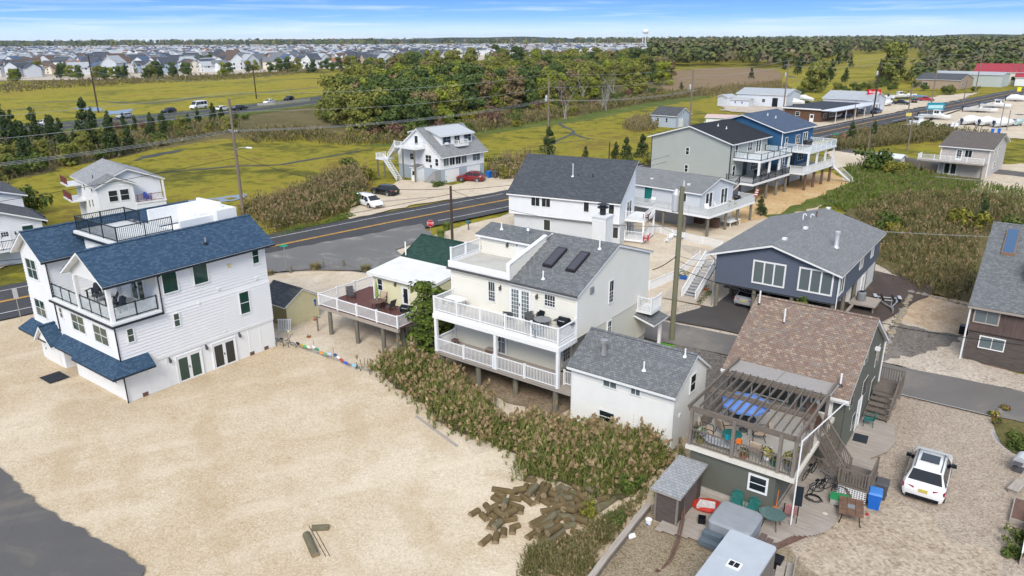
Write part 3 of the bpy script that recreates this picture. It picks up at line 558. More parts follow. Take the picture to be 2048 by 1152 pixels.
door(L,'y-',-16.6,-30.6,-28.3,0,2.05,m_trim)
for k in range(1,5): m=MB(); fbox(m,'y-',-16.6,-30.6,-28.3,.41*k-.01,.41*k+.01,.03,.04); m.build('panel_seam',m_grey,L)
m=MB(); fbox(m,'y-',-16.6,-30.4,-28.5,1.7,1.95,.03,.045); m.build('pane',m_glass,L)
for y in (-15.1,-13.75,-7.4,-6.45): m=MB(); fbox(m,'x+',-18.85,y-.03,y+.03,0,2.4,0,.02); m.build('batten',m_white,L)
for x in (-20.2,-21.5,-22.4,-24.2,-25.1): m=MB(); fbox(m,'y-',-16.6,x-.03,x+.03,0,2.4,0,.02); m.build('batten',m_white,L)
m=MB(); fbox(m,'x+',-18.82,-16.6,-5.2,2.3,2.5,0,.03); m.build('band_board',m_white,L)
for a0,a1 in ((-13.1,-11.3),(-10.4,-8.6)): door(L,'x+',-18.85,a0,a1,.05,2.05,m_trim,(.25,1.85),n=2,gm=m_gglass if a0<-11 else m_glass)
for a,z0 in ((-13.54,2.0),(-10.83,2.0),(-8.17,2.05)): lampw(L,'x+',-18.85,a,z0)
for a0,a1,z0,z1 in ((-15.97,-15.6,4.16,5.04),(-12.81,-12.45,4.22,5.1),(-7.8,-7.05,3.56,5.17),(-6.32,-5.83,7.05,8.15)): window(L,'x+',-18.82,a0,a1,z0,z1,mat=m_gglass)
for a0,a1,z0,z1 in ((-13.18,-12.19,6.67,8.1),(-10.98,-9.97,6.7,8.1)): window(L,'x+',-18.82,a0,a1,z0,z1,mat=m_gglass,nz=1)
for y in (-15.5,-7.3,-6.05): m=MB(); fbox(m,'x+',-18.85,y-.18,y+.18,.12,.4,0,.03); m.build('flood_vent',m_rust,L)
m=MB(); fbox(m,'x+',-18.82,-8.35,-8.1,7.25,7.5,0,.06); m.build('exhaust_hood',plain('cream_plastic',(.7,.62,.3),.6),L)
for y,z in ((-9.3,5.95),(-10.9,5.35),(-6.2,5.9),(-9.2,2.75)): m=MB(); fbox(m,'x+',-18.82,y-.08,y+.08,z-.08,z+.08,0,.07); m.build('outlet_box',m_trim,L)
for a0,a1,z0,z1 in ((-30.5,-28.95,6.6,8.0),(-30.5,-28.95,3.72,4.98),(-24.8,-23.05,3.95,5.1),(-21.75,-19.95,3.82,5.0),(-21.6,-19.9,1.2,1.95)): window(L,'y-',-16.63 if z0>2.5 else -16.6,a0,a1,z0,z1,nx=2,mat=m_gglass)
window(L,'y-',-16.63,-26.55,-26.15,4.4,5.1,mat=m_gglass)
pipe(L,[(-26.9,-16.9,8.3),(-27.1,-16.72,8.1),(-27.1,-16.7,3.2)]); pipe(L,[(-18.75,-16.7,5.4),(-18.75,-16.7,3.1)]); pipe(L,[(-18.4,-17.2,2.3),(-18.75,-16.7,2.15),(-18.75,-16.7,.1)]); pipe(L,[(-18.4,-13.4,8.1),(-18.75,-13.45,7.9),(-18.75,-13.45,5.5)])
m=MB(); m.box(-27.5,-18.5,.2,-25.9,-17.2,.215)
tag(m.build('door_mat',m_mat),'dark mat on the sand before the recessed entry of the white house','mat')
# =============== yellow shed ===============
D=house('garden_shed','small pale yellow shed with dark shingle roof beside the white house','shed',(-22.8,-.6,0))
gwall(D,-24.6,-21.2,-2.25,1.0,.1,2.05,3.05,'x',plain('pale_yellow_boards',(.66,.60,.36),.7,var=.08)); groof(D,-24.8,-21.05,-2.5,1.25,2.0,3.12,'x',s_dgrey,fascia=m_trim,th=.08)
m=MB(); m.box(-24.6,-2.27,.1,-21.2,-2.25,1.95)
m.build('side_boards',wood('mossy_boards',(.42,.36,.18),(.28,.23,.10),ax=(12,12,.8)),D)
slabp(D,'skid',-21.35,-2.2,-21.05,1.,0,.12,m_rust); m=MB(); m.box(-21.2,.55,1.55,-21.15,.75,1.75); m.box(-21.2,.6,1.15,-21.15,.72,1.5); m.build('painted_plaque',m_blue,D)
# =============== cream cottage ===============
Q=house('beach_cottage','cream cottage on pilings with flat white roof and a red deck','cottage',(-13,3.5,0))
for x,y in ((-17.2,-1.1),(-14.1,-1.1),(-11.2,-1.1),(-9.8,-.9),(-17.2,3.4),(-14.1,2.4),(-10.5,2.4),(-14,6),(-10,6),(-10,-.2)): piling(Q,x,y,0,2.25,.16)
m=MB(); m.box(-18.35,-1.3,2.15,-9.4,-1.1,2.42); m.box(-18.35,-1.1,2.15,-18.15,5,2.42); m.build('deck_beam',m_wood,Q)
for k in range(30):
    y=-1.25+k*.12; slabp(Q,'deck_board',-18.35,y,-9.4 if y<2.2 else -15.5,y+.113,2.422,2.45,m_redwood)
for k in range(18):
    y=2.35+k*.12; slabp(Q,'deck_board',-18.35,y,-15.5,y+.113,2.422,2.45,m_redwood)
railing(Q,[(-15.6,4.4,2.45),(-18.25,4.4,2.45),(-18.25,-1.2,2.45),(-9.5,-1.2,2.45),(-9.5,1.6,2.45)],.92,m_vinyl,'bal',2.1,.12,.115)
wall(Q,-15.5,2.25,2.3,-9.2,6,4.75,y_sid); shed_roof(Q,[(-15.9,1.85,4.85),(-9.1,1.85,4.85),(-9.1,5.95,5.25),(-15.9,5.95,5.25)],m_rubberroof,.16)
gwall(Q,-15.6,-8.8,5.9,11.0,2.3,4.85,6.5,'x',y_sid); groof(Q,-15.9,-8.6,5.7,11.2,5.2,6.6,'x',s_green,rc=8.4)
window(Q,'y-',2.25,-15.0,-14.5,3.45,4.35,mat=m_glass,fmat=m_trim); door(Q,'y-',2.25,-12.3,-11.6,2.46,4.25,m_trim,(2.9,4.1)); lampw(Q,'y-',2.25,-13.0,4.3); corner(Q,-15.5,2.25,2.3,4.75); vent(Q,-15.5,6.0,5.2,1.3,.06)
for x in (-13,-10.9): m=MB(); m.box(x-.08,2.5,2.0,x+.08,6,2.3); m.build('floor_joist',m_wood,Q)
# =============== big cream house in the middle ===============
H=house('cream_house','three level cream house with two white railed balconies and grey roof','house',(0,4,0))
piles=[(4.4,-1.4),(1.0,-1.0),(-1.8,-1.4),(-5,-1.4),(4.4,2),(1,3),(-5,2.5),(-2,2.5),(4.4,7),(0,7),(-5,7)]
for x,y in piles: piling(H,x,y,0,1.75,.19)
m=MB(); m.prism([(-5.5,.5),(3.2,.5),(3.2,2.6),(4.7,2.6),(4.7,10.3),(-5.5,10.3)],1.7,4.62); m.build('wall',plain('cream_panel',(.68,.66,.57),.6,var=.05),H)
A=[(.4,4.6),(.4,7.5),(5.4,9.55),(10.3,7.95),(10.3,4.6)]
m=MB(); m.quad(*[(4.7,y,z) for y,z in A[::-1]]); m.quad(*[(-.35,y,z) for y,z in A]); 
for i in range(5):
    a,b=A[i],A[(i+1)%5]; m.quad((-.35,a[0],a[1]),(-.35,b[0],b[1]),(4.7,b[0],b[1]),(4.7,a[0],a[1])) if i not in (1,2) else None
m.build('wall',c_sid,H); wall(H,-5.5,.4,4.6,-.352,10.3,7.72,c_sid); clad(H,'x+',4.7,A,c_sid); clad(H,'y-',.4,[(-.35,4.6),(4.7,4.6),(4.7,7.5),(-.35,7.5)],c_sid); clad(H,'y-',3.75,[(-5.5,7.72),(-.352,7.72),(-.352,9.1),(-5.5,9.1)],c_sid); clad(H,'x+',-.32,[(.2,7.6),(4.4,7.6),(4.4,9.6),(.2,8.55)],c_sid)
A2=[(3.75,7.72),(3.75,9.1),(5.4,9.55),(10.3,7.95),(10.3,7.72)]
m=MB(); m.quad(*[(-5.5,y,z) for y,z in A2]); m.quad(*[(-.352,y,z) for y,z in A2[::-1]]); m.quad((-5.5,3.75,7.72),(-.352,3.75,7.72),(-.352,3.75,9.1),(-5.5,3.75,9.1)); m.quad((-.352,10.3,7.72),(-5.5,10.3,7.72),(-5.5,10.3,7.95),(-.352,10.3,7.95)); m.build('wall',c_sid,H)
# roof sheets
def sheet(q,mat=s_grey,nm='roof'): shed_roof(H,q,mat,.14)
sheet([(-.3,.12,7.52),(4.85,.12,7.52),(4.85,5.4,9.68),(-.3,5.4,9.68)]); sheet([(4.85,10.6,7.98),(-5.8,10.6,7.98),(-5.8,5.4,9.68),(4.85,5.4,9.68)]); sheet([(-5.85,3.45,9.2),(-.5,3.45,9.2),(-.5,5.4,9.68),(-5.85,5.4,9.68)])
slabp(H,'roof_deck_floor',-5.5,.3,-.5,3.75,7.72,7.78,m_deckfl)
m=MB(); m.box(-5.65,.2,7.55,-.36,.36,8.0); m.box(-5.65,.36,7.55,-5.5,3.75,7.98); m.build('parapet',m_vinyl,H)
m=MB(); m.hexa([(-.5,.2,7.6),(-.32,.2,7.6),(-.32,4.4,7.6),(-.5,4.4,7.6)],[(-.5,.2,8.6),(-.32,.2,8.6),(-.32,4.4,9.62),(-.5,4.4,9.62)]); m.build('parapet_wall',c_sid,H)
m=MB(); m.slab([(-.56,.12,8.66),(-.26,.12,8.66),(-.26,4.5,9.7),(-.56,4.5,9.7)],.06); m.box(-.55,.12,7.58,-.27,.19,8.6); m.build('parapet_cap',m_vinyl,H)
railing(H,[(-5.55,.45,7.98),(-5.55,3.6,7.98)],.85,m_vinyl,'bal',1.7,.12,.115)
door(H,'y-',3.75,-2.4,-1.4,7.8,9.0,m_trim); lampw(H,'y-',3.75,-3.1,8.75)
m=MB(); m.box(-5.7,.06,7.42,4.9,.14,7.55); m.build('gutter',m_dgrey,H)
for a,b in (((1.0,1.75),(2.35,0)),((2.8,3.5),(4.4,0))):
    x0,x1=a; f=lambda y:7.52+(y-.12)*.409; y0,y1=2.0,3.9; m=MB(); m.hexa([(x0,y0,f(y0)),(x1,y0,f(y0)),(x1,y1,f(y1)),(x0,y1,f(y1))],[(x0,y0,f(y0)+.16),(x1,y0,f(y0)+.16),(x1,y1,f(y1)+.16),(x0,y1,f(y1)+.16)]); sk=m.build('skylight',plain('bronze_frame',(.02,.018,.022),.4),H)
    m=MB(); m.slab([(x0+.08,y0+.1,f(y0+.1)+.175),(x1-.08,y0+.1,f(y0+.1)+.175),(x1-.08,y1-.1,f(y1-.1)+.175),(x0+.08,y1-.1,f(y1-.1)+.175)],.01); m.build('pane',glass('skylight_glass',(.05,.045,.06)),sk)
vent(H,1.8,.95,7.86,.55); vent(H,3.8,4.6,9.35,.85); vent(H,-4.3,4.6,9.5,.5); m=MB(); m.lathe([(.09,0),(.09,.35),(.2,.4),(.12,.6),(.02,.62)],(-1.9,4.5,9.4),10); m.build('turbine_vent',m_metal,H)
# chimney
wall(H,.35,9.5,7.6,1.5,10.5,10.1,c_sid2,'chimney'); slabp(H,'chimney_cap',.28,9.42,1.57,10.58,10.1,10.24,m_trim)
m=MB(); m.lathe([(.22,10.24),(.22,10.75),(.42,10.76),(.42,10.83),(.25,10.86),(.25,11.0),(.46,11.02),(.05,11.16)],(.92,10,0),12); m.build('flue',plain('dark_steel',(.06,.06,.065),.4,.6),H)
window(H,'y-',.4,-2.2,-1.68,5.75,7.1,gx=3,gz=6); dr=door(H,'y-',.4,-.42,1.22,4.95,7.05,m_trim,(5.05,6.95),3,7,m_pale_glass,n=2); window(H,'y-',.4,2.35,3.12,6.38,7.12,gx=4,gz=4)
for a in (-1.2,1.75): lampw(H,'y-',.4,a,6.85)
window(H,'x+',4.7,4.42,4.95,5.8,7.3,gx=2,gz=6); window(H,'x+',4.7,4.4,4.85,3.65,4.45,gx=2,gz=4); m=MB(); fbox(m,'x+',4.7,1.9,2.3,7.15,7.55,0,.12); m.build('exhaust_hood',m_grey,H)
door(H,'y-',.5,-1.6,-.85,1.98,3.25+.6,m_trim,(2.1,3.7),4,2); door(H,'x+',3.2,1.15,2.15,1.98,3.9,m_trim,(2.3,3.75),3,5)
for x,y in ((4.72,.4),(-5.5,.4)): corner(H,x,y,4.6,7.4,m_trim,.05)
# balconies
slabp(H,'balcony_floor',-5.45,-1.7,4.75,.4,4.72,4.93,m_white); slabp(H,'balcony_deck',-5.3,-1.6,4.65,.4,4.93,4.945,m_deckfl); m=MB(); m.box(-5.5,-1.75,4.4,4.8,-1.6,4.72); m.box(-5.5,-1.6,4.4,-5.35,.4,4.72); m.box(4.65,-1.6,4.4,4.8,.4,4.72); m.build('fascia_beam',m_trim,H)
railing(H,[(-5.4,.3,4.945),(-5.4,-1.62,4.945),(4.68,-1.62,4.945),(4.68,.3,4.945)],.95,m_vinyl,'bal',2.1,.12,.115)
slabp(H,'lower_deck_joists',-5.45,-1.7,5.65,.5,1.72,1.92,m_wood)
for k in range(18): y=-1.75+k*.125; slabp(H,'deck_board',-5.5,y,4.75 if y<-1.5 else 5.65,y+.118,1.922,1.95,m_wood)
railing(H,[(-5.4,.4,1.95),(-5.4,-1.62,1.95),(4.68,-1.62,1.95)],.92,m_vinyl,'bal',2.6,.12,.115); railing(H,[(4.7,-.9,1.95),(5.65,-.9,1.95)],.92,m_vinyl,'bal',2.6,.1,.115)
for x in (-5.3,-.15,4.68): m=MB(); m.box(x-.1,-1.72,1.95,x+.1,-1.52,4.4); m.build('balcony_post',m_vinyl,H)
m=MB(); m.box(-5.48,-1.5,1.95,-5.42,.5,2.9); m.build('side_panel',m_white,H)
# rear balcony and porch on the street side
slabp(H,'rear_balcony_floor',4.7,8.6,5.9,10.2,3.9,4.1,m_white); railing(H,[(4.8,8.65,4.1),(5.85,8.65,4.1),(5.85,10.15,4.1)],.95,m_vinyl,'bal',1.4,.1,.12)
shed_roof(H,[(6.3,8.3,3.35),(6.3,10.6,3.35),(4.7,10.6,3.8),(4.7,8.3,3.8)],s_grey); m=MB(); m.box(5.8,10.1,0,6.0,10.3,3.4); m.build('porch_post',m_vinyl,H)
wall(H,-5.45,2.6,0,4.65,10.25,1.72,plain('dim_block_wall',(.40,.38,.34),.9),'foundation_wall')
# =============== small white house ===============
Sm=house('small_white_house','low white house with plain grey gable roof standing behind the reeds','house',(9,1,0))
gwall(Sm,5.7,12.35,-1.6,2.85,0,3.85,5.3,'x',c_sid2,rc=.85); groof(Sm,5.5,12.55,-1.95,3.15,3.85,5.42,'x',s_grey,rc=.87)
for x in (5.72,12.33): corner(Sm,x,-1.6,0,3.8,m_trim,.05)
window(Sm,'y-',-1.6,7.9,8.75,3.12,3.6,nx=2,nz=1,mat=m_pale_glass); window(Sm,'y-',-1.6,9.72,10.27,3.12,3.58,nx=2,nz=1,mat=m_pale_glass); window(Sm,'y-',-1.6,7.72,8.68,.75,1.45,fr=.09); window(Sm,'x+',12.35,.47,1.2,3.05,4.1)
m=MB(); fbox(m,'y-',-1.6,5.95,6.3,3.55,3.62,0,.1); m.build('flood_light',m_grey,Sm)
vent(Sm,10.1,-.95,4.42,.55); vent(Sm,11.9,.55,5.2,.5); m=MB(); m.lathe([(.2,0),(.15,.35),(.15,.75),(.24,.78),(.24,.98),(.06,1.02)],(7.3,-.65,4.55),10); m.build('flue',m_metal,Sm,smooth=True)
m=MB(); fbox(m,'x+',12.35,-.9,-.7,2.1,2.3,0,.1); m.build('outlet_box',m_trim,Sm); pipe(Sm,[(9.95,-1.62,0),(9.95,-1.62,1.9)],m_grey,.012,'antenna_cable')
# =============== olive green house with pergola ===============
Gh=house('olive_green_house','olive green house with brown blend shingle roof and a wooden pergola','house',(17,5,0))
gwall(Gh,13.75,20.2,2.9,12.7,0,4.15,7.05,'x',g_sid,rc=7.8); groof(Gh,13.4,20.45,2.45,13.1,4.1,7.2,'x',s_brown,rc=7.8)
wall(Gh,14.6,-4.3,.62,18.9,2.88,2.62,g_sid); m=MB(); m.box(14.62,-4.28,0,18.88,2.88,.62); m.build('foundation',m_conc,Gh)
for x in (18.88,14.62): corner(Gh,x,-4.3,.62,2.6,plain('green_trim',(.12,.13,.11),.6),.04)
m=MB(); m.box(14.35,-4.55,2.6,19.8,2.85,2.82); m.build('porch_floor',plain('cream_fascia',(.72,.68,.6),.6,var=.1),Gh); slabp(Gh,'porch_deck',14.45,-4.45,19.7,2.85,2.82,2.835,plain('pale_tan_vinyl',(.52,.48,.42),.7,var=.1))
window(Gh,'y-',-4.3,17.72,18.5,1.45,2.2,fr=.1)
for x in (14.5,16.7,18.95,19.65): m=MB(); m.box(x-.08,-4.48,2.835,x+.08,-4.32,4.9); m.build('pergola_post',m_woodz,Gh)
for x,y in ((14.5,-1.7),(14.5,1.2),(19.65,-1.7),(19.65,1.2),(17.9,1.9)): m=MB(); m.box(x-.07,y-.07,2.835,x+.07,y+.07,4.9); m.build('pergola_post',m_woodz,Gh)
for y in (-4.4,-1.85,.62): m=MB(); m.box(14.35,y-.06,4.72,19.8,y+.06,4.98); m.build('pergola_beam',m_pw,Gh)
for x in (14.42,19.72): m=MB(); m.box(x-.05,-4.7,4.985,x+.05,2.4,5.16); m.build('pergola_side_beam',m_pwy,Gh)
for k in range(12):
    x=14.85+k*.41; m=MB(); m.box(x-.025,-4.34,4.985,x+.025,.7,5.12); m.build('rafter',m_pwy,Gh)
for x0,x1 in ((14.3,17.0),(17.03,19.85)): m=MB(); m.hexa([(x0,.7,5.02),(x1,.7,5.02),(x1,2.5,4.9),(x0,2.5,4.9)][::1],[(x0,.7,5.06),(x1,.7,5.06),(x1,2.5,4.94),(x0,2.5,4.94)]); m.build('cover_panel',wood('grey_plywood',(.46,.43,.41),(.33,.30,.28),ax=(2,2,2),scale=4),Gh)
railing(Gh,[(14.5,2.,2.835),(14.5,-4.4,2.835),(19.65,-4.4,2.835),(19.65,-1.2,2.835)],.88,m_pw,'bal',9,.1,.16,bt=.035,pmat=m_woodz)
m=MB(); m.path([(19.9,-4.5,.35),(19.9,-4.5,4.9),(20.3,2.4,4.1)],.035,6); m.build('downspout',m_vinyl,Gh)
m=MB(); m.box(13.4,2.36,4.02,20.45,2.44,4.16); m.build('gutter',m_trim,Gh); pipe(Gh,[(20.3,12.9,4.1),(20.3,12.75,3.8),(20.28,12.75,.2)],m_vinyl,.045)
window(Gh,'y-',2.9,18.0,18.45,2.9,4.0,nx=1,nz=1,fmat=m_trim,mat=m_pale_glass); door(Gh,'y-',2.9,18.8,19.55,2.84,4.05,m_trim,(2.95,3.95)); window(Gh,'y-',2.9,15.2,17.2,3.0,3.95,nx=2,nz=1)
for a0,a1,z0,z1 in ((4.1,4.75,2.9,4.35),(7.4,8.6,2.15,3.25),(6.6,7.4,4.7,5.9),(10.4,11.3,3.1,4.3),(5.6,6.2,.9,1.8),(10.3,11.3,.9,2.1)): window(Gh,'x+',20.2,a0,a1,z0,z1,fr=.035,d=.05,mat=m_glass)
door(Gh,'x+',20.2,6.7,7.6,.32,2.25,m_trim); m=MB(); fbox(m,'x+',20.2,9.5,9.75,4.55,4.75,0,.3); m.build('flood_light',m_trim,Gh)
vent(Gh,15.6,6.3,6.25,.95,.05,m_vinyl,m_black); vent(Gh,13.75,7.2,6.8,.9,.05,m_vinyl,m_black); vent(Gh,19.75,3.2,4.6,.7,.05,m_vinyl,m_black)
m=MB(); m.box(20.2,3.0,0,20.24,12.6,.3); m.build('base_board',m_conc,Gh)
# stair from the porch down to the ground deck
st=stairs(Gh,(21.9,-.2,.32),(19.8,.35,2.82),1.0,10,m_pw); railing(Gh,[(19.75,-.2,2.83),(21.2,-.55,1.1)],.85,m_pw,'bal',3,.08,.13,bt=.04); railing(Gh,[(19.75,.9,2.83),(21.3,.55,1.1)],.85,m_pw,'bal',3,.08,.13,bt=.04)
slabp(Gh,'landing',20.9,-.6,22.5,1.6,.92,1.02,m_pw); railing(Gh,[(21.0,-.55,1.02),(22.4,-.55,1.02),(22.4,1.5,1.02)],.85,m_pw,'bal',1.5,.1,.14,bt=.05)
lat=MB()
for k in range(11): lat.box(21.05+k*.12,-.6,.3,21.09+k*.12,-.58,.9)
for k in range(6): lat.box(21.0,-.605,.32+k*.11,22.4,-.585,.355+k*.11)
lat.build('lattice',m_vinyl,Gh)
# front stoop on the street side
slabp(Gh,'stoop',20.25,11.2,21.7,13.2,1.1,1.2,m_pw)
for x,y in ((20.4,11.3),(21.6,11.3),(21.6,13.1),(20.4,13.1)): piling(Gh,x,y,0,1.15,.06,m_woodz,'stoop_post',True)
stairs(Gh,(20.95,8.9,.32),(20.95,11.2,1.2),1.3,5,m_pwy); railing(Gh,[(20.3,13.15,1.2),(21.65,13.15,1.2),(21.65,11.25,1.2)],.9,m_pw,'bal',1.6,.09,.15,bt=.05); railing(Gh,[(21.65,11.2,1.2),(21.65,9.2,.42)],.9,m_pw,'bal',2.,.09,.3,bt=.05)
# ground deck of single boards
gd=house('ground_deck','weathered grey plank deck wrapped round the olive green house','deck',(19,-4,0))
def boards(par,poly,wd,z,mat,gap=.012,th=.035,y0=None,y1=None):
    ys=[p[1] for p in poly]; y=min(ys)+.01
    while y<max(ys)-.02:
        yc=y+wd/2; xs=[]
        for (a,b) in zip(poly,poly[1:]+poly[:1]):
            if (a[1]<=yc)!=(b[1]<=yc): xs.append(a[0]+(b[0]-a[0])*(yc-a[1])/(b[1]-a[1]))
        xs.sort()
        for i in range(0,len(xs)-1,2):
            cuts=[xs[i]]
            if xs[i+1]-xs[i]>3.5: cuts.append(xs[i]+(xs[i+1]-xs[i])*rnd.uniform(.3,.7))
            cuts.append(xs[i+1])
            for c0,c1 in zip(cuts,cuts[1:]): slabp(par,'plank',c0+.004,y+gap/2,c1-.004,y+wd-gap/2,z-th,z+rnd.uniform(-.004,.004),mat)
        y+=wd
boards(gd,[(14.75,-8.6),(17.2,-8.0),(19.6,-7.4),(19.75,-6.2),(20.2,-5.2),(20.9,-4.7),(21.4,-4.0),(21.6,-3.1),(21.5,-2.3),(21.0,-1.2),(20.9,1.3),(18.95,1.4),(18.95,-4.25),(14.75,-4.25)],.145,.3,m_wood)
boards(gd,[(20.26,2.2),(21.9,1.8),(22.2,3.4),(21.7,4.2),(22.3,5.4),(22.5,7.0),(22.1,8.6),(21.9,9.2),(20.26,9.4)],.145,.3,m_wood)
m=MB(); m.prism([(14.8,-8.5),(19.5,-7.3),(20.8,-4.6),(21.4,-3.2),(20.8,-1),(18.95,1.3),(18.95,-4.2),(14.8,-4.2)],.05,.255); m.build('deck_frame',m_rust,gd)
boards(gd,[(19.75,-9.4),(20.6,-9.3),(20.7,-7.5),(19.9,-7.4)],.145,.2,m_wood)
# tool shed
T=house('tool_shed','weathered wooden tool shed with grey shingle roof by the plank deck','shed',(14.9,-6.4,0))
wall(T,14.35,-7.75,.05,15.45,-4.8,1.82,br_sid); 
shed_roof(T,[(14.1,-7.9,1.95),(15.65,-7.9,1.95),(15.65,-4.6,2.15),(14.1,-4.6,2.15)],shingle('pale_grey_tab_shingles',[(.36,.37,.38),(.42,.43,.44),(.48,.48,.49)],.26,.2),.06,m_wood); m=MB(); m.box(15.45,-6.9,.15,15.48,-5.4,1.75); m.build('door',wood('grey_door_boards',(.22,.18,.16),(.12,.09,.08),ax=(8,8,.8)),T)
for x,y in ((15.46,-7.75),(14.35,-7.75)): m=MB(); m.box(x-.05,y-.05,.05,x+.05,y+.05,1.8); m.build('corner_board',m_woodz,T)
# =============== slate blue house on pilings ===============
B=house('slate_blue_house','slate blue house on pilings with low weathered grey gable roof','house',(10,30,0))
gwall(B,5.1,15.0,22.65,38.4,2.5,5.05,6.5,'y',b_sid,rc=9.75); groof(B,4.35,15.35,22.2,38.9,5.0,6.62,'y',s_grey2,rc=9.75)
m=MB(); m.box(5.15,22.7,2.35,14.95,38.3,2.5); m.build('floor_frame',m_dgrey,B)
for x in (5.3,8.5,11.6,14.8):
    for y in (22.9,26.5,30.5,34.5,38.1): piling(B,x,y,0,2.36,.17)
wall(B,10.5,30.5,0,14.93,38.3,2.36,m_white,'storage_wall')
for a0,a1,z0,z1 in ((8.4,10.85,3.15,4.9),(12.12,14.55,3.2,4.95)): window(B,'y-',22.65,a0,a1,z0,z1,nx=3,nz=1,fr=.13,bar=.12,mat=m_pale_glass)
for a0,a1,z0,z1 in ((23.2,24.6,3.1,4.75),(30.2,31.2,3.5,4.8),(34.6,35.4,3.5,4.6)): window(B,'x+',15.0,a0,a1,z0,z1,nx=2,nz=1,fr=.1,mat=m_pale_glass)
door(B,'x+',14.95,32.4,33.4,.1,2.1,m_trim)
m=MB(); m.lathe([(.3,0),(.2,.15),(.17,.2),(.17,1.2),(.22,1.22),(.22,1.42),(.05,1.45)],(13.3,28.3,5.55),10); m.build('flue',m_alu,B,smooth=True)
for x,y in ((9.0,33.5),(9.6,33.8)): m=MB(); z=6.4; m.path([(x,y,z),(x,y,z+.45),(x+.1,y,z+.55),(x+.25,y,z+.5),(x+.27,y,z+.4)],.05,6); m.build('gooseneck_vent',m_vinyl,B)
m=MB(); m.tube((9.9,34.6,6.4),(9.9,34.6,7.1),.07,8); m.build('vent_pipe',m_rust,B); 
for x,y in ((9.85,24.4),(10.2,29.2),(9.75,38.5)): m=MB(); m.box(x,y,6.55 if x<10 else 6.52,x+.35,y+.4,6.72); m.build('roof_vent',m_trim,B)
m=MB(); m.path([(9.75,38.8,6.6),(9.75,38.8,7.4)],.02,5); m.path([(9.2,38.8,7.4),(10.6,38.5,7.45)],.015,4); m.build('antenna',m_dgrey,B)
slabp(B,'side_deck',2.7,28.2,5.1,39.5,2.3,2.5,m_vinyl); railing(B,[(2.8,29.0,2.5),(2.8,39.4,2.5),(5,39.4,2.5)],.95,m_vinyl,'bal',2.2,.11,.13); stairs(B,(2.55,23.4,.0),(2.55,28.4,2.45),1.25,13,plain('grey_composite_tread',(.42,.43,.44),.7),stringer=m_vinyl)
for x in (1.9,3.2): railing(B,[(x,23.4,.05),(x,28.3,2.5)],.9,m_vinyl,'bal',6,.12,.12)
for x,y in ((2.9,30),(2.9,34),(2.9,38.5)): piling(B,x,y,0,2.3,.11,m_vinyl)
pipe(B,[(4.5,22.3,4.9),(5.0,22.5,4.6),(5.05,22.58,.2)],m_grey); pipe(B,[(15.1,22.5,4.9),(15.1,22.58,.3)],m_vinyl)
slabp(B,'equipment_platform',14.9,28.6,17.0,31.0,.75,.9,m_wood); 
for x,y in ((16.8,28.8),(16.8,30.8)): piling(B,x,y,0,.75,.08,m_woodz)
m=MB(); m.box(15.2,22.9,.8,15.4,28.0,.95); m.build('brace_timber',m_wood,B)
A_=house('air_conditioner','grey round-cornered air conditioner on a platform beside the blue house','air conditioner',(15.6,29.7,.9)); m=MB(); m.lathe([(.36,.9),(.38,.95),(.38,1.6),(.3,1.68),(.12,1.7)],(15.6,29.7,0),16); m.build('case',m_grey,A_,smooth=True); m=MB(); m.lathe([(.25,1.69),(.25,1.72)],(15.6,29.7,0),14); m.build('fan_grille',m_black,A_)
# =============== brown shingled house at the right edge ===============
W=house('brown_board_house','weathered brown board house with grey shingle roof at the right edge','house',(28,27,0))
wall(W,24.15,22.75,0,40,38,2.5,br_sid); wall(W,24.1,22.6,2.5,40,38,4.6,br2); m=MB(); m.quad((24.1,22.6,4.6),(24.1,32.3,8.4),(24.1,42,4.6)); m.build('gable_wall',br2,W)
groof(W,23.85,40,22.2,42.4,4.45,8.5,'x',s_grey,rc=32.3,fascia=m_woody)
window(W,'y-',22.6,24.35,25.75,3.25,4.4,nx=2,nz=1,mat=m_pale_glass,fmat=plain('taupe_trim',(.42,.37,.32),.6),fr=.09); window(W,'y-',22.75,24.95,26.4,1.35,2.15,nx=2,nz=1,mat=m_pale_glass)
f=lambda y:4.45+(y-22.2)*.401
m=MB(); x0,x1,y0,y1=24.9,25.75,28.3,31.3; m.hexa([(x0,y0,f(y0)),(x1,y0,f(y0)),(x1,y1,f(y1)),(x0,y1,f(y1))],[(x0,y0,f(y0)+.2),(x1,y0,f(y0)+.2),(x1,y1,f(y1)+.2),(x0,y1,f(y1)+.2)]); sk=m.build('skylight',plain('copper_frame',(.25,.15,.1),.5),W); m=MB(); m.slab([(x0+.07,y0+.07,f(y0)+.24),(x1-.07,y0+.07,f(y0)+.24),(x1-.07,y1-.07,f(y1)+.22),(x0+.07,y1-.07,f(y1)+.22)],.02); m.build('pane',glass('blue_skylight',(.04,.10,.2)),sk)
wall(W,26.9,25.2,5,28.5,27.5,7.6,plain('brown_dormer',(.16,.09,.075),.8),'chimney'); pipe(W,[(24.0,22.4,4.4),(23.98,22.55,.1)],m_vinyl,.06); slabp(W,'sill_timber',24.3,22.55,27,22.72,.0,.15,m_rust)
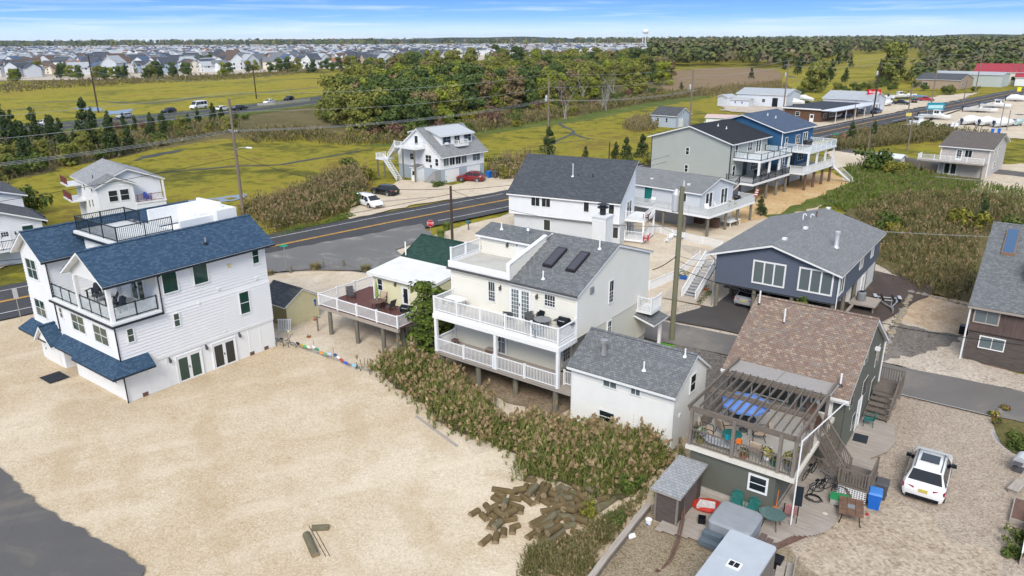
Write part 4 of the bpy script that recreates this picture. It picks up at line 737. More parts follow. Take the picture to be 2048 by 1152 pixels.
# =============== white house with tall charcoal roof (set along the road) ===============
V=house('charcoal_roof_house','white two storey house with steep charcoal roof and two small balconies','house',(-24.7,33,0),R(10))
m=MB(); A=[(0,2.65),(0,5.3),(5.55,8.9),(5.55,2.65)]; m.quad(*[(13.7,y,z) for y,z in A[::-1]]); m.quad(*[(0,y,z) for y,z in A])
m.quad((0,0,2.65),(13.7,0,2.65),(13.7,0,5.3),(0,0,5.3)); m.quad((13.7,5.55,2.65),(0,5.55,2.65),(0,5.55,8.9),(13.7,5.55,8.9)); m.quad((0,0,2.65),(0,5.55,2.65),(13.7,5.55,2.65),(13.7,0,2.65)); m.build('wall',w2_sid,V); clad(V,'y-',0,[(0,2.65),(13.7,2.65),(13.7,5.3),(0,5.3)],w2_sid); clad(V,'x+',13.7,A,w2_sid)
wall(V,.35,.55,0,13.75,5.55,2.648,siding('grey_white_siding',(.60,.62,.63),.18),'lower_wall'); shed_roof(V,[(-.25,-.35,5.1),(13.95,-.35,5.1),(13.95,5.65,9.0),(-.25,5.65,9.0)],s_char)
for a0,a1 in ((2.9,3.95),(4.25,5.3)): window(V,'y-',0,a0,a1,3.85,5.0,nx=2,nz=1,fr=.06)
for a0,a1 in ((9.5,10.1),(12.5,13.1)): window(V,'y-',0,a0,a1,3.75,4.95,nx=1,nz=1)
for a0,a1 in ((4.3,5.1),(12.9,13.5)): window(V,'y-',.55,a0,a1,.9,2.15,nx=1,nz=1)
for x in (0,13.7): corner(V,x,0,2.65,5.1,m_trim,.06)
for z,t in ((.35,.25),(2.65,.25)):
    slabp(V,'balcony_floor',13.75,1.9,16.1,6.2,z,z+t,m_vinyl); railing(V,[(13.85,1.95,z+t),(16.05,1.95,z+t),(16.05,6.15,z+t)],.9,m_vinyl,'bal',2.2,.1,.16,indiv=False)
for y in (2.0,6.1): m=MB(); m.box(15.9,y-.1,.6,16.1,y+.1,2.65); m.build('balcony_post',m_vinyl,V)
door(V,'x+',13.7,2.6,4.4,2.95,4.7,m_trim,(3.05,4.6),n=2); door(V,'x+',13.75,2.6,4.4,.65,2.4,m_trim,(.75,2.3),n=2); vent(V,6.9,2.9,7.1,1.5,.09,m_alu); vent(V,7.6,2.9,7.1,.3,.05,m_black,m_black); vent(V,9.4,2.9,7.1,.5,.05,m_black,m_black)
m=MB(); m.box(13.8,2,0,16.05,6.1,.35); m.build('deck_skirt',m_wood,V)
# =============== light grey low house with wrap deck ===============
Y=house('light_grey_house','light grey one storey house on pilings with white wraparound deck and flag','house',(-6.6,46.9,0),R(-7))
gwall(Y,-13,0,.2,8.4,2.6,4.85,6.05,'x',lg_sid); groof(Y,-13.3,.35,-.2,8.8,4.85,6.2,'x',s_grey2)
slabp(Y,'deck_floor',-11.5,-1.7,2.4,.2,2.35,2.6,m_vinyl); slabp(Y,'deck_floor',0,.2,2.4,10,2.35,2.6,m_vinyl); railing(Y,[(-11.4,.1,2.6),(-11.4,-1.6,2.6),(2.3,-1.6,2.6),(2.3,9.9,2.6),(.1,9.9,2.6)],.9,plain('dull_white_wood',(.60,.62,.62),.7,var=.1),'bal',3,.1,.13,indiv=False,bt=.055)
for x,y in ((-8,-1.4),(-4,-1.4),(-1,-1.4),(2.1,-1.4),(2.1,3),(2.1,6),(2.1,9.6),(-4,2),(0,4)): piling(Y,x,y,0,2.36,.17)
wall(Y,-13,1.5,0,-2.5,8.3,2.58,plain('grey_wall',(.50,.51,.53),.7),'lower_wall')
window(Y,'y-',.2,-11.6,-10.9,3.7,4.5,nz=1); door(Y,'y-',.2,-7.8,-6.9,2.62,4.6,plain('teal_door',(.01,.16,.14),.5)); window(Y,'y-',.2,-3.1,-1.9,3.5,4.5,nx=2,nz=1)
for a in (1.4,5.2): door(Y,'x+',0,a,a+1.7,2.62,4.6,m_trim,(2.75,4.5),n=2)
for x,y in ((-11,2),(-8,1.5),(-2.5,1.2)): m=MB(); m.box(x,y,5.3+.0,x+.3,y+.3,5.5); m.build('roof_vent',m_trim,Y)
# =============== sage grey house ===============
def twin(nm,lab,loc,sid,roof,ze,zr,black,gap):
    Z=house(nm,lab,'house',loc,R(-7)); gwall(Z,-13.3,0,0,11.6,2.8,ze,zr,'y',sid); groof(Z,-13.8,.5,-.5,12.1,ze-.05,zr+.15,'y',roof)
    wall(Z,-9,.8,0,-.6,11,2.8,m_white,'storage_wall'); rm=m_dark if black else m_vinyl
    for z in (2.75,5.75):
        y0=-1. if z<4 else .8; slabp(Z,'deck_floor',0,y0,4.3,11,z,z+.28,m_vinyl); slabp(Z,'deck_surface',.0,y0+.1,4.2,10.9,z+.28,z+.295,m_gdeck); railing(Z,[(.1,y0+.1,z+.295),(4.2,y0+.1,z+.295),(4.2,10.9,z+.295),(.1,10.9,z+.295)],.95,rm,'glass' if z>4 else 'bal',2.2,.08,.14,indiv=False)
    for y in (.9,4.2,7.5,10.7):
        piling(Z,3.9,y,0,2.75,.2,m_rust if not black else m_pile); m=MB(); m.box(3.9,y-.13,3.03,4.16,y+.13,5.75); m.build('deck_post',m_vinyl,Z)
    for y in (3,8): piling(Z,.4,y,0,2.75,.17)
    window(Z,'y-',0,-7.2,-6.7,6.0,7.0); window(Z,'y-',0,-7.2,-6.7,3.4,4.4)
    window(Z,'x+',0,1.2,1.9,6.3,7.8) ; window(Z,'x+',0,.9,1.6,3.4,4.9); window(Z,'x+',0,5.0,6.4,6.6,7.8,nx=2); door(Z,'x+',0,7.7,9.4,6.05,8.0,m_trim,(6.2,7.9),n=2); door(Z,'x+',0,4.2,5.2,3.05,5.1,m_dark); window(Z,'x+',0,6.6,8.8,3.6,4.8,nx=3)
    for x in (-13.25,0): corner(Z,x,0,2.8,ze-.1,m_dark if black else m_trim,.06)
    for x,y in ((-5,5),(-3.8,5.4),(-9,8)): vent(Z,x,y,zr-abs(x+6.65)*(zr-ze)/6.65+.2,.35,.05)
    return Z
PG=twin('sage_grey_house','sage grey three level house with black roof and black glass deck railings',(-10.5,66.9,0),pg_sid,s_black,8.25,10.15,True,0)
BL=twin('deep_blue_house','deep blue three level house with slate blue roof and white deck railings',(-7.3,79.7,0),bl_sid,s_blue,8.9,10.9,False,0)
stairs(PG,(1.5,-4.6,1.6),(1.5,-1.0,2.95),1.5,6,m_vinyl); railing(PG,[(2.3,-4.6,1.6),(2.3,-1.1,3.0)],.9,m_dark,'bal',4,.07,.2,indiv=False); slabp(PG,'stair_landing',-.5,-6.2,2.4,-4.5,1.4,1.6,m_vinyl); piling(PG,2.2,-6,0,1.4,.1,m_vinyl); piling(PG,-.3,-6,0,1.4,.1,m_vinyl)
stairs(BL,(6.6,12.8,0),(4.2,10.4,2.9),1.1,12,m_vinyl); railing(BL,[(7.0,12.4,.05),(4.6,10.0,2.95)],.9,m_vinyl,'bal',5,.08,.2,indiv=False)
# =============== white gabled house across the road ===============
Fw=house('gabled_road_house','white gabled house with grey roof, dormers and an outside staircase across the road','house',(-53.2,52.6,0),R(-6.5))
wall(Fw,-10.8,0,0,0,9.9,2.3,plain('blue_grey_wall',(.40,.46,.52),.7),'garage_wall'); gwall(Fw,-10.8,0,0,9.9,2.3,4.75,8.5,'y',w_sid); groof(Fw,-11.5,.7,-.4,10.3,4.4,8.65,'y',shingle('faded_grey_shingles',[(.26,.27,.27),(.32,.33,.33),(.38,.38,.38)],.4,.16))
A=[(-5.3,8.5),(-1.6,7.7),(-1.6,5.9),(-5.3,5.9)]; m=MB(); m.hexa([(-5.4,1.7,5.6),(-1.5,1.7,5.6),(-1.5,8.6,5.6),(-5.4,8.6,5.6)],[(-5.4,1.7,8.5),(-1.5,1.7,7.5),(-1.5,8.6,7.5),(-5.4,8.6,8.5)]); m.build('dormer_wall',w_sid,Fw)
shed_roof(Fw,[(-1.1,1.3,7.5),(-1.1,9.0,7.5),(-5.4,9.0,8.62),(-5.4,1.3,8.62)],plain('pale_roof',(.50,.52,.54),.7)); shed_roof(Fw,[(-9.6,8.8,7.6),(-9.6,1.2,7.6),(-5.4,1.2,8.63),(-5.4,8.8,8.63)],plain('pale_roof_b',(.50,.52,.54),.7)); m=MB(); m.box(-9.2,1.6,6,-5.5,8.4,7.55); m.build('dormer_wall',w_sid,Fw)
for a0,a1 in ((2.0,3.6),(6.8,8.3)): window(Fw,'x+',-1.5,a0,a1,6.2,7.35,nx=2,nz=2,fmat=plain('blue_grey_trim',(.3,.38,.45),.6))
window(Fw,'x+',-1.5,4.5,5.7,5.95,7.3,nx=2,nz=1); slabp(Fw,'dormer_balcony',-1.5,4.2,-.2,6.6,5.6,5.75,m_vinyl); railing(Fw,[(-1.4,4.3,5.75),(-.25,4.3,5.75),(-.25,6.5,5.75),(-1.4,6.5,5.75)],.85,m_vinyl,'bal',1.6,.09,.16,indiv=False)
for k in range(4): window(Fw,'x+',0,.6+k*1.35,1.7+k*1.35,2.85,4.1,nx=2,nz=1,mat=m_glass if k in (1,2) else m_pale_glass)
window(Fw,'x+',0,7.2,8.9,2.95,4.2,nx=2,mat=m_pale_glass); 
for a in (1.0,5.9): 
    dd=door(Fw,'x+',0,a,a+2.9,.05,2.1,m_trim)
    for k in range(4): m=MB(); fbox(m,'x+',0,a+.2+k*.68,a+.65+k*.68,1.75,1.95,.03,.04); m.build('pane',m_glass,dd)
window(Fw,'y-',0,-6.2,-5.4,5.9,7.3,nz=1); window(Fw,'y-',0,-3.6,-2.2,3.3,4.4,nx=2); window(Fw,'y-',0,-7.6,-6.6,3.3,4.3); window(Fw,'y-',0,-1.2,-.5,2.9,4.0); window(Fw,'y-',0,-2.6,-2.1,2.4,2.9,nz=1)
slabp(Fw,'upper_deck',-9.0,-2.3,-3.6,0,5.4,5.62,m_vinyl); railing(Fw,[(-9,-2.2,5.62),(-3.7,-2.2,5.62),(-3.7,-.1,5.62)],.85,m_vinyl,'bal',1.7,.09,.16,indiv=False); slabp(Fw,'middle_deck',-13.6,-2.8,-11.2,-.6,3.0,3.2,m_vinyl); railing(Fw,[(-13.5,-.7,3.2),(-13.5,-2.7,3.2),(-11.3,-2.7,3.2)],.85,m_vinyl,'bal',1.7,.09,.16,indiv=False)
stairs(Fw,(-11.2,-1.5,3.2),(-8.9,-1.5,5.6),1.1,10,m_woody,stringer=m_vinyl); railing(Fw,[(-11.2,-2.05,3.2),(-9,-2.05,5.6)],.85,m_vinyl,'bal',3,.09,.18,indiv=False); stairs(Fw,(-7.6,-2.6,.05),(-11.3,-2.2,3.15),1.1,13,m_vinyl); railing(Fw,[(-7.6,-3.2,.05),(-11.2,-2.8,3.15)],.85,m_vinyl,'bal',4,.09,.18,indiv=False)
for x,y,z in ((-13.3,-2.6,3),(-11.5,-2.6,3),(-6.9,-2.2,5.4),(-3.9,-2.2,5.4)): piling(Fw,x,y,0,z,.14)
wall(Fw,-5.6,-1.6,0,-4.2,0,2.4,w_sid,'entry_vestibule'); door(Fw,'y-',-1.6,-5.4,-4.5,.05,2.0,m_trim,(1.1,1.8)); shed_roof(Fw,[(-5.8,-1.8,2.45),(-4.0,-1.8,2.45),(-4.0,0,2.75),(-5.8,0,2.75)],s_grey2); m=MB(); m.hexa([(-3,-1.3,0),(0,-1.3,0),(0,0,0),(-3,0,0)],[(-.6,-1.3,2.1),(0,-1.3,2.3),(0,0,2.3),(-.6,0,2.1)]); m.build('cellar_stair_cover',plain('weathered_roof_panel',(.34,.34,.33),.8,var=.25),Fw)
m=MB(); m.box(-1.75,2.3,6.0,-1.2,3.0,6.35); m.build('window_air_conditioner',m_trim,Fw)
# =============== white house over the marsh, left ===============
Lw=house('marsh_white_house','tall white house with pale grey roof and brick red porch railings by the marsh','house',(-66.3,4.6,0),R(-11))
gwall(Lw,-9.8,0,0,7.5,0,5.95,7.45,'x',w_sid); groof(Lw,-10.2,.5,-.45,8.0,5.85,7.6,'x',shingle('pale_grey_shingles',[(.34,.35,.36),(.40,.41,.42),(.46,.46,.47)],.36,.15),rc=3.75)
wall(Lw,0,-.1,0,1.3,3.9,5.9,w_sid,'bay_wall'); groof(Lw,-1.5,1.7,-.5,4.2,5.85,6.9,'x',s_grey2); m=MB(); m.quad((1.3,-.1,5.85),(1.3,3.9,5.85),(1.3,1.9,6.75)); m.build('bay_gable',w_sid,Lw)
for a in (1.0,2.3): window(Lw,'x+',1.3,a,a+.95,3.9,5.2)
slabp(Lw,'porch_floor',0,3.9,1.6,7.5,3.2,3.4,m_vinyl); wall(Lw,0,3.9,0,1.5,7.4,3.2,w_sid,'porch_wall'); railing(Lw,[(1.5,4.1,3.4),(1.5,7.4,3.4)],.9,plain('brick_red_wood',(.22,.07,.06),.7),'bal',1.7,.09,.15,indiv=False); m=MB(); m.box(1.35,7.25,3.4,1.55,7.45,5.8); m.build('porch_post',m_vinyl,Lw)
for x,z in ((-2,4.8),(-5.5,4.6),(-2.6,2.9),(-4.2,2.6),(-4.2,.6)): window(Lw,'y-',0,x,x+.6,z,z+.9)
slabp(Lw,'rear_deck',-9.8,-1.7,-5.6,0,3.1,3.3,m_vinyl); railing(Lw,[(-9.7,-1.6,3.3),(-5.7,-1.6,3.3)],.9,plain('brick_red_rail',(.2,.06,.055),.7),'bal',1.6,.09,.14,indiv=False); railing(Lw,[(-9.7,-1.6,5.2),(-6.7,-1.6,5.2)],.9,plain('brick_red_rail_b',(.2,.06,.055),.7),'bal',1.6,.09,.14,indiv=False); slabp(Lw,'rear_deck',-9.8,-1.7,-6.6,0,5.0,5.2,m_vinyl)
vent(Lw,-3.,.6,6.2,.5,.05,m_black,m_black)
# two white houses cut by the left edge
for k,(nm,lab,loc,ze,zr,w_) in enumerate((('gabled_white_house','white house with dark gable roof, pale door and black railing at left edge',(-61,-12.3,0),4.4,5.9,8),('rear_white_house','plain white house with dark roof behind at the left edge',(-68.9,-11.9,0),6.0,7.3,9))):
    Z=house(nm,lab,'house',loc,R(-9)); gwall(Z,-10,0,0,w_,0,ze,zr,'x',w_sid); groof(Z,-10.4,.5,-.5,w_+.5,ze-.1,zr+.12,'x',s_dgrey)
    if k==0:
        door(Z,'x+',0,4.0,4.9,2.0,3.7,m_trim,(3.1,3.55),3,2); window(Z,'x+',0,6.1,7.1,3.0,3.9,mat=m_gglass); slabp(Z,'front_deck',0,.3,1.6,5.6,1.78,1.98,m_vinyl); railing(Z,[(1.5,.4,1.98),(1.5,5.5,1.98),(.1,5.5,1.98)],.95,m_dark,'bal',2,.06,.14,indiv=False); window(Z,'x+',0,2.2,3.2,.4,1.4,mat=m_gglass); lampw(Z,'x+',0,5.4,3.3); railing(Z,[(-7,w_+.6,3.4),(-1,w_+.6,3.4)],.95,m_dark,'bal',2,.06,.14,indiv=False)
# =============== beige house, right middle distance ===============
Fr=house('beige_house','beige two level house with brown roof and white upper deck in the marsh','house',(18.2,108,0),R(-6))
gwall(Fr,-7.2,0,0,13,0,4.9,6.5,'x',be_sid,rc=8); groof(Fr,-7.6,.5,-.5,13.5,4.9,6.7,'x',s_tan,rc=8)
slabp(Fr,'deck_floor',-10.2,-2.2,-.2,0,2.35,2.55,m_wood); railing(Fr,[(-10.1,-.1,2.55),(-10.1,-2.1,2.55),(-.3,-2.1,2.55)],.9,m_vinyl,'bal',2.4,.1,.18,indiv=False,bt=.05)
door(Fr,'y-',0,-4.9,-4.0,2.6,4.4,m_trim,(3.0,4.3),2,4); window(Fr,'y-',0,-3.6,-2.6,3.3,4.4,nx=2,nz=1); door(Fr,'y-',0,-6.4,-4.4,.1,2.1,m_trim,(.3,1.95),n=2); window(Fr,'x+',0,3.4,4.2,3.2,4.4); window(Fr,'x+',0,6,6.8,3.0,4.6); window(Fr,'x+',0,4,6,1.2,2.2,nx=2); 
m=MB(); m.box(-4.2,-.04,.1,-1.2,-.01,2.2); m.build('garage_door',be_sid,Fr)
for x in (-9.8,-.4): piling(Fr,x,-2,0,2.35,.12)
for x in (0,-7.2): corner(Fr,x,0,0,4.8,m_trim,.09)
# ---------------- vegetation ----------------
class QM:
    def __init__(s): s.v=[]; s.f=[]; s.mi=[]
    def q(s,a,b,c,d,m=0):
        n=len(s.v); s.v+=[a,b,c,d]; s.f.append((n,n+1,n+2,n+3)); s.mi.append(m)
    def mesh(s,mats,name):
        me=bpy.data.meshes.new(name); me.from_pydata(s.v,[],s.f)
        for m in mats: me.materials.append(m)
        if len(mats)>1: me.polygons.foreach_set('material_index',s.mi)
        me.update(); return me
def blade(Q,x,y,z,ang,L,w_,lean,m,droop=.35):
    "two-segment arching leaf"
    c,s_=math.cos(ang),math.sin(ang); px,py=-s_*w_/2,c*w_/2
    h1=L*.55*math.cos(lean*.6); r1=L*.55*math.sin(lean*.6); h2=h1+L*.45*math.cos(lean+droop); r2=r1+L*.45*math.sin(lean+droop)
    a=(x+px,y+py,z); b=(x-px,y-py,z); c1=(x+c*r1-px,y+s_*r1-py,z+h1); d1=(x+c*r1+px,y+s_*r1+py,z+h1); e=(x+c*r2,y+s_*r2,z+h2)
    Q.q(a,b,c1,d1,m); n=len(Q.v); Q.v+=[d1,c1,e]; Q.f.append((n,n+1,n+2)); Q.mi.append(m)
def tuft(Q,x,y,z,r_,n,size,m,rg,flat=.6):
    for _ in range(n):
        a,b=rg.uniform(0,6.283),rg.uniform(-1,1); s_=math.sqrt(1-b*b); cx,cy,cz=x+r_*s_*math.cos(a),y+r_*s_*math.sin(a),z+r_*b*1.3
        t=rg.uniform(0,6.283); u=(math.cos(t)*size,math.sin(t)*size,rg.uniform(-.4,.4)*size); v=(rg.uniform(-.5,.5)*size*flat,rg.uniform(-.5,.5)*size*flat,size*rg.uniform(.6,1.1))
        Q.q((cx-u[0]-v[0],cy-u[1]-v[1],cz-u[2]-v[2]),(cx+u[0]-v[0],cy+u[1]-v[1],cz+u[2]-v[2]),(cx+u[0]*.5+v[0],cy+u[1]*.5+v[1],cz+u[2]+v[2]),(cx-u[0]*.5+v[0],cy-u[1]*.5+v[1],cz-u[2]+v[2]),m)
def inside(p,poly):
    c=False
    for a,b in zip(poly,poly[1:]+poly[:1]):
        if (a[1]>p[1])!=(b[1]>p[1]) and p[0]<(b[0]-a[0])*(p[1]-a[1])/(b[1]-a[1])+a[0]: c=not c
    return c
def scatter(poly,n,rg):
    xs=[p[0] for p in poly]; ys=[p[1] for p in poly]; out=[]
    while len(out)<n:
        p=(rg.uniform(min(xs),max(xs)),rg.uniform(min(ys),max(ys)))
        if inside(p,poly): out.append(p)
    return out
l_reed=leaf('reed_leaves',[(.035,.07,.012),(.08,.13,.022),(.165,.20,.04),(.30,.265,.10)],scale=.7); l_reed2=leaf('dry_reed_leaves',[(.065,.085,.022),(.13,.13,.042),(.21,.18,.075),(.31,.24,.13)],scale=.3)
l_plume=leaf('reed_plumes',[(.22,.145,.07),(.33,.235,.125),(.43,.325,.19)],scale=.7); l_dry=leaf('dry_grass',[(.13,.115,.045),(.23,.185,.08),(.34,.27,.15)],scale=.25); l_green=leaf('fresh_grass_blades',[(.062,.106,.018),(.125,.188,.031),(.225,.250,.062)],scale=.3)
def reeds(name,label,poly,n,h,w_,plume,mats,seed,nl=6,lean=.5,clump=0.,ps=.05,cat='reeds',fray=0):
    rg=random.Random(seed); Q=QM(); pts=scatter(poly,n,rg)
    E_=[(a,b) for a,b in zip(poly,poly[1:]+poly[:1])]
    def edge(x,y):
        dm=9
        for a,b in E_:
            ux,uy=b[0]-a[0],b[1]-a[1]; t=max(0,min(1,((x-a[0])*ux+(y-a[1])*uy)/(ux*ux+uy*uy+1e-9))); dm=min(dm,math.hypot(x-a[0]-ux*t,y-a[1]-uy*t))
        return dm
    for x,y in pts:
        fall=1.
        if fray:
            dm=edge(x,y); fall=.38+.62*min(1,dm/fray)
            if dm<.25*fray: x+=rg.gauss(0,.3*fray); y+=rg.gauss(0,.3*fray)
            gap=math.sin(x*.9+y*1.7+seed)*math.sin(x*1.9-y*.6)
            if gap>.5 and rg.random()<.75: continue
        k=fall*(.62+.7*(.5+.5*math.sin(x*1.1+seed)*math.cos(y*.9+x*.5))); H_=rg.uniform(*h)*k; a0=rg.uniform(0,6.28); tilt=rg.uniform(0,.34); tx,ty=math.cos(a0)*tilt*H_,math.sin(a0)*tilt*H_
        sw=w_*.35; t=rg.uniform(0,6.28); c,s_=math.cos(t)*sw,math.sin(t)*sw
        Q.q((x-c,y-s_,0),(x+c,y+s_,0),(x+tx+c*.6,y+ty+s_*.6,H_),(x+tx-c*.6,y+ty-s_*.6,H_),0)
        for i in range(nl):
            f=.15+.8*i/nl; blade(Q,x+tx*f,y+ty*f,H_*f*.92,rg.uniform(0,6.28),H_*rg.uniform(.28,.5)*(1.15-f*.4),w_*rg.uniform(.7,1.3),rg.uniform(.35,lean+.85),0,.55)
        if rg.random()<plume:
            for _ in range(4): k_=rg.random(); tuft(Q,x+tx*1.03+math.cos(a0)*ps*2.2*k_,y+ty*1.03+math.sin(a0)*ps*2.2*k_,H_+ps*(2.6*k_-.4),ps*.6,2,ps*.85,1,rg)
    return tag(ob(name,Q.mesh(mats,name)),label,cat,kind='stuff')
# tall reeds in front of the cream house
near=[g2(*p) for p in ((735,735),(770,760),(820,800),(880,850),(930,880),(1000,905),(1040,930),(1040,965),(1120,975),(1190,1010),(1265,1000),(1300,975),(1352,905),(1348,892),(1290,880),(1200,865),(1140,858),(1080,848),(1000,850),(960,790),(900,752),(860,735),(800,718))]
reeds('reed_bed','tall green reeds with tan plumes before the cream and white houses','x' and near,4000,(1.0,2.0),.055,.24,[l_reed,l_plume],3,7,.6,ps=.10,fray=1.3)
reeds('reed_bed','loose tall reeds with tan plumes crowding the white house front',[g2(*p) for p in ((870,840),(905,770),(950,800),(990,850),(1050,865),(1140,868),(1340,900),(1340,940),(1270,990),(1180,985),(1090,955),(1050,935),(990,895))],1900,(.95,1.75),.055,.22,[l_reed,l_plume],5,7,.6,ps=.10,fray=1.2)
reeds('weed_strip','grassy weeds growing along the timber bulkhead below the log heap',[g2(*p) for p in ((1035,1170),(1050,1110),(1120,1095),(1170,1075),(1240,1020),(1290,985),(1290,1005),(1255,1050),(1205,1115),(1180,1170))],1500,(.5,1.2),.035,.1,[l_reed2,l_plume],9,6,.7,ps=.04,cat='weeds',fray=.5)
# field of reeds on the right
fld=[g2(*p) for p in ((1745,512),(1740,470),(1700,430),(1745,400),(1830,390),(2060,400),(2060,470),(1970,470),(1955,600),(1940,612),(1830,583),(1790,560))]
reeds('reed_field','broad field of brownish reeds beyond the slate blue house',fld,5200,(.8,1.7),.075,.14,[l_reed2,l_plume],11,5,.5,ps=.09,fray=2.)
reeds('meadow_grass','rough green and tan meadow grass below the beige house',[g2(*p) for p in ((1690,425),(1640,400),(1700,372),(1690,335),(1800,325),(1880,355),(1970,372),(2060,385),(2060,420),(1830,405),(1745,415))],4200,(.5,1.1),.10,.12,[l_green,l_dry],13,4,.6,ps=.09,cat='grass')
reeds('grass_strip_blades','mown looking green grass beside the orange gravel strip',[g2(*p) for p in ((1545,432),(1700,368),(1745,400),(1690,425),(1620,415))],1500,(.15,.4),.07,0,[l_green],14,3,.6,cat='grass')
# verge of reeds and scrub on the far side of the road
reeds('reed_verge','tall tan and green reeds lining the road beside the white minivan',[g2(*p) for p in ((470,425),(560,400),(650,360),(700,345),(745,350),(735,385),(700,425),(620,452),(548,468),(520,450))],3600,(1.0,2.4),.085,.35,[l_reed2,l_plume],17,5,.5,ps=.10,fray=1.5)
reeds('reed_verge','green and tan reeds behind the charcoal roofed house by the road',[g2(*p) for p in ((975,345),(1005,325),(1060,318),(1075,345),(1040,362),(990,360))],900,(1.0,2.2),.085,.3,[l_reed2,l_plume],18,5,.5,ps=.1)
reeds('reed_belt','long belt of tan reeds along the edge of the woods',[g2(*p) for p in ((480,268),(620,262),(700,278),(830,272),(980,245),(1140,222),(1290,196),(1420,180),(1425,188),(1290,208),(1140,235),(980,262),(830,288),(690,292),(600,282),(500,288))],4600,(1.2,2.5),.20,.3,[l_reed2,l_dry],19,4,.6,ps=.2,fray=3)
reeds('reed_belt','dark scrubby reeds between the left marsh and the highway trees',[g2(*p) for p in ((-40,350),(0,318),(130,300),(240,280),(330,262),(470,240),(480,262),(350,290),(260,310),(120,335),(0,372))],2600,(.8,1.9),.2,.15,[l_reed2,l_dry],21,4,.7,ps=.2,fray=4)
reeds('reed_belt','brushy reeds in front of the boatyard road corner',[g2(*p) for p in ((1655,305),(1665,285),(1720,268),(1800,262),(1900,268),(1985,275),(1890,283),(1790,292),(1720,300))],2600,(1.2,2.3),.13,.3,[l_reed2,l_dry],23,5,.4,ps=.12)
reeds('reed_clump','round tan reed clump in the marsh by the grey cottage',[g2(*p) for p in ((1245,258),(1260,244),(1300,240),(1330,245),(1310,262),(1270,266))],700,(1.2,2.2),.13,.3,[l_reed2,l_dry],25,4,.4,ps=.13)
reeds('reed_belt','shaggy reed belt between the town trees and the yellow marsh',[g2(*p) for p in ((-40,182),(0,170),(120,163),(300,156),(500,148),(640,138),(645,143),(500,158),(300,168),(120,177),(-40,192))],2600,(.9,2.0),.5,.1,[l_reed2,l_dry],27,4,.7,ps=.4,fray=6)
reeds('reed_belt','dry brown reeds along the edge of the brown field',[g2(*p) for p in ((1390,190),(1440,177),(1500,173),(1560,165),(1600,196),(1500,186),(1430,196))],1500,(1.2,2.0),.22,.3,[l_dry,l_dry],28,4,.4,ps=.2)
reeds('grass_verge','green grass edge along the marsh side of the main road',[g2(*p) for p in ((535,475),(548,468),(620,452),(700,428),(712,434),(640,455),(560,477))],1400,(.2,.5),.06,0,[l_green],29,3,.6,cat='grass')
# ---- trees ----
def crown(Q,rg,c,r_,n,size,m=0,up=0.):
    for _ in range(n):
        a,b=rg.uniform(0,6.283),rg.uniform(-.75,1); s_=math.sqrt(max(0,1-b*b)); k=rg.uniform(.6,1.08)
        o=(s_*math.cos(a),s_*math.sin(a),b); p=(c[0]+o[0]*r_[0]*k,c[1]+o[1]*r_[1]*k,c[2]+o[2]*r_[2]*k)
        nx,ny,nz_=o[0]+rg.uniform(-.7,.7),o[1]+rg.uniform(-.7,.7),o[2]+rg.uniform(-.4,.9)+up
        N=Vector((nx,ny,nz_)); N=N.normalized() if N.length>.01 else Vector((0,0,1)); u=N.orthogonal().normalized(); t=rg.uniform(0,6.28); w2=N.cross(u); u,w2=(u*math.cos(t)+w2*math.sin(t)),(w2*math.cos(t)-u*math.sin(t)); sz=size*rg.uniform(.6,1.3); P=Vector(p)
        Q.q(tuple(P-u*sz-w2*sz*.6),tuple(P+u*sz-w2*sz*.7),tuple(P+u*sz*.7+w2*sz*.6),tuple(P-u*sz*.8+w2*sz*.7),m)
def trunk_mesh(rg,h,r_,nb,mat,spread=.5,lift=.5):
    m=MB(); m.tube((0,0,-.1),(rg.uniform(-.1,.1)*h*.3,rg.uniform(-.1,.1)*h*.3,h*.62),r_,6,r_*.45)
    for i in range(nb):
        a=6.28*i/nb+rg.uniform(-.4,.4); z=h*rg.uniform(.22,.6); L=h*spread*rg.uniform(.5,1); e=(math.cos(a)*L*.7,math.sin(a)*L*.7,z+L*lift); m.tube((0,0,z),e,r_*.4,5,r_*.12)
        for s_ in (-1,1): m.tube(e,(e[0]+math.cos(a+s_*.6)*L*.35,e[1]+math.sin(a+s_*.6)*L*.35,e[2]+L*.3),r_*.13,4,r_*.04)
    return m.mesh(mat,'trunk')
m_bark=plain('bark',(.13,.105,.085),.9,var=.3); m_pbark=plain('pale_bark',(.36,.33,.30),.9,var=.25)
L_=[leaf('olive_leaves',[(.041,.061,.014),(.115,.142,.027),(.216,.223,.046),(.297,.277,.068)],scale=.22),leaf('dark_green_leaves',[(.035,.061,.019),(.070,.108,.030),(.135,.176,.046)],scale=.25),leaf('bright_green_leaves',[(.081,.115,.014),(.176,.216,.024),(.324,.331,.047)],scale=.22),leaf('brown_turning_leaves',[(.100,.075,.035),(.188,.144,.065),(.275,.213,.106)],scale=.22)]
l_ced=leaf('cedar_needles',[(.018,.033,.012),(.037,.062,.020),(.077,.105,.033)],scale=.8); l_bush=leaf('bayberry_leaves',[(.03,.055,.012),(.07,.11,.022),(.15,.17,.04)],scale=.8); l_ybush=leaf('yellow_flowering_leaves',[(.08,.10,.015),(.17,.17,.025),(.30,.26,.05)],scale=.8); l_redb=leaf('reddish_leaves',[(.09,.045,.035),(.16,.08,.06),(.2,.13,.09)],scale=.6)
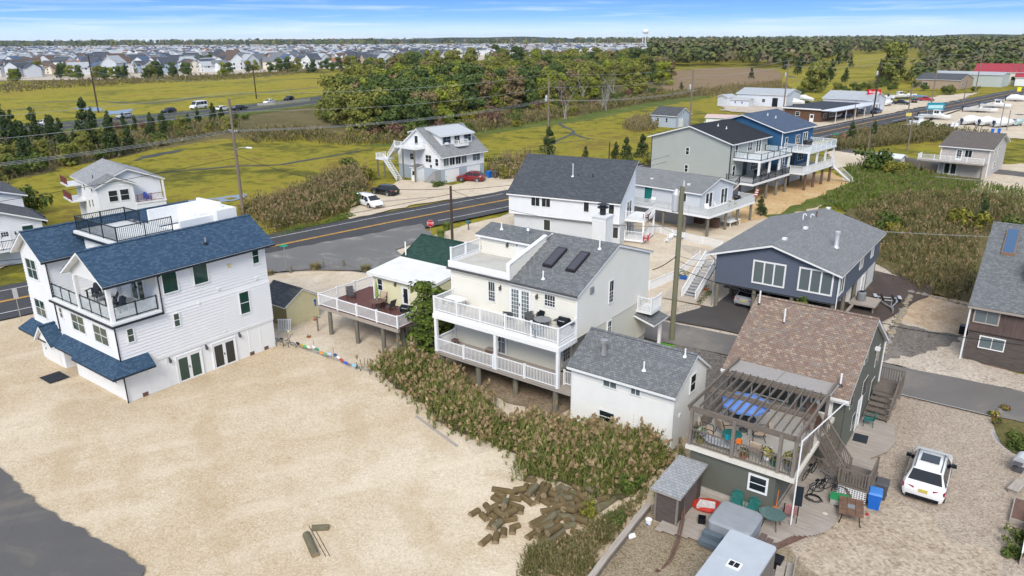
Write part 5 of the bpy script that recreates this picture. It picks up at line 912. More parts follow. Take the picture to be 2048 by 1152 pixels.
def tree_meshes(kind,seed):
    rg=random.Random(seed); Q=QM()
    if kind<4:
        h=10; 
        for _ in range(24):
            a=rg.uniform(0,6.28); d=rg.uniform(0,4.3); z=rg.uniform(.9,9.2); rr=rg.uniform(1.1,2.2); crown(Q,rg,(math.cos(a)*d*(1.15-z/16),math.sin(a)*d*(1.15-z/16),z),(rr,rr,rr*.8),135,.31)
        return Q.mesh([L_[kind]],'crown'),trunk_mesh(rg,h,.28,6,m_bark)
    if kind==4: # cedar, 5 m
        for _ in range(34):
            z=rg.uniform(.3,4.6); f=1-z/5.1; a=rg.uniform(0,6.28); d=rg.uniform(.2,1.)*1.45*f; rr=.25+.4*f*rg.uniform(.6,1.2); crown(Q,rg,(math.cos(a)*d,math.sin(a)*d,z+.3),(rr,rr,rr*1.3),42,.13,up=.5)
        return Q.mesh([l_ced],'crown'),trunk_mesh(rg,4.6,.13,5,m_bark,.28)
    if kind in (5,6,7): # bushes, 2 m
        for _ in range(12):
            a=rg.uniform(0,6.28); d=rg.uniform(0,1.25); crown(Q,rg,(math.cos(a)*d,math.sin(a)*d,rg.uniform(.5,1.45)),(.55,.55,.5),55,.12)
        return Q.mesh([(l_bush,l_ybush,l_redb)[kind-5]],'foliage'),trunk_mesh(rg,1.6,.06,5,m_bark,.6)
    if kind==9:
        for _ in range(30):
            z=rg.uniform(.4,4.9); a=rg.uniform(0,6.28); d=rg.uniform(.1,1)*(1.7-.22*z); rr=rg.uniform(.3,.6); crown(Q,rg,(math.cos(a)*d,math.sin(a)*d,z),(rr*1.2,rr*1.2,rr*.8),48,.12,up=.4)
        return Q.mesh([leaf('bright_juniper_needles',[(.03,.055,.01),(.075,.115,.018),(.15,.19,.035)],scale=.9)],'crown'),trunk_mesh(rg,4.8,.14,6,m_bark,.35)
    if kind==8: # bare pale tree
        m=MB()
        for b in range(3):
            p=Vector((rg.uniform(-.4,.4),rg.uniform(-.4,.4),0)); d=Vector((rg.uniform(-.25,.25),rg.uniform(-.25,.25),1)); r_=.16
            for s_ in range(5):
                q=p+d.normalized()*1.9; m.tube(p,q,r_,5,r_*.75); r_*=.75
                for _ in range(2):
                    a=rg.uniform(0,6.28); e=q+Vector((math.cos(a)*1.1,math.sin(a)*1.1,rg.uniform(.6,1.6))); m.tube(q,e,r_*.5,4,.02); m.tube(e,e+Vector((rg.uniform(-.6,.6),rg.uniform(-.6,.6),.8)),.02,3,.01)
                p=q; d+=Vector((rg.uniform(-.4,.4),rg.uniform(-.4,.4),0))
        return None,m.mesh(m_pbark,'trunk')
TM={k:[tree_meshes(k,100*k+i) for i in range(3 if k<4 else 2)] for k in range(10)}
def plant(kind,x,y,s_,name,label,cat,group=None,z=0,sz=None,var=None):
    cm,tm=TM[kind][rnd.randrange(len(TM[kind])) if var is None else var]
    t=thing(name,label,cat,(x,y,z),rnd.uniform(0,6.28),group); t.scale=(s_,s_,s_*(sz or rnd.uniform(.9,1.12)))
    if cm: ob('crown' if kind<5 or kind==9 else 'foliage',cm,t)
    ob('trunk' if kind not in (5,6,7) else 'stem',tm,t); return t
def plantpx(kind,u,v,s_,*a,**k): p=g2(u,v); return plant(kind,p[0],p[1],s_,*a,**k)
# the wood in the middle distance: single trees
rg=random.Random(42); wood_px=[(655,232),(690,262),(760,272),(850,268),(950,245),(1050,222),(1150,205),(1250,192),(1320,178),(1345,150),(1310,128),(1200,118),(1050,122),(950,124),(860,126),(760,142),(700,170),(660,205)]
names={0:('broadleaf_tree','olive green broadleaf tree in the middle distance wood'),1:('dark_tree','dark green tree in the middle distance wood'),2:('bright_tree','bright yellow green tree in the middle distance wood'),3:('turning_tree','brown turning tree in the middle distance wood'),8:('bare_tree','bare pale trunked tree at the edge of the wood')}
placed=[]; tries=0
while len(placed)<285 and tries<14000:
    tries+=1; u,v=rg.uniform(650,1345),rg.uniform(118,272)
    if not inside((u,v),wood_px): continue
    p=g2(u,v); dist=math.hypot(p[0]-CAM.x,p[1]-CAM.y)
    if any((p[0]-q[0])**2+(p[1]-q[1])**2<(2.6+dist*.0055)**2 for q in placed): continue
    placed.append(p); k=rg.choices((0,1,2,3),(5,2.4,2.6,3))[0]
    if v>240 and u<880 and rg.random()<.4: k=1
    if 1080<u<1330 and v>165 and rg.random()<.1: k=8
    pl=('left','middle','right')[int((u-650)/232)]+(' front' if v>205-(u-650)*.03 else (' centre' if v>160 else ' back')); lab=names[k][1].replace('in the',f'at the {pl} of the')
    if k!=8: plant(k,p[0],p[1],rg.uniform(.75,1.12)*(1.1 if k==1 else 1)*(1+max(0,dist-230)*.0007),names[k][0],lab,'tree',lab)
    else: plant(8,p[0],p[1],rg.uniform(.8,1.1),names[8][0],names[8][1],'tree','bare trees at the edge of the wood')
for u,v in ((1205,222),(1212,221),(1130,238),(1215,200),(1225,198)): plantpx(8,u,v,rg.uniform(.85,1.05),names[8][0],names[8][1],'tree','bare trees at the edge of the wood')
for k in range(110):
    u,v=rg.uniform(650,1330),0; v=[b for a,b in ((660,250),(700,268),(760,275),(850,272),(950,250),(1050,227),(1150,210),(1250,197),(1400,175)) if a>=u-90][0]-rg.uniform(-4,16); plantpx(rg.choice((5,5,6,7)),u,v,rg.uniform(1.0,1.9),'understory_bush',*(lambda q:(f'bush in the undergrowth along the {q} near edge of the wood','bush',f'undergrowth bushes along the {q} wood edge'))(('left','centre left','centre right','right')[min(3,int((u-650)/170))]))
# cedars and bushes by the highway (left)
for i,(u,v,k,s_) in enumerate(((20,305,4,1.5),(45,300,4,1.3),(62,330,5,1.9),(75,290,4,1.5),(110,292,4,1.45),(128,300,4,1.3),(175,270,4,1.7),(190,276,4,1.4),(210,275,5,1.2),(250,262,4,.9),(272,262,4,.8),(235,258,7,1.0),(285,256,7,1.),(305,255,7,1.),(338,256,5,1.25),(322,254,4,.7),(358,250,7,1.),(378,252,4,.7),(398,250,4,.9),(428,248,4,1.25),(445,244,4,.9),(470,240,5,1.2),(492,240,5,1.),(60,345,5,2.),(30,275,4,1.2),(5,265,4,1.6),(100,270,4,1.),(410,262,6,1.1),(380,268,5,1.1),(300,272,5,1.),(1000,352,6,1.2),(1012,358,6,.9),(990,340,5,1.2))):
    nm={4:('cedar_tree','dark cedar among the roadside trees at the left'),5:('bush','rounded green bush in the roadside scrub at the left'),6:('flowering_bush','yellow flowering bush in the scrub near the roads'),7:('reddish_bush','reddish bush along the highway verge')}[k]
    plantpx(k,u,v,s_,nm[0],nm[1],'tree' if k==4 else 'bush',nm[1])
hwb=[(-40,350),(0,318),(130,300),(240,280),(330,262),(470,240),(480,262),(350,290),(260,310),(120,335),(0,372)]
for k in range(64):
    while True:
        u,v=rg.uniform(-30,480),rg.uniform(240,365)
        if inside((u,v),hwb): break
    kk=rg.choice((5,5,5,6,4,0)); nm={4:('cedar_tree','dark cedar within the left marsh scrub'),5:('bush','rounded green bush within the left marsh scrub'),6:('flowering_bush','yellow green bush within the left marsh scrub'),0:('small_tree','small olive tree within the left marsh scrub')}[kk]
    plantpx(kk,u,v,rg.uniform(.7,1.5) if kk else rg.uniform(.3,.5),nm[0],nm[1]+(', far left' if u<160 else ', middle part' if u<330 else ', right part'),'bush' if kk in (5,6) else 'tree',nm[1]+(' far left' if u<160 else ' middle' if u<330 else ' right'))
for u,v,k,s_,nm,lab in ((1098,315,4,1.25,'cedar_tree','broad dark cedar in front of the tall pole by the marsh'),(1231,318,4,.72,'cedar_tree','slim dark cedar behind the charcoal roof, left of three'),(1252,319,4,.9,'cedar_tree','rounded dark cedar behind the charcoal roof, middle of three'),(1284,316,4,1.02,'cedar_tree','pointed dark cedar beside the sage grey house wall'),(1171,316,4,.5,'cedar_tree','tiny pointed cedar rising above the charcoal roof'),(1297,332,6,1.,'flowering_bush','low bush by the sage grey house corner'),(1262,332,5,.9,'bush','low green bush under the three cedars'),
    (1740,340,5,2.3,'bush','big dark round shrub beside the small white shed'),(1772,342,5,1.3,'bush','smaller shrub right of the small white shed'),(1790,350,6,1.3,'flowering_bush','yellowish shrub near the old wooden fence'),(1700,290,4,.9,'cedar_tree','small cedar in the brush by the road corner'),(1745,282,4,.8,'cedar_tree','thin cedar standing in the brush before the road'),(1855,262,5,1.5,'bush','bushy shrub in front of the white cabin boat'),(1885,266,5,1.3,'bush','bushy shrub in front of the small white boats'),
    (1525,435,4,.0,'x','x'),(1930,462,6,1.5,'flowering_bush','yellow green bush in the reed field by the brown house'),(1960,452,4,.75,'cedar_tree','small cedar rising from the reed field'),(1790,470,6,1.,'flowering_bush','low yellow bush at the near edge of the reed field'),(1770,462,5,1.2,'bush','green bush behind the slate blue house roof'),(2030,470,5,1.4,'bush','dark bush above the brown house ridge'),
    (655,425,5,1.1,'bush','green bush in the verge near the white minivan'),(690,395,5,1.2,'bush','green shrub in the verge behind the black car'),(715,410,5,1.,'bush','leafy shrub directly behind the white minivan'),(740,360,6,1.1,'flowering_bush','yellowish shrub left of the gabled road house'),(700,340,5,1.4,'bush','tall shrub at the corner of the gabled road house yard'),(870,375,5,.55,'bush','small green shrub at the gabled road house garage'),(885,373,5,.5,'bush','tiny green shrub beside the garage door'),
    (60,430,5,1.9,'bush','brownish shrub between the marsh and the white houses'),(30,440,5,1.3,'bush','dark shrub beside the dark gable roof'),(1380,155,4,1.,'x','x'),(1502,158,4,1.2,'cedar_tree','lone dark cedar on the brown reed field'),(1362,180,4,.8,'cedar_tree','small cedar at the near edge of the brown field')):
    if nm!='x': plantpx(k,u,v,s_,nm,lab,'tree' if k==4 else 'bush')
# arborvitae by the orange gravel, juniper by the blue house, cedar beside the cream cottage
t=plantpx(4,1520,432,.5,'arborvitae','small dense arborvitae beside the grey deck','tree',sz=.46,var=0); t.scale=(.62,.62,.52)
for x,y,s_,k,lab in ((12.6,21.2,.68,9,'spreading juniper below the front windows of the blue house'),(14.2,21.2,.9,5,'low juniper tuft right of the spreading juniper'),(10.6,21.0,.7,5,'low green shrub beside the parked silver car')):
    t=plant(k,x,y,s_,'juniper',lab,'shrub')
for x,y,s_,sz,lab in ((-8.3,.6,1.15,1.05,'tall cedar between the cream cottage and the cream house'),(-7.3,-.4,.85,1.0,'shorter cedar at the corner of the lower balcony'),(-7.5,2.2,1.,1.,'cedar tucked behind the lower balcony end')): plant(9,x,y,s_,'cedar_tree',lab,'tree',sz=sz)
for x,y,s_,lab in ((-7.9,-2.4,.55,'low green shrub at the foot of the cedar'),(-6.9,-1.9,.6,'leafy shrub under the lower balcony end')): plant(5,x,y,s_,'bush',lab,'bush')
for u,v,s_,k,lab in ((790,742,.5,5,'leafy shrub at the left end of the reed bed'),(1005,868,.55,5,'green shrub at the gap in the reed bed under the balcony'),(1040,885,.5,6,'yellow green shrub in the gap of the reed bed'),(1085,870,.6,5,'green shrub below the lower balcony corner'),(950,868,.45,5,'low green shrub on the sand side of the reeds'),(1130,900,.5,5,'green shrub between the reeds and the white house'),(1215,968,.5,6,'yellow green shrub behind the log heap'),(1255,985,.55,5,'green shrub beside the bulkhead end'),(1180,1035,.4,6,'yellow green shrub at the right end of the log heap'),(1225,1055,.45,5,'low green shrub by the bulkhead middle')): plantpx(k,u,v,s_,'shrub',lab,'shrub')
def grassclump(u,v,r_,h,lab,mat,n=260):
    p=gp(u,v); Q=QM(); rg=random.Random(int(u))
    for _ in range(n):
        a=rg.uniform(0,6.28); d=r_*math.sqrt(rg.random())*.5; blade(Q,math.cos(a)*d,math.sin(a)*d,0,a+rg.uniform(-.6,.6),h*rg.uniform(.7,1.15),.035,rg.uniform(.05,.55),0)
    t=thing('grass_clump',lab,'plant',(p.x,p.y,0)); ob('blades',Q.mesh([mat],'blades'),t); m=MB(); m.lathe([(r_*.5,0),(r_*.3,.08)],(0,0,0),9); ob('root_crown',m.mesh(l_dry,'root_crown'),t)
for u,v,r_,h,lab,mt in ((632,542,.9,1.0,'tan ornamental grass clump between the rope fence posts',l_dry),(732,545,.8,.9,'tan ornamental grass clump at the right end of the rope fence',l_reed2),(875,495,.7,1.7,'bright green grass clump nearest the stop sign',l_green),(882,478,.6,1.4,'bright green grass clump behind the nearest one',l_green),(893,462,.6,1.3,'bright green grass clump farthest from the stop sign',l_green),(540,552,.7,.7,'dry grass clump at the corner of the white house',l_dry),(585,543,.4,.3,'low green tuft at the rope fence post',l_green),(685,540,.4,.3,'low green tuft at the tall rope fence post',l_green)): grassclump(u,v,r_,h,lab,mt)
rg=random.Random(5)
for u,v,lab in ((2020,1110,'leafy green shrub at the bottom right corner'),(2035,1085,'small shrub beside the bottom right corner shrub'),(2030,885,'small round bush on the lawn at the right edge'),(2035,905,'low tuft below the lawn bush')): plantpx(5,u,v,.42,'bush',lab,'bush')
# ---------------- poles and wires ----------------
def polepx(ub,vb,ut,vt):
    p=gp(ub,vb); lo,hi=1,40
    for _ in range(40):
        h=(lo+hi)/2; q=Vector((p.x,p.y,h))-CAM; vv=576-1463*q.dot(_U)/q.dot(_F)
        if vv>vt: lo=h
        else: hi=h
    return p,h
POLE={}
def pole(key,name,label,base,top_,r_=.16,mat=None,arm=None,extra=None,group=None,hh=None):
    p,h=polepx(*base,*top_); 
    if hh: p=gp(*top_,hh); p.z=0; h=hh
    t=thing(name,label,'pole',(p.x,p.y,0),0,group); m=MB(); m.tube((0,0,-.2),(0,0,h),r_*1.3,10,r_); me=m.mesh(mat or m_pole,'shaft',True); ob('shaft',me,t); POLE[key]=(p,h)
    if arm:
        m=MB(); z=h-arm[0]; a=arm[1]; m.bar((-math.cos(a)*1.2,-math.sin(a)*1.2,z),(math.cos(a)*1.2,math.sin(a)*1.2,z),.1,.12); ob('crossarm',m.mesh(m_pole,'crossarm'),t)
        for k in (-1.1,-.5,.5,1.1): m=MB(); m.lathe([(.05,0),(.07,.1),(.04,.2)],(math.cos(a)*k,math.sin(a)*k,z+.06),6); ob('insulator',m.mesh(m_alu,'insulator'),t)
    if extra=='lamp':
        m=MB(); m.path([(0,0,h-6.6),(.8,.25,h-6.25),(1.9,.6,h-6.2)],.035,6); ob('lamp_arm',m.mesh(m_alu,'arm'),t); m=MB(); m.hexa([(1.8,.4,h-6.25),(2.6,.6,h-6.25),(2.6,.85,h-6.25),(1.8,.7,h-6.25)],[(1.8,.45,h-6.1),(2.5,.65,h-6.12),(2.5,.8,h-6.12),(1.8,.65,h-6.1)]); ob('lamp_head',m.mesh(m_vinyl,'head'),t)
    if extra=='can':
        m=MB(); m.lathe([(.2,h-4.6),(.24,h-4.5),(.24,h-3.6),(.2,h-3.5),(.08,h-3.4)],(-.42,-.2,0),12); ob('transformer',m.mesh(m_alu,'transformer',True),t)
    if extra=='lowcan':
        m=MB(); m.lathe([(.25,h-2.0),(.29,h-1.9),(.29,h-.7),(.25,h-.6),(.08,h-.3)],(-.5,.15,0),12); ob('transformer',m.mesh(m_alu,'transformer',True),t); m=MB(); m.bar((-.1,0,h-.9),(-.5,.1,h-.9),.06,.06); ob('bracket',m.mesh(m_grey,'bracket'),t); m=MB(); m.lathe([(.06,h-.1),(.09,h),(.05,h+.35),(.02,h+.4)],(.1,0,0),8); ob('insulator',m.mesh(m_alu,'insulator'),t)
    return t
AR=R(172)
pole('A','utility_pole','tall utility pole with street lamp arm behind the tall white house',(487,430),(460,197),.17,None,(4.2,AR),'lamp'); pole('B','utility_pole','tall utility pole with transformer can behind the charcoal roof',(1096,310),(1093,155),.17,None,(4.4,AR),'can')
pole('C','utility_pole','utility pole with equipment racks above the sage grey house roof',(0,0),(1387,140),.18,None,(5,AR),'can',hh=15); pole('D','utility_pole','utility pole beside the boatyard sheds with crossarm and can',(1566,225),(1575,122),.18,None,(1.2,AR),'can')
pole('E','utility_pole','brown utility pole in front of the long white boat shed',(1745,235),(1760,117),.17,m_dpole,None,'can'); pole('F','utility_pole','tall pole beside the red pickup at the boatyard',(1862,210),(1876,110),.17); pole('G','utility_pole','tall pole past the boatyard at the road bend',(1950,186),(1963,102),.17); pole('H','utility_pole','far tall pole at the right edge by the road',(2034,170),(2046,98),.17)
pole('I','utility_pole','leaning looking pale pole with small sign across from the boatyard',(1812,250),(1830,167),.12); pole('J','utility_pole','pale pole standing in the brush before the beige house',(1814,303),(1836,225),.12); pole('K','short_pole','short pale post behind the big dark shrub',(1735,305),(1744,263),.11); pole('L','utility_pole','slim pale pole at the roadside by the grey boatyard car',(1706,245),(1716,200),.09); pole('M','utility_pole','pale pole on the verge right of the boatyard',(1925,212),(1939,160),.12)
pole('N','utility_pole','dark short utility pole by the stop sign',(905,490),(895,372),.13,m_dpole); pole('O','utility_pole','greenish utility pole with transformer beside the cream house',(1343,685),(1364,372),.17,wood('green_treated_pole',(.27,.25,.17),(.16,.16,.10),ax=(9,9,.3)),None,'lowcan')
pole('P','utility_pole','brown highway pole in front of the left town',(197,225),(178,110),.2,m_dpole); pole('Q','utility_pole','brown highway pole by the far marsh edge',(513,198),(508,130),.2,m_dpole); pole('R','utility_pole','far brown pole left of the wood',(715,145),(713,93),.22,m_dpole); pole('S','utility_pole','far thin pole above the wood',(857,135),(855,90),.2,m_dpole); pole('T','short_pole','dark short pole behind the charcoal roof among cedars',(1218,322),(1219,284),.11,m_dpole)
pole('U','utility_pole','boatyard pole pair, left pole behind the beige house',(1998,262),(2010,207),.1,m_grey); pole('V','utility_pole','boatyard pole pair, right pole behind the beige house',(2013,262),(2022,220),.1,m_grey)
def wire(a,b,sag,r_,lab,mat=None,group='overhead wires'):
    a,b=Vector(a),Vector(b); m=MB(); n=14; P_=[a+(b-a)*(i/n)-Vector((0,0,sag*4*(i/n)*(1-i/n))) for i in range(n+1)]; m.path(P_,r_*1.05,4); o=m.build('overhead_wire',mat or m_wire); tag(o,lab,'wire',group); return o
m_wire=plain('bare_wire',(.42,.43,.44),.5,.2); m_bwire=plain('black_cable',(.02,.02,.022),.6)
def pt(k,dz,off=(0,0)): p,h=POLE[k]; return (p.x+off[0],p.y+off[1],h-dz)
pa,ha=POLE['A']; pb,hb=POLE['B']; A0=(pa.x*2-pb.x-2,pa.y*2-pb.y)
for dz,o in ((-.7,0),):
    wire((A0[0],A0[1],ha-dz),pt('A',dz),1.,.022,'top wire running left from the lamp pole'); wire(pt('A',dz),pt('B',dz),1.,.022,'top wire from the lamp pole to the pole behind the charcoal roof'); wire(pt('B',dz),pt('C',dz),.8,.022,'top wire from the charcoal roof pole to the sage house pole')
for k,o in enumerate((-1.1,.0,1.1)):
    ox,oy=-o*math.cos(AR),-o*math.sin(AR)
    wire((A0[0]+ox,A0[1]+oy,ha-4.2),pt('A',4.1,(ox,oy)),1.1,.02,'one of three crossarm wires left of the lamp pole',group='three crossarm wires left of the lamp pole'); wire(pt('A',4.1,(ox,oy)),pt('B',4.3,(ox,oy)),1.1,.02,'one of three crossarm wires over the marsh',group='three crossarm wires over the marsh'); wire(pt('B',4.3,(ox,oy)),pt('C',4.9,(ox,oy)),.9,.02,'one of three crossarm wires left of the sage house pole',group='three crossarm wires left of the sage house pole')
wire(pt('A',1.6),pt('B',1.8),1.1,.022,'second wire below the top wire over the marsh'); wire(pt('B',1.8),pt('C',1.6),.8,.022,'second wire towards the sage house pole'); wire((A0[0],A0[1],ha-1.6),pt('A',1.6),1.,.022,'second wire left of the lamp pole')
for a,b,l in (('C','D','sage house pole to boatyard'),('D','E','boatyard sheds'),('E','F','boatyard front'),('F','G','road bend'),('G','H','far road')):
    for dz,w_ in ((-.2,'upper'),(1.3,'lower')): wire(pt(a,dz),pt(b,dz),.8,.03,f'{w_} wire along the {l} span')
for a,b,l in (('P','Q','highway poles'),('Q','R','far marsh edge')):
    for dz,w_ in ((.3,'upper'),(5.,'lower')): wire(pt(a,dz),pt(b,dz),2.,.05,f'{w_} wire between the {l}')
pP,hP=POLE['P']; 
for dz,w_ in ((.3,'upper'),(5.,'lower')): wire((pP.x+6,pP.y-90,hP-dz),pt('P',dz),2.,.05,f'{w_} wire leaving the left highway pole')
wire(pt('A',7.2),pt('N',.3),1.6,.03,'heavy black cable from the lamp pole to the short dark pole',m_bwire); wire(pt('N',.4),pt('O',3.),1.2,.02,'black cable from the short dark pole to the greenish pole',m_bwire)
wire(pt('A',7.6),(-66,-60,7.5),1.4,.03,'black cable leaving the lamp pole to the left',m_bwire); wire(pt('N',.5),(-19,78,6.2),1.2,.025,'black cable from the short dark pole along the road',m_bwire); wire(pt('N',1.4),(-19.5,78,5.2),1.2,.02,'lower black cable from the short dark pole along the road',m_bwire)
wire(pt('N',.9),(-52,-30,5.5),1.3,.025,'black cable from the short dark pole over the road to the left',m_bwire); wire(pt('N',1.6),(-52.5,-30,5),1.3,.02,'lower black cable over the road to the left',m_bwire)
wire(pt('O',5.2),(4.9,10.5,6.6),.15,.03,'black service cable from the greenish pole to the cream house',m_bwire); wire(pt('O',5.2),(5.0,22.5,4.6),.3,.018,'service cable from the greenish pole to the blue house',m_bwire); wire(pt('O',5.6),(5.1,22.5,4.1),.4,.018,'second service cable towards the blue house',m_bwire); wire(pt('O',3.6),(-8.6,39,2.9),.3,.015,'thin cable from the greenish pole to the patio',m_bwire)
wire((20.4,12.8,5.1),(42,14.5,7.2),.5,.025,'black cable crossing the street right of the olive house',m_bwire); wire(pt('O',6.2),(20.4,12.8,5.2),.5,.025,'black cable between the greenish pole and the olive house',m_bwire); wire((15.1,38,5.2),(60,52,9),.8,.02,'thin cable over the reed field',m_wire); wire((17,52,8.5),(60,70,9),.8,.02,'thin upper cable over the reed field',m_wire)
# ---------------- vehicles ----------------
m_cglass=glass('car_glass',(.008,.009,.013),.08); m_tail=plain('tail_lamp_red',(.30,.01,.03),.25); m_head=glass('headlamp',(.6,.62,.64),.1); m_rim=plain('alloy_rim',(.42,.43,.45),.35,.6)
m_plate=plain('yellow_licence_plate',(.62,.50,.10),.6,var=.3,scale=30)
def paint(name,c):
    n=NM(name,.22,0,.5); n.col(c); n.b.inputs['Coat Weight'].default_value=.4; n.b.inputs['Coat Roughness'].default_value=.1; return n.m
P_white=paint('white_car_paint',(.80,.80,.79)); P_black=paint('black_car_paint',(.012,.014,.018)); P_red=paint('dark_red_car_paint',(.20,.01,.012)); P_red2=paint('bright_red_truck_paint',(.42,.015,.03)); P_silver=paint('silver_car_paint',(.36,.38,.39)); P_grey=paint('grey_car_paint',(.17,.18,.19)); P_dblue=paint('dark_blue_car_paint',(.02,.04,.09))
SUV=[(-2.33,.45,.74,.70,.80,.78,.72),(-2.25,.28,.84,.86,.92,1.0,.84),(-2.12,.25,.88,.98,.95,1.10,.82),(-1.62,.25,.90,1.02,.95,1.60,.64),(-.6,.25,.90,1.0,.95,1.68,.66),(.3,.25,.90,.98,.95,1.63,.64),(1.12,.25,.90,.96,.93,1.06,.80),(1.9,.25,.88,.88,.90,.97,.76),(2.22,.28,.82,.75,.84,.84,.68),(2.33,.4,.7,.6,.72,.66,.6)]
VAN=[(-2.55,.4,.8,.75,.9,.85,.8),(-2.5,.28,.88,.98,.97,1.1,.86),(-2.42,.25,.9,1.02,.98,1.2,.84),(-2.15,.25,.92,1.05,.98,1.70,.70),(-.6,.25,.92,1.0,.98,1.76,.71),(.75,.25,.92,.98,.97,1.66,.68),(1.65,.25,.9,.96,.95,1.05,.80),(2.2,.25,.88,.86,.92,.92,.76),(2.5,.3,.78,.7,.82,.76,.66),(2.58,.4,.65,.58,.7,.62,.55)]
CARGO=[(-2.95,.4,.85,.8,.98,1.0,.9),(-2.92,.3,.92,1.2,1.02,2.3,.82),(-2.6,.3,.95,1.25,1.02,2.5,.84),(-.2,.3,.95,1.25,1.02,2.52,.84),(1.35,.3,.95,1.2,1.02,2.42,.80),(2.2,.3,.94,1.1,1.0,1.3,.86),(2.75,.3,.9,.95,.95,1.05,.78),(2.95,.4,.8,.7,.85,.75,.7)]
PICK=[(-2.85,.55,.85,.9,.95,1.05,.92),(-2.8,.45,.9,1.0,.98,1.12,.95),(-1.0,.45,.92,1.02,.98,1.12,.95),(-.75,.45,.92,1.1,.98,1.75,.68),(.1,.45,.92,1.1,.98,1.86,.70),(.75,.45,.92,1.08,.98,1.78,.68),(1.45,.45,.92,1.06,.97,1.2,.84),(2.4,.45,.9,1.0,.95,1.12,.82),(2.78,.5,.85,.85,.9,.95,.75),(2.85,.55,.75,.7,.8,.75,.68)]
def ring(s_):
    x,zl,wl,zb,wb,zt,wt=s_; h=[(0,zl),(wl*.85,zl),(wl,zl+.1),(wb,(zl+zb)/2+.08),(wb*.985,zb-.02),(wb*.955,zb+.02),(wt+(wb*.95-wt)*.12,zt-(zt-zb)*.16),(wt*.86,zt-.012),(0,zt)]
    return [Vector((x,y,z)) for y,z in h]+[Vector((x,-y,z)) for y,z in h[-2:0:-1]]
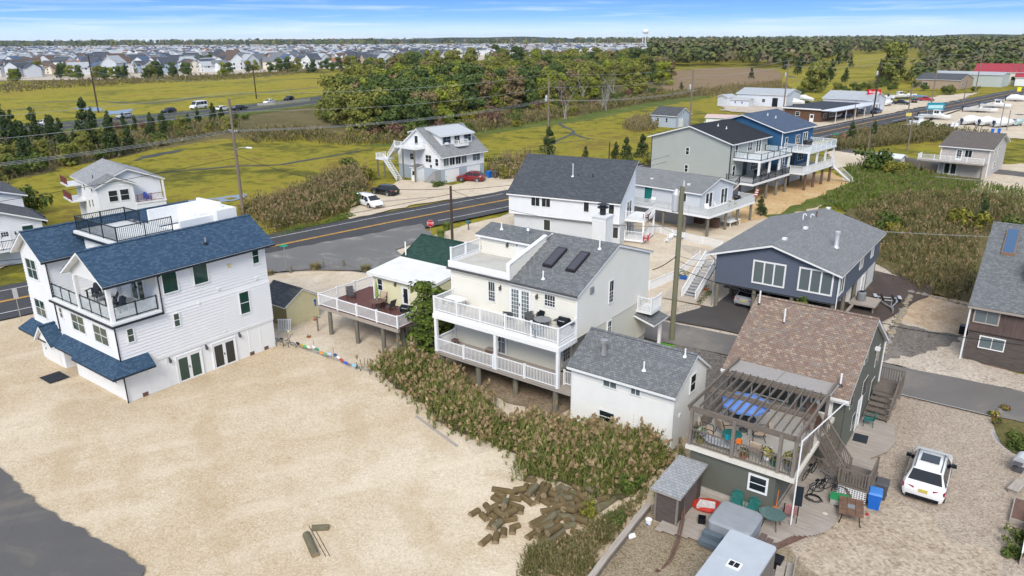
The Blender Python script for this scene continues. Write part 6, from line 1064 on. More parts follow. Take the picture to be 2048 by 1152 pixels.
def car(name,label,cat,loc,rz,body,mat,group=None,roofglass=False,wheels=(-1.38,1.38),wr=.36,glass_i=None,plate=True,s_=1.,rails=False,bed=False):
    t=thing(name,label,cat,loc,rz,group); t.scale=(s_,s_,s_); t['_loc']=1
    rs=[ring(q) for q in body]; m=MB(); n=len(rs[0])
    for a,b in zip(rs,rs[1:]):
        for i in range(n): j=(i+1)%n; m.quad(a[i],a[j],b[j],b[i])
    m.quad(*reversed(rs[0])) ; m.quad(*rs[-1]); b=m.build('body',mat,t,smooth=True)
    gi=glass_i or (2,5) # rear glass between stations gi0..gi0+1, windshield gi1..gi1+1
    def top_panel(i,f0,f1,w_,nm,mt,up=.015):
        A,B=body[i],body[i+1]; p=lambda f:(A[0]+(B[0]-A[0])*f,A[6]+(B[6]-A[6])*f,A[5]+(B[5]-A[5])*f); a,c=p(f0),p(f1); sl=Vector((c[0]-a[0],0,c[2]-a[2])).normalized(); nrm=Vector((-sl.z,0,sl.x)); nrm=nrm if nrm.z>0 else -nrm
        k=MB(); P=[Vector((a[0],-a[1]*w_,a[2])),Vector((c[0],-c[1]*w_,c[2])),Vector((c[0],c[1]*w_,c[2])),Vector((a[0],a[1]*w_,a[2]))]; k.hexa([p_+nrm*.002 for p_ in P],[p_+nrm*up for p_ in P]); return k.build(nm,mt,t)
    top_panel(gi[0],.1,.92,.93,'rear_window',m_cglass,.02); top_panel(gi[1],.08,.93,.95,'windshield',m_cglass,.02)
    if roofglass: top_panel(4,-.35,.62,.62,'panoramic_roof',m_cglass,.03)
    for sd in (1,-1):
        for i in range(gi[0]+1,gi[1]):
            A,B=body[i],body[i+1]
            def sp(S,f): return Vector((0,(S[4]*.955+((S[6]+(S[4]*.95-S[6])*.12)-S[4]*.955)*f)*sd,S[3]+.03+(S[5]-(S[5]-S[3])*.16-S[3]-.03)*f))
            k=MB(); o=Vector((0,.014*sd,.006)); n2=2 if B[0]-A[0]>1.3 else 1
            for q in range(n2):
                f0,f1=(q+.05)/n2,(q+.95)/n2; X=lambda f:A[0]+(B[0]-A[0])*f; Z=lambda f,h:sp(A,h).lerp(sp(B,h),f)
                P=[Z(f0,.08)+Vector((X(f0),0,0))+o,Z(f1,.08)+Vector((X(f1),0,0))+o,Z(f1,.95)+Vector((X(f1),0,0))+o,Z(f0,.95)+Vector((X(f0),0,0))+o]
                if sd<0: P=P[::-1]
                k=MB(); k.quad(*P); k.quad(*[p_-o*1.6 for p_ in P[::-1]]); k.build('side_window',m_cglass,t)
        for i,f0,f1 in ((gi[0],.25,.95),(gi[1],.1,.7)):
            A,B=body[i],body[i+1]; k=MB(); o=Vector((0,.016*sd,.004))
            ya,za=A[4]*.95,A[3]; hi=(gi[0],)
            if i==gi[0]: S=B; P=[Vector((A[0]+(B[0]-A[0])*.45,S[4]*.95*sd,S[3]+.04)),Vector((B[0]-.03,S[4]*.95*sd,S[3]+.04)),Vector((B[0]-.03,(S[6]+.05)*sd,S[5]-.1))]
            else: S=A; P=[Vector((A[0]+.03,S[4]*.95*sd,S[3]+.04)),Vector((A[0]+(B[0]-A[0])*.6,B[4]*.97*sd,B[3]+.06)),Vector((A[0]+.03,(S[6]+.05)*sd,S[5]-.1))]
            P=[p_+o for p_ in P]; k.quad(*P); k.quad(*[p_-o for p_ in P[::-1]]); k.build('quarter_window',m_cglass,t)
        for x in wheels:
            yo=body[len(body)//2][4]; k=MB(); k.tube((x,(yo-.2)*sd,wr),(x,(yo+.015)*sd,wr),wr,16); w_=k.build('wheel',m_rubber,t); k=MB(); k.tube((x,(yo+.015)*sd,wr),(x,(yo+.03)*sd,wr),wr*.64,12); k.build('rim',m_rim,w_)
            k=MB(); k.tube((x,(yo-.1)*sd,wr+.03),(x,(yo+.004)*sd,wr+.03),wr+.085,16); k.build('wheel_arch',m_dgrey,t)
        F,Rr=body[-2],body[1]; k=MB(); k.hexa([(F[0]-.25,F[4]*.72*sd,F[5]-.12),(F[0]+.05,F[4]*.68*sd,F[5]-.16),(F[0]+.02,F[4]*.94*sd,F[5]-.16),(F[0]-.25,F[4]*1.05*sd,F[5]-.12)][::sd],[(F[0]-.25,F[4]*.72*sd,F[5]+.0),(F[0]+.02,F[4]*.68*sd,F[5]-.06),(F[0],F[4]*.9*sd,F[5]-.06),(F[0]-.25,F[4]*1.05*sd,F[5]+.01)][::sd]); k.build('headlight',m_head,t)
        k=MB(); z=Rr[3]; k.hexa([(Rr[0]-.06,Rr[4]*.45*sd,z-.02),(Rr[0]+.05,Rr[4]*.45*sd,z-.02),(Rr[0]+.22,Rr[4]*1.03*sd,z-.06),(Rr[0]-.03,Rr[4]*1.0*sd,z-.1)][::-sd],[(Rr[0]-.045,Rr[4]*.45*sd,z+.06),(Rr[0]+.05,Rr[4]*.45*sd,z+.06),(Rr[0]+.22,Rr[4]*1.03*sd,z+.12),(Rr[0]-.0,Rr[4]*1.0*sd,z+.1)][::-sd]); k.build('tail_light',m_tail,t)
        A=body[gi[1]]; k=MB(); k.box(A[0]+.12,A[4]*.97*sd,A[3]+.02,A[0]+.3,(A[4]+.2)*sd,A[3]+.17); k.build('mirror',mat if mat is not P_white else m_black,t)
        if rails: k=MB(); k.bar((body[3][0]+.05,body[3][6]*.9*sd,body[3][5]+.05),(body[5][0]-.05,body[5][6]*.9*sd,body[5][5]+.05),.04,.05); k.build('roof_rail',m_dgrey,t)
    k=MB(); X=body[0][0]; k.box(X-.01,-.72,.32,X+.2,.72,.5); k.build('rear_bumper_trim',m_black,t); X=body[-1][0]; k=MB(); k.box(X-.1,-.55,.38,X+.015,.55,.52); k.build('grille',m_black,t)
    if plate: k=MB(); k.box(body[0][0]-.03,-.2,body[0][3]+.02,body[0][0]+.06,.2,body[0][3]+.17); k.build('licence_plate',m_plate,t)
    if bed: k=MB(); k.box(-2.7,-.75,1.1,-1.1,.75,1.135); k.build('truck_bed',m_black,t)
    return t
car('suv','white crossover with dark glass roof parked on the gravel lot','car',(24.55,3.75,.05),R(91.5),SUV,P_white,roofglass=True,rails=True,s_=1.03)
def head(a,b): p,q=gp(*a),gp(*b); return math.atan2(q.y-p.y,q.x-p.x)
car('minivan','white minivan parked at the roadside by the reeds','car',(*g2(739,413),.05),head((718,407),(760,420)),VAN,P_white); car('hatchback','black hatchback parked left of the gabled road house','car',(*g2(770,390),.05),head((793,393),(748,386)),SUV,P_black); car('red_wagon','dark red wagon parked at the garage doors','car',(*g2(942,363),.05),head((961,364),(922,362)),SUV,P_red,rails=True)
car('silver_suv','silver car parked under the slate blue house','car',(7.6,26.0,.05),R(86),SUV,P_silver)
for i,(u,v,body,mt,lab,rz) in enumerate(((90,252,SUV,P_white,'white car on the highway at far left',-84),(250,237,SUV,P_silver,'silver car on the highway near the pond',-84),(338,226,SUV,P_black,'black car on the highway left of the white van',-80),(398,218,CARGO,P_white,'white cargo van on the highway',-78),(446,222,SUV,P_white,'white car half hidden behind highway cedars',100),(480,221,PICK,P_black,'black pickup on the highway near lane',102),(538,208,SUV,P_white,'white hatchback on the highway right of the pickup',-72),(578,201,SUV,P_black,'black car farthest right on the highway',-70))):
    car('van' if body is CARGO else 'highway_car',lab,'van' if body is CARGO else 'car',(*g2(u,v),.05),R(rz),body,mt,'cars on the highway',glass_i=(1,4) if body is CARGO else ((2,5)),s_=1.05 if body is not CARGO else 1.1,wheels=(-1.38,1.38) if body is not CARGO else (-1.8,1.9))
for u,v,body,mt,lab,rz in ((1718,228,SUV,P_grey,'grey car parked by the boatyard roadside',85),(1752,228,PICK,P_dblue,'dark blue pickup behind the brown boatyard pole',-95),(1800,210,PICK,P_black,'black pickup parked at the boatyard',-5),(1828,206,SUV,P_black,'black car beside the red pickup',100),(1850,203,PICK,P_red2,'bright red pickup at the boatyard',-10),(1690,236,SUV,P_dblue,'small dark blue car behind the boat trailer',70)):
    car('parked_car',lab,'car',(*g2(u,v),.05),R(rz),body,mt,wheels=(-1.38,1.38) if body is SUV else (-1.8,1.9),bed=body is PICK)
# ---------------- boats ----------------
m_hull=plain('white_gelcoat',(.78,.78,.77),.3,var=.05); m_aqua=plain('pale_aqua_hull',(.45,.62,.58),.35); m_shrink=plain('shrink_wrap',(.80,.80,.80),.5,var=.06,scale=2); m_motor=plain('dark_outboard',(.03,.045,.07),.35)
def boat(label,loc,rz,L=7.,cabin=True,hull=None,wrap=False,top_=False,s_=1.,group=None):
    t=thing('covered_boat' if wrap else 'motor_boat',label,'boat',loc,rz,group); t.scale=(s_,)*3; t['_loc']=1; W_=L*.17; m=MB(); st=[]
    for i in range(9):
        f=i/8; x=-L/2+L*f; w_=W_*(1-max(0,(f-.45)/.55)**2.2); sh=1.35+.35*f*f; st.append([Vector((x+.02,0,.45+.45*max(0,f-.6)/.4)),Vector((x,w_*.75,.62+.25*f)),Vector((x,w_,sh)),Vector((x,w_*.9,sh+.04)),Vector((x,0,sh-.05)),Vector((x,-w_*.9,sh+.04)),Vector((x,-w_,sh)),Vector((x,-w_*.75,.62+.25*f))])
    for a,b in zip(st,st[1:]):
        for i in range(8): j=(i+1)%8; m.quad(a[i],a[j],b[j],b[i])
    m.quad(*reversed(st[0])); m.quad(*st[-1]); m.build('hull',hull or m_hull,t,smooth=True)
    if wrap:
        m=MB(); pr=[]
        for f,h,w_ in ((0,1.6,.95),(.15,2.5,.9),(.4,2.7,.92),(.6,2.3,.9),(.85,1.95,.45),(1,1.75,.06)):
            x=-L/2+L*f; pr.append([Vector((x,W_*w_*1.04,1.0+.4*f)),Vector((x,W_*w_*.9,1.0+(h-1)*.62)),Vector((x,0,h)),Vector((x,-W_*w_*.9,1.0+(h-1)*.62)),Vector((x,-W_*w_*1.04,1.0+.4*f))])
        for a,b in zip(pr,pr[1:]):
            for i in range(4): m.quad(a[i],a[i+1],b[i+1],b[i])
        m.quad(*reversed(pr[0])); m.build('shrink_wrap_cover',m_shrink,t)
    else:
        if cabin:
            m=MB(); m.hexa([(-.3,-W_*.72,1.4),(L*.27,-W_*.55,1.5),(L*.27,W_*.55,1.5),(-.3,W_*.72,1.4)],[(-.3,-W_*.65,2.75),(L*.16,-W_*.5,2.75),(L*.16,W_*.5,2.75),(-.3,W_*.65,2.75)]); m.build('cabin',m_hull,t); m=MB(); m.box(-.6,-W_*.72,2.752,L*.19,W_*.72,2.83); m.build('cabin_roof',m_hull,t)
            for sd in (1,-1):
                for k in range(2): m=MB(); x=.0+k*.65; m.box(x,W_*.60*sd,2.05,x+.5,W_*.72*sd,2.55); m.build('cabin_window',m_cglass,t)
            m=MB(); m.hexa([(L*.185,-W_*.4,2.1),(L*.25,-W_*.4,2.1),(L*.25,W_*.4,2.1),(L*.185,W_*.4,2.1)],[(L*.165,-W_*.4,2.6),(L*.195,-W_*.4,2.6),(L*.195,W_*.4,2.6),(L*.165,W_*.4,2.6)]); m.build('windshield',m_cglass,t)
        else:
            m=MB(); m.box(-.3,-.35,1.3,.4,.35,2.1); m.build('console',m_hull,t); m=MB(); m.box(-L*.42,-W_*.7,1.3,L*.3,W_*.7,1.34); m.build('cockpit_floor',m_grey,t)
        if top_:
            m=MB(); m.box(-1,-W_*.8,2.9,1.2,W_*.8,2.96); m.build('bimini_top',m_dark,t); m=MB()
            for x in (-.9,1.1):
                for sd in (1,-1): m.tube((x,W_*.75*sd,1.3),(x,W_*.75*sd,2.9),.03,5)
            m.build('top_frame',m_alu,t)
    m=MB(); m.box(-L/2-.65,-.24,1.15,-L/2-.05,.24,1.95); m.hexa([(-L/2-.45,-.1,.3),(-L/2-.2,-.1,.3),(-L/2-.2,.1,.3),(-L/2-.45,.1,.3)],[(-L/2-.5,-.13,1.15),(-L/2-.15,-.13,1.15),(-L/2-.15,.13,1.15),(-L/2-.5,.13,1.15)]); m.build('outboard_motor',m_motor,t)
    m=MB(); m.bar((-L*.35,-.5,.38),(L*.62,0,.42),.08,.1); m.bar((-L*.35,.5,.38),(L*.62,0,.42),.08,.1); m.bar((-.6,-.9,.4),(-.6,.9,.4),.1,.1); m.build('trailer_frame',m_metal,t)
    for sd in (1,-1): m=MB(); m.tube((-.6,.85*sd,.3),(-.6,1.02*sd,.3),.3,12); m.build('trailer_wheel',m_rubber,t)
    return t
for u,v,L,cab,hl,wr_,tp,rz,lab in ((1838,256,6.5,1,None,0,0,150,'white cabin boat behind the bushy shrub'),(1868,240,8,1,None,0,0,-10,'white cabin boat under the blue sign'),(1960,226,9,0,None,0,1,-5,'white boat with dark top in the right boatyard'),(1990,217,8.5,1,None,0,0,-5,'long white cabin boat behind the dark topped boat'),(1945,250,8.5,0,None,1,0,60,'shrink wrapped boat at left of the three wrapped boats'),(1976,252,8,0,None,1,0,65,'shrink wrapped boat in the middle of the three wrapped boats'),(2008,255,8,0,None,1,0,60,'shrink wrapped boat at right of the three wrapped boats'),(2035,252,6,0,m_aqua,0,1,75,'small open boat with blue top at the right edge'),(2035,204,7,0,None,1,0,-10,'wrapped boat beyond the boatyard at the road'),(1905,262,6,0,None,0,0,80,'small white open boat behind the beige house'),
    (1655,233,8,1,m_aqua,0,1,75,'aqua hulled boat beside the long white canopy'),(1672,238,7,0,None,0,0,80,'open boat on a trailer by the left roadside'),(1705,217,7.5,1,None,0,0,70,'white cabin boat in front of the white boat shed'),(1735,215,8,0,m_aqua,0,0,70,'pale aqua boat beside the white boat shed'),(1640,240,5.5,0,None,0,1,75,'small boat at the end of the canopy'),(1612,205,9,0,None,1,0,-40,'large white wrapped boat between the sheds'),(1770,202,7,0,None,0,1,40,'white boat with dark top left in the back row'),(1795,198,7,1,None,0,0,40,'white cabin boat in the back row'),(1815,197,7,0,None,0,1,40,'white boat with dark top right in the back row'),(1775,212,7,1,None,0,0,80,'white cabin boat beside the brown pole'),(1590,212,6,0,None,1,0,20,'small wrapped boat beside the long grey shed')):
    boat(lab,(*g2(u,v),0),R(rz),L,bool(cab),hl,bool(wr_),bool(tp))
# small blue kayak-like hull on the red pickup
m=MB(); p=gp(1838,200); m.hexa([(p.x-2.2,p.y,1.3),(p.x,p.y-.5,1.2),(p.x+2.2,p.y,1.3),(p.x,p.y+.5,1.2)],[(p.x-2.4,p.y,1.7),(p.x,p.y-.6,1.6),(p.x+2.4,p.y,1.7),(p.x,p.y+.6,1.6)]); tag(m.build('skiff',plain('sky_blue_hull',(.12,.30,.60),.4)),'sky blue skiff beside the red pickup','boat')
# ---------------- boatyard buildings ----------------
m_tin=plain('pale_tin_roof',(.42,.44,.46),.5,var=.12,scale=1); m_tinw=plain('white_tin_wall',(.66,.69,.73),.5,var=.08,scale=1); m_dflat=plain('dark_flat_roof',(.045,.05,.065),.9,var=.2)
def barn(name,label,loc,rz,L,W_,ze,zr,wm,rm,axis='x',cat='shed'):
    Z=house(name,label,cat,loc,R(rz)); gwall(Z,0,L,0,W_,0,ze,zr,axis,wm); groof(Z,-.3,L+.3,-.4,W_+.4,ze,zr+.1,axis,rm); return Z
z=barn('grey_cottage','small pale blue grey cottage with slate roof beyond the sage house',(-62,147.2,0),-4,7.2,8,3.1,4.9,siding('pale_blue_siding',(.46,.52,.58),.2),s_dgrey,'x','cottage'); window(z,'y-',0,1.6,2.2,1.3,2.4); window(z,'y-',0,4.2,4.8,1.3,2.4); window(z,'x+',7.2,3.6,4.2,3.4,4.0,nz=1); door(z,'x+',7.2,1.5,3.8,.05,2.3,m_trim)
z=barn('trailer_building','low white trailer building with red roof edge behind the black roof',(-50,155,0),10,13,5,2.5,2.9,m_white,plain('pale_red_edge_roof',(.62,.45,.42),.7),'x','building')
z=barn('long_grey_shed','long grey metal shed with white walls in the boatyard',(-66,221,0),0,17,16,4.2,5.6,m_tinw,m_tin); door(z,'y-',0,12.5,14.2,.05,3,m_black); window(z,'y-',0,9,10,1.6,2.6)
z=barn('small_tin_shed','small pale blue tin shed left of the long grey shed',(-71,216.5,0),-20,4.2,4.5,3.2,3.9,m_tinw,m_tin,'y'); 
z=barn('low_tin_shed','low tin shed with two blue windows before the long grey shed',(-66.5,216.6,0),-2,6.6,3.5,2.5,2.9,m_tinw,m_tin); window(z,'y-',0,1.6,2.1,1.1,1.8,nz=1,mat=m_blue); window(z,'y-',0,4.,4.5,1.1,1.8,nz=1,mat=m_blue)
z=house('bait_shop','brown shingled shop with dark flat roof in the boatyard','building',(-37.5,181.2,0),R(-8)); wall(z,0,0,0,10.5,27,3.4,plain('brown_shingle_wall',(.14,.075,.045),.9,var=.3)); slabp(z,'roof',-.5,-.5,10.6,27.4,3.4,3.75,m_dflat); slabp(z,'canopy_roof',10.62,-.5,14.6,34,3.3,3.5,m_tinw)
for y in (1,8,15,22,29): piling(z,14.3,y,0,3.3,.08,m_vinyl,'canopy_post')
window(z,'y-',0,3.4,4.6,1.6,2.6,nz=2); door(z,'y-',0,7.6,8.6,.1,2.2,m_trim,(1.2,2.0)); window(z,'x+',10.5,2,4,1.2,2.4,nx=2); window(z,'x+',10.5,6,9,1.2,2.4,nx=3); m=MB(); m.box(-.52,-.56,3.42,10.7,-.5,3.78); m.build('roof_edge',m_trim,z)
z=barn('white_boat_shed','big white boat shed with grey roof and red sign by the road',(-35.5,214,0),-6,14.5,13,4.3,6.2,m_tinw,m_tin); window(z,'x+',14.5,2,2.8,1.4,2.6,nz=1); window(z,'x+',14.5,5,5.8,1.4,2.6,nz=1); window(z,'x+',14.5,8,8.8,1.4,2.6,nz=1)
# ---- lettering helper ----
def text(s_,size,mat,parent,mw,name='lettering'):
    cu=bpy.data.curves.new('t','FONT'); cu.body=s_; cu.size=size; cu.align_x='CENTER'; cu.align_y='CENTER'; cu.extrude=.004; to=bpy.data.objects.new('t',cu); COL.objects.link(to); bpy.context.view_layer.update()
    me=bpy.data.meshes.new_from_object(to.evaluated_get(bpy.context.evaluated_depsgraph_get())); bpy.data.objects.remove(to); me.materials.clear(); me.materials.append(mat); o=ob(name,me,parent); o.matrix_local=mw; return o
def upright(x,y,z,az): # text standing up, facing direction az
    return Matrix.Translation((x,y,z))@Matrix.Rotation(az+math.pi/2,4,'Z')@Matrix.Rotation(math.pi/2,4,'X')
CAZ=math.atan2(-.8,.59) # towards the viewer
def board(name,label,base,h,wd,ht,mat,posts=1,az=CAZ,pm=None,rim=None):
    t=thing(name,label,'sign',(base[0],base[1],0)); t['_loc']=1; ax=(-math.sin(az),math.cos(az)); n=(math.cos(az),math.sin(az))
    for k in ([0] if posts==1 else [-.42,.42]): m=MB(); x,y=ax[0]*k*wd-n[0]*.05,ax[1]*k*wd-n[1]*.05; m.tube((x,y,0),(x,y,h+(0 if posts==1 else ht*.5)),.035 if posts==1 else .06,6); m.build('sign_post',pm or m_metal,t)
    m=MB(); c=lambda s_,d,z:(ax[0]*s_+n[0]*d,ax[1]*s_+n[1]*d,z); m.hexa([c(-wd/2,0,h-ht/2),c(wd/2,0,h-ht/2),c(wd/2,.03,h-ht/2),c(-wd/2,.03,h-ht/2)],[c(-wd/2,0,h+ht/2),c(wd/2,0,h+ht/2),c(wd/2,.03,h+ht/2),c(-wd/2,.03,h+ht/2)]); m.build('sign_panel',mat,t); return t,n
def stop_sign(label,base,h,az,r_=.42):
    t=thing('stop_sign',label,'sign',(base[0],base[1],0)); t['_loc']=1; n=Vector((math.cos(az),math.sin(az),0)); ax=Vector((-math.sin(az),math.cos(az),0)); m=MB(); m.tube((0,0,0),(0,0,h+.2),.035,6); m.build('sign_post',m_metal,t)
    for nm,rr,d0,d1,mt in (('sign_rim',r_,.04,.055,m_wline),('sign_panel',r_*.93,.055,.065,plain('sign_red',(.52,.012,.02),.45,var=.02))):
        m=MB(); P=[Vector((0,0,h))+ax*rr*math.cos(math.pi/8+i*math.pi/4)+Vector((0,0,rr*math.sin(math.pi/8+i*math.pi/4))) for i in range(8)]; m.quad(*[p+n*d1 for p in P]); m.quad(*[p+n*d0 for p in P[::-1]])
        for i in range(8): j=(i+1)%8; m.quad(P[i]+n*d0,P[j]+n*d0,P[j]+n*d1,P[i]+n*d1)
        m.build(nm,mt,t)
    text('STOP',r_*.78,m_trim,t,upright(n.x*.072,n.y*.072,h,az)); return t
b=g2(862,482); stop_sign('red stop sign at the street mouth near the green grass clumps',b,2.15,CAZ+.1)
b=g2(1686,292); stop_sign('far red stop sign in the brush by the boatyard road',b,2.2,CAZ+.1)
t,n=board('street_sign','green street name sign behind the rope fence',g2(573,545),2.85,.75,.2,plain('sign_green',(.01,.32,.22),.5,var=.03)); m=MB(); 
t,n=board('street_sign','small green street sign beside the far stop sign',g2(1668,292),2.6,1.1,.25,plain('sign_green_b',(.01,.32,.22),.5,var=.03))
t,n=board('route_sign','back of a thin white road sign by the left road edge',g2(44,645),2.6,.35,.9,m_alu,az=CAZ+.9)
t,n=board('shop_sign','red sign with pale lettering on the white boat shed',g2(1742,226),6.3,4.2,1.6,plain('sign_panel_red',(.55,.01,.03),.5,var=.04),2)
m=MB(); ax=(-math.sin(CAZ),math.cos(CAZ)); c=lambda s_,d,z:(ax[0]*s_+n[0]*d,ax[1]*s_+n[1]*d,z)
for s0,s1,z0,z1 in ((-1.5,-1.05,6.05,6.75),(-.95,-.6,6.05,6.5),(-.5,-.15,6.05,6.5),(-.05,.3,6.05,6.6),(.4,.75,6.0,6.5),(.95,1.6,6.05,6.45)): m.hexa([c(s0,.035,z0),c(s1,.035,z0),c(s1,.045,z0),c(s0,.045,z0)],[c(s0,.035,z1),c(s1,.035,z1),c(s1,.045,z1),c(s0,.045,z1)])
m.build('lettering',plain('pale_pink_lettering',(.75,.55,.52),.6),t)
t,n=board('marina_sign','teal and white boatyard sign on two posts by the road',g2(1867,238),3.6,5.,2.0,plain('sign_teal',(.02,.25,.33),.5,var=.04),2); m=MB(); ax=(-math.sin(CAZ),math.cos(CAZ)); c=lambda s_,d,z:(ax[0]*s_+n[0]*d,ax[1]*s_+n[1]*d,z); m.hexa([c(-2.1,.035,3.0),c(2.1,.035,3.0),c(2.1,.05,3.0),c(-2.1,.05,3.0)],[c(-2.1,.035,3.9),c(2.1,.035,3.9),c(2.1,.05,3.9),c(-2.1,.05,3.9)]); m.build('sign_lettering_band',plain('pale_teal_band',(.45,.68,.70),.5),t)
t,n=board('warning_sign','yellow road warning sign far along the main road',g2(2036,192),2.6,1.6,1.6,plain('sign_yellow',(.75,.72,.02),.5,var=.03)); t,n=board('price_sign','small yellow and white sign on the leaning pole',(g2(1812,250)[0]+.3,g2(1812,250)[1]-.3),2.8,1.5,.9,plain('sign_amber',(.65,.55,.15),.5))
# far restaurant and blue grey hall
z=barn('red_roof_restaurant','cream restaurant with bright red roofs at the far right',(-13,402,0),0,24,20,6,9.5,plain('cream_wall',(.72,.68,.56),.7),plain('red_metal_roof',(.36,.03,.045),.5,var=.1),'x','building')
for k in range(6): window(z,'y-',0,1.5+k*3.6,3.2+k*3.6,2.2,4,nz=1)
wall(z,18,-6,0,26,0,4,m_white,'porch_block'); groof(z,17.5,26.5,-6.5,0,4,5.5,'x',plain('red_porch_roof',(.36,.03,.045),.5))
z=barn('grey_hall','low slate roofed hall left of the red roofed restaurant',(-31,356,0),-8,18,22,4.,6.2,plain('tan_wall',(.40,.30,.22),.8),s_dgrey,'x','building'); window(z,'y-',0,3,5,1.2,2.6,nx=2,nz=1); window(z,'x+',18,3,6,1.2,2.8,nx=2,nz=1); z=barn('pale_roof_hall','pale flat roofed hall behind the slate roofed hall',(-29,384,0),-8,30,14,5.5,6.4,plain('pale_green_wall',(.5,.55,.52),.7),m_tin,'x','building')
z=barn('small_white_shed','small white shed beside the big dark shrub',(*g2(1752,330),0),-8,4.0,2.6,1.7,2.1,m_white,m_tinw)
# old wooden fence near the beige house
fe=house('wooden_fence','old grey wooden fence behind the meadow','fence',(*g2(1790,328),0),R(-32)); 
for k in range(46):
    m=MB(); x=k*.2; m.box(x,-.015,.05,x+.17,.015,1.25+.1*rnd.random()); m.build('fence_board',m_woodz,fe)
m=MB(); m.box(0,.016,.4,9.2,.06,.5); m.box(0,.016,1.,9.2,.06,1.1); m.build('fence_rail',m_wood,fe)
# ---------------- small things ----------------
def T(name,label,cat,x,y,z=0,rz=0,group=None): t=thing(name,label,cat,(x,y,z),R(rz),group); t['_loc']=1; return t
def bx(par,nm,mat,*b):
    m=MB()
    for q in b: m.box(*q)
    return m.build(nm,mat,par)
def tb(par,nm,mat,segs,r_=.015,n=6):
    m=MB()
    for a,b in segs: m.tube(a,b,r_,n)
    return m.build(nm,mat,par)
def adirondack(lab,x,y,z,rz,mat,group=None):
    t=T('adirondack_chair',lab,'chair',x,y,z,rz,group); m=MB()
    for k in range(5): m.hexa([(-.28+k*.11,.02,.34),(-.18+k*.11,.02,.34),(-.18+k*.11,.5,.2),(-.28+k*.11,.5,.2)],[(-.28+k*.11,.02,.365),(-.18+k*.11,.02,.365),(-.18+k*.11,.5,.225),(-.28+k*.11,.5,.225)])
    m.build('seat',mat,t); m=MB()
    for k in range(5): h=.95-.05*abs(k-2); m.hexa([(-.28+k*.11,.45,.22),(-.18+k*.11,.45,.22),(-.18+k*.11,.48,.22),(-.28+k*.11,.48,.22)],[(-.29+k*.112,.78,h),(-.18+k*.112,.78,h),(-.18+k*.112,.81,h),(-.29+k*.112,.81,h)])
    m.build('backrest',mat,t)
    for s_ in (-1,1): bx(t,'arm',mat,(s_*.29,-.08,.52,s_*.42,.62,.55)); bx(t,'leg',mat,(s_*.3,-.02,0,s_*.35,.1,.52)); bx(t,'leg',mat,(s_*.3,.5,0,s_*.35,.62,.52))
    return t
def monobloc(lab,x,y,z,rz,mat,group=None):
    t=T('plastic_chair',lab,'chair',x,y,z,rz,group); bx(t,'seat',mat,(-.24,-.22,.4,.24,.24,.44)); m=MB()
    for k in range(7):
        a=-.9+k*.3; xx=math.sin(a)*.27; yy=.2+math.cos(a)*.07; h=.86-.07*abs(k-3); m.hexa([(xx-.03,yy-.01,.42),(xx+.03,yy-.01,.42),(xx+.03,yy+.02,.42),(xx-.03,yy+.02,.42)],[(xx*1.15-.035,yy+.09,h),(xx*1.15+.035,yy+.09,h),(xx*1.15+.035,yy+.12,h),(xx*1.15-.035,yy+.12,h)])
    m.path([(math.sin(-.95+k*.32)*.33,.29+math.cos(-.95+k*.32)*.06,.68+.2*math.cos((-.95+k*.32)*1.3)) for k in range(7)],.025,5); m.build('backrest',mat,t)
    for s_ in (-1,1):
        tb(t,'arm',mat,[((s_*.29,.28,.66),(s_*.3,-.2,.64)),((s_*.3,-.2,.64),(s_*.27,-.24,.42))],.025); 
        for yy in (-.22,.24): tb(t,'leg',mat,[((s_*.23,yy,.42),(s_*.28,yy*1.15,0))],.025)
    return t
def patio_chair(lab,x,y,z,rz,fab,frame=None,group=None,cush=False):
    t=T('patio_chair',lab,'chair',x,y,z,rz,group); fr=frame or m_black; h=.13 if cush else .03
    bx(t,'seat',fab,(-.27,-.25,.38,.27,.25,.38+h)); m=MB(); m.hexa([(-.27,.23,.42),(.27,.23,.42),(.27,.23+h,.42),(-.27,.23+h,.42)],[(-.27,.42,1.0),(.27,.42,1.0),(.27,.42+h,1.0),(-.27,.42+h,1.0)]); m.build('backrest',fab,t)
    for s_ in (-1,1):
        tb(t,'arm',fr,[((s_*.31,.36,.72),(s_*.31,-.2,.62)),((s_*.31,-.2,.62),(s_*.31,-.3,.5))],.018); tb(t,'leg',fr,[((s_*.31,-.3,.5),(s_*.31,-.28,0))],.018); tb(t,'leg',fr,[((s_*.31,.43,1.0),(s_*.31,.2,.36)),((s_*.31,.2,.36),(s_*.31,.36,0))],.018)
    return t
def round_table(lab,x,y,z,r_,mat,h=.72,leg=None,el=1.):
    t=T('round_table',lab,'table',x,y,z); m=MB(); n=20; m.hexa([(r_*math.cos(6.283*i/n),r_*el*math.sin(6.283*i/n),h-.03) for i in range(n)],[(r_*math.cos(6.283*i/n),r_*el*math.sin(6.283*i/n),h) for i in range(n)]); m.build('table_top',mat,t)
    for k in range(4): a=.8+k*1.571; tb(t,'leg',leg or m_black,[((math.cos(a)*r_*.5,math.sin(a)*r_*.5,h-.03),(math.cos(a)*r_*.8,math.sin(a)*r_*.8,0))],.018)
    return t
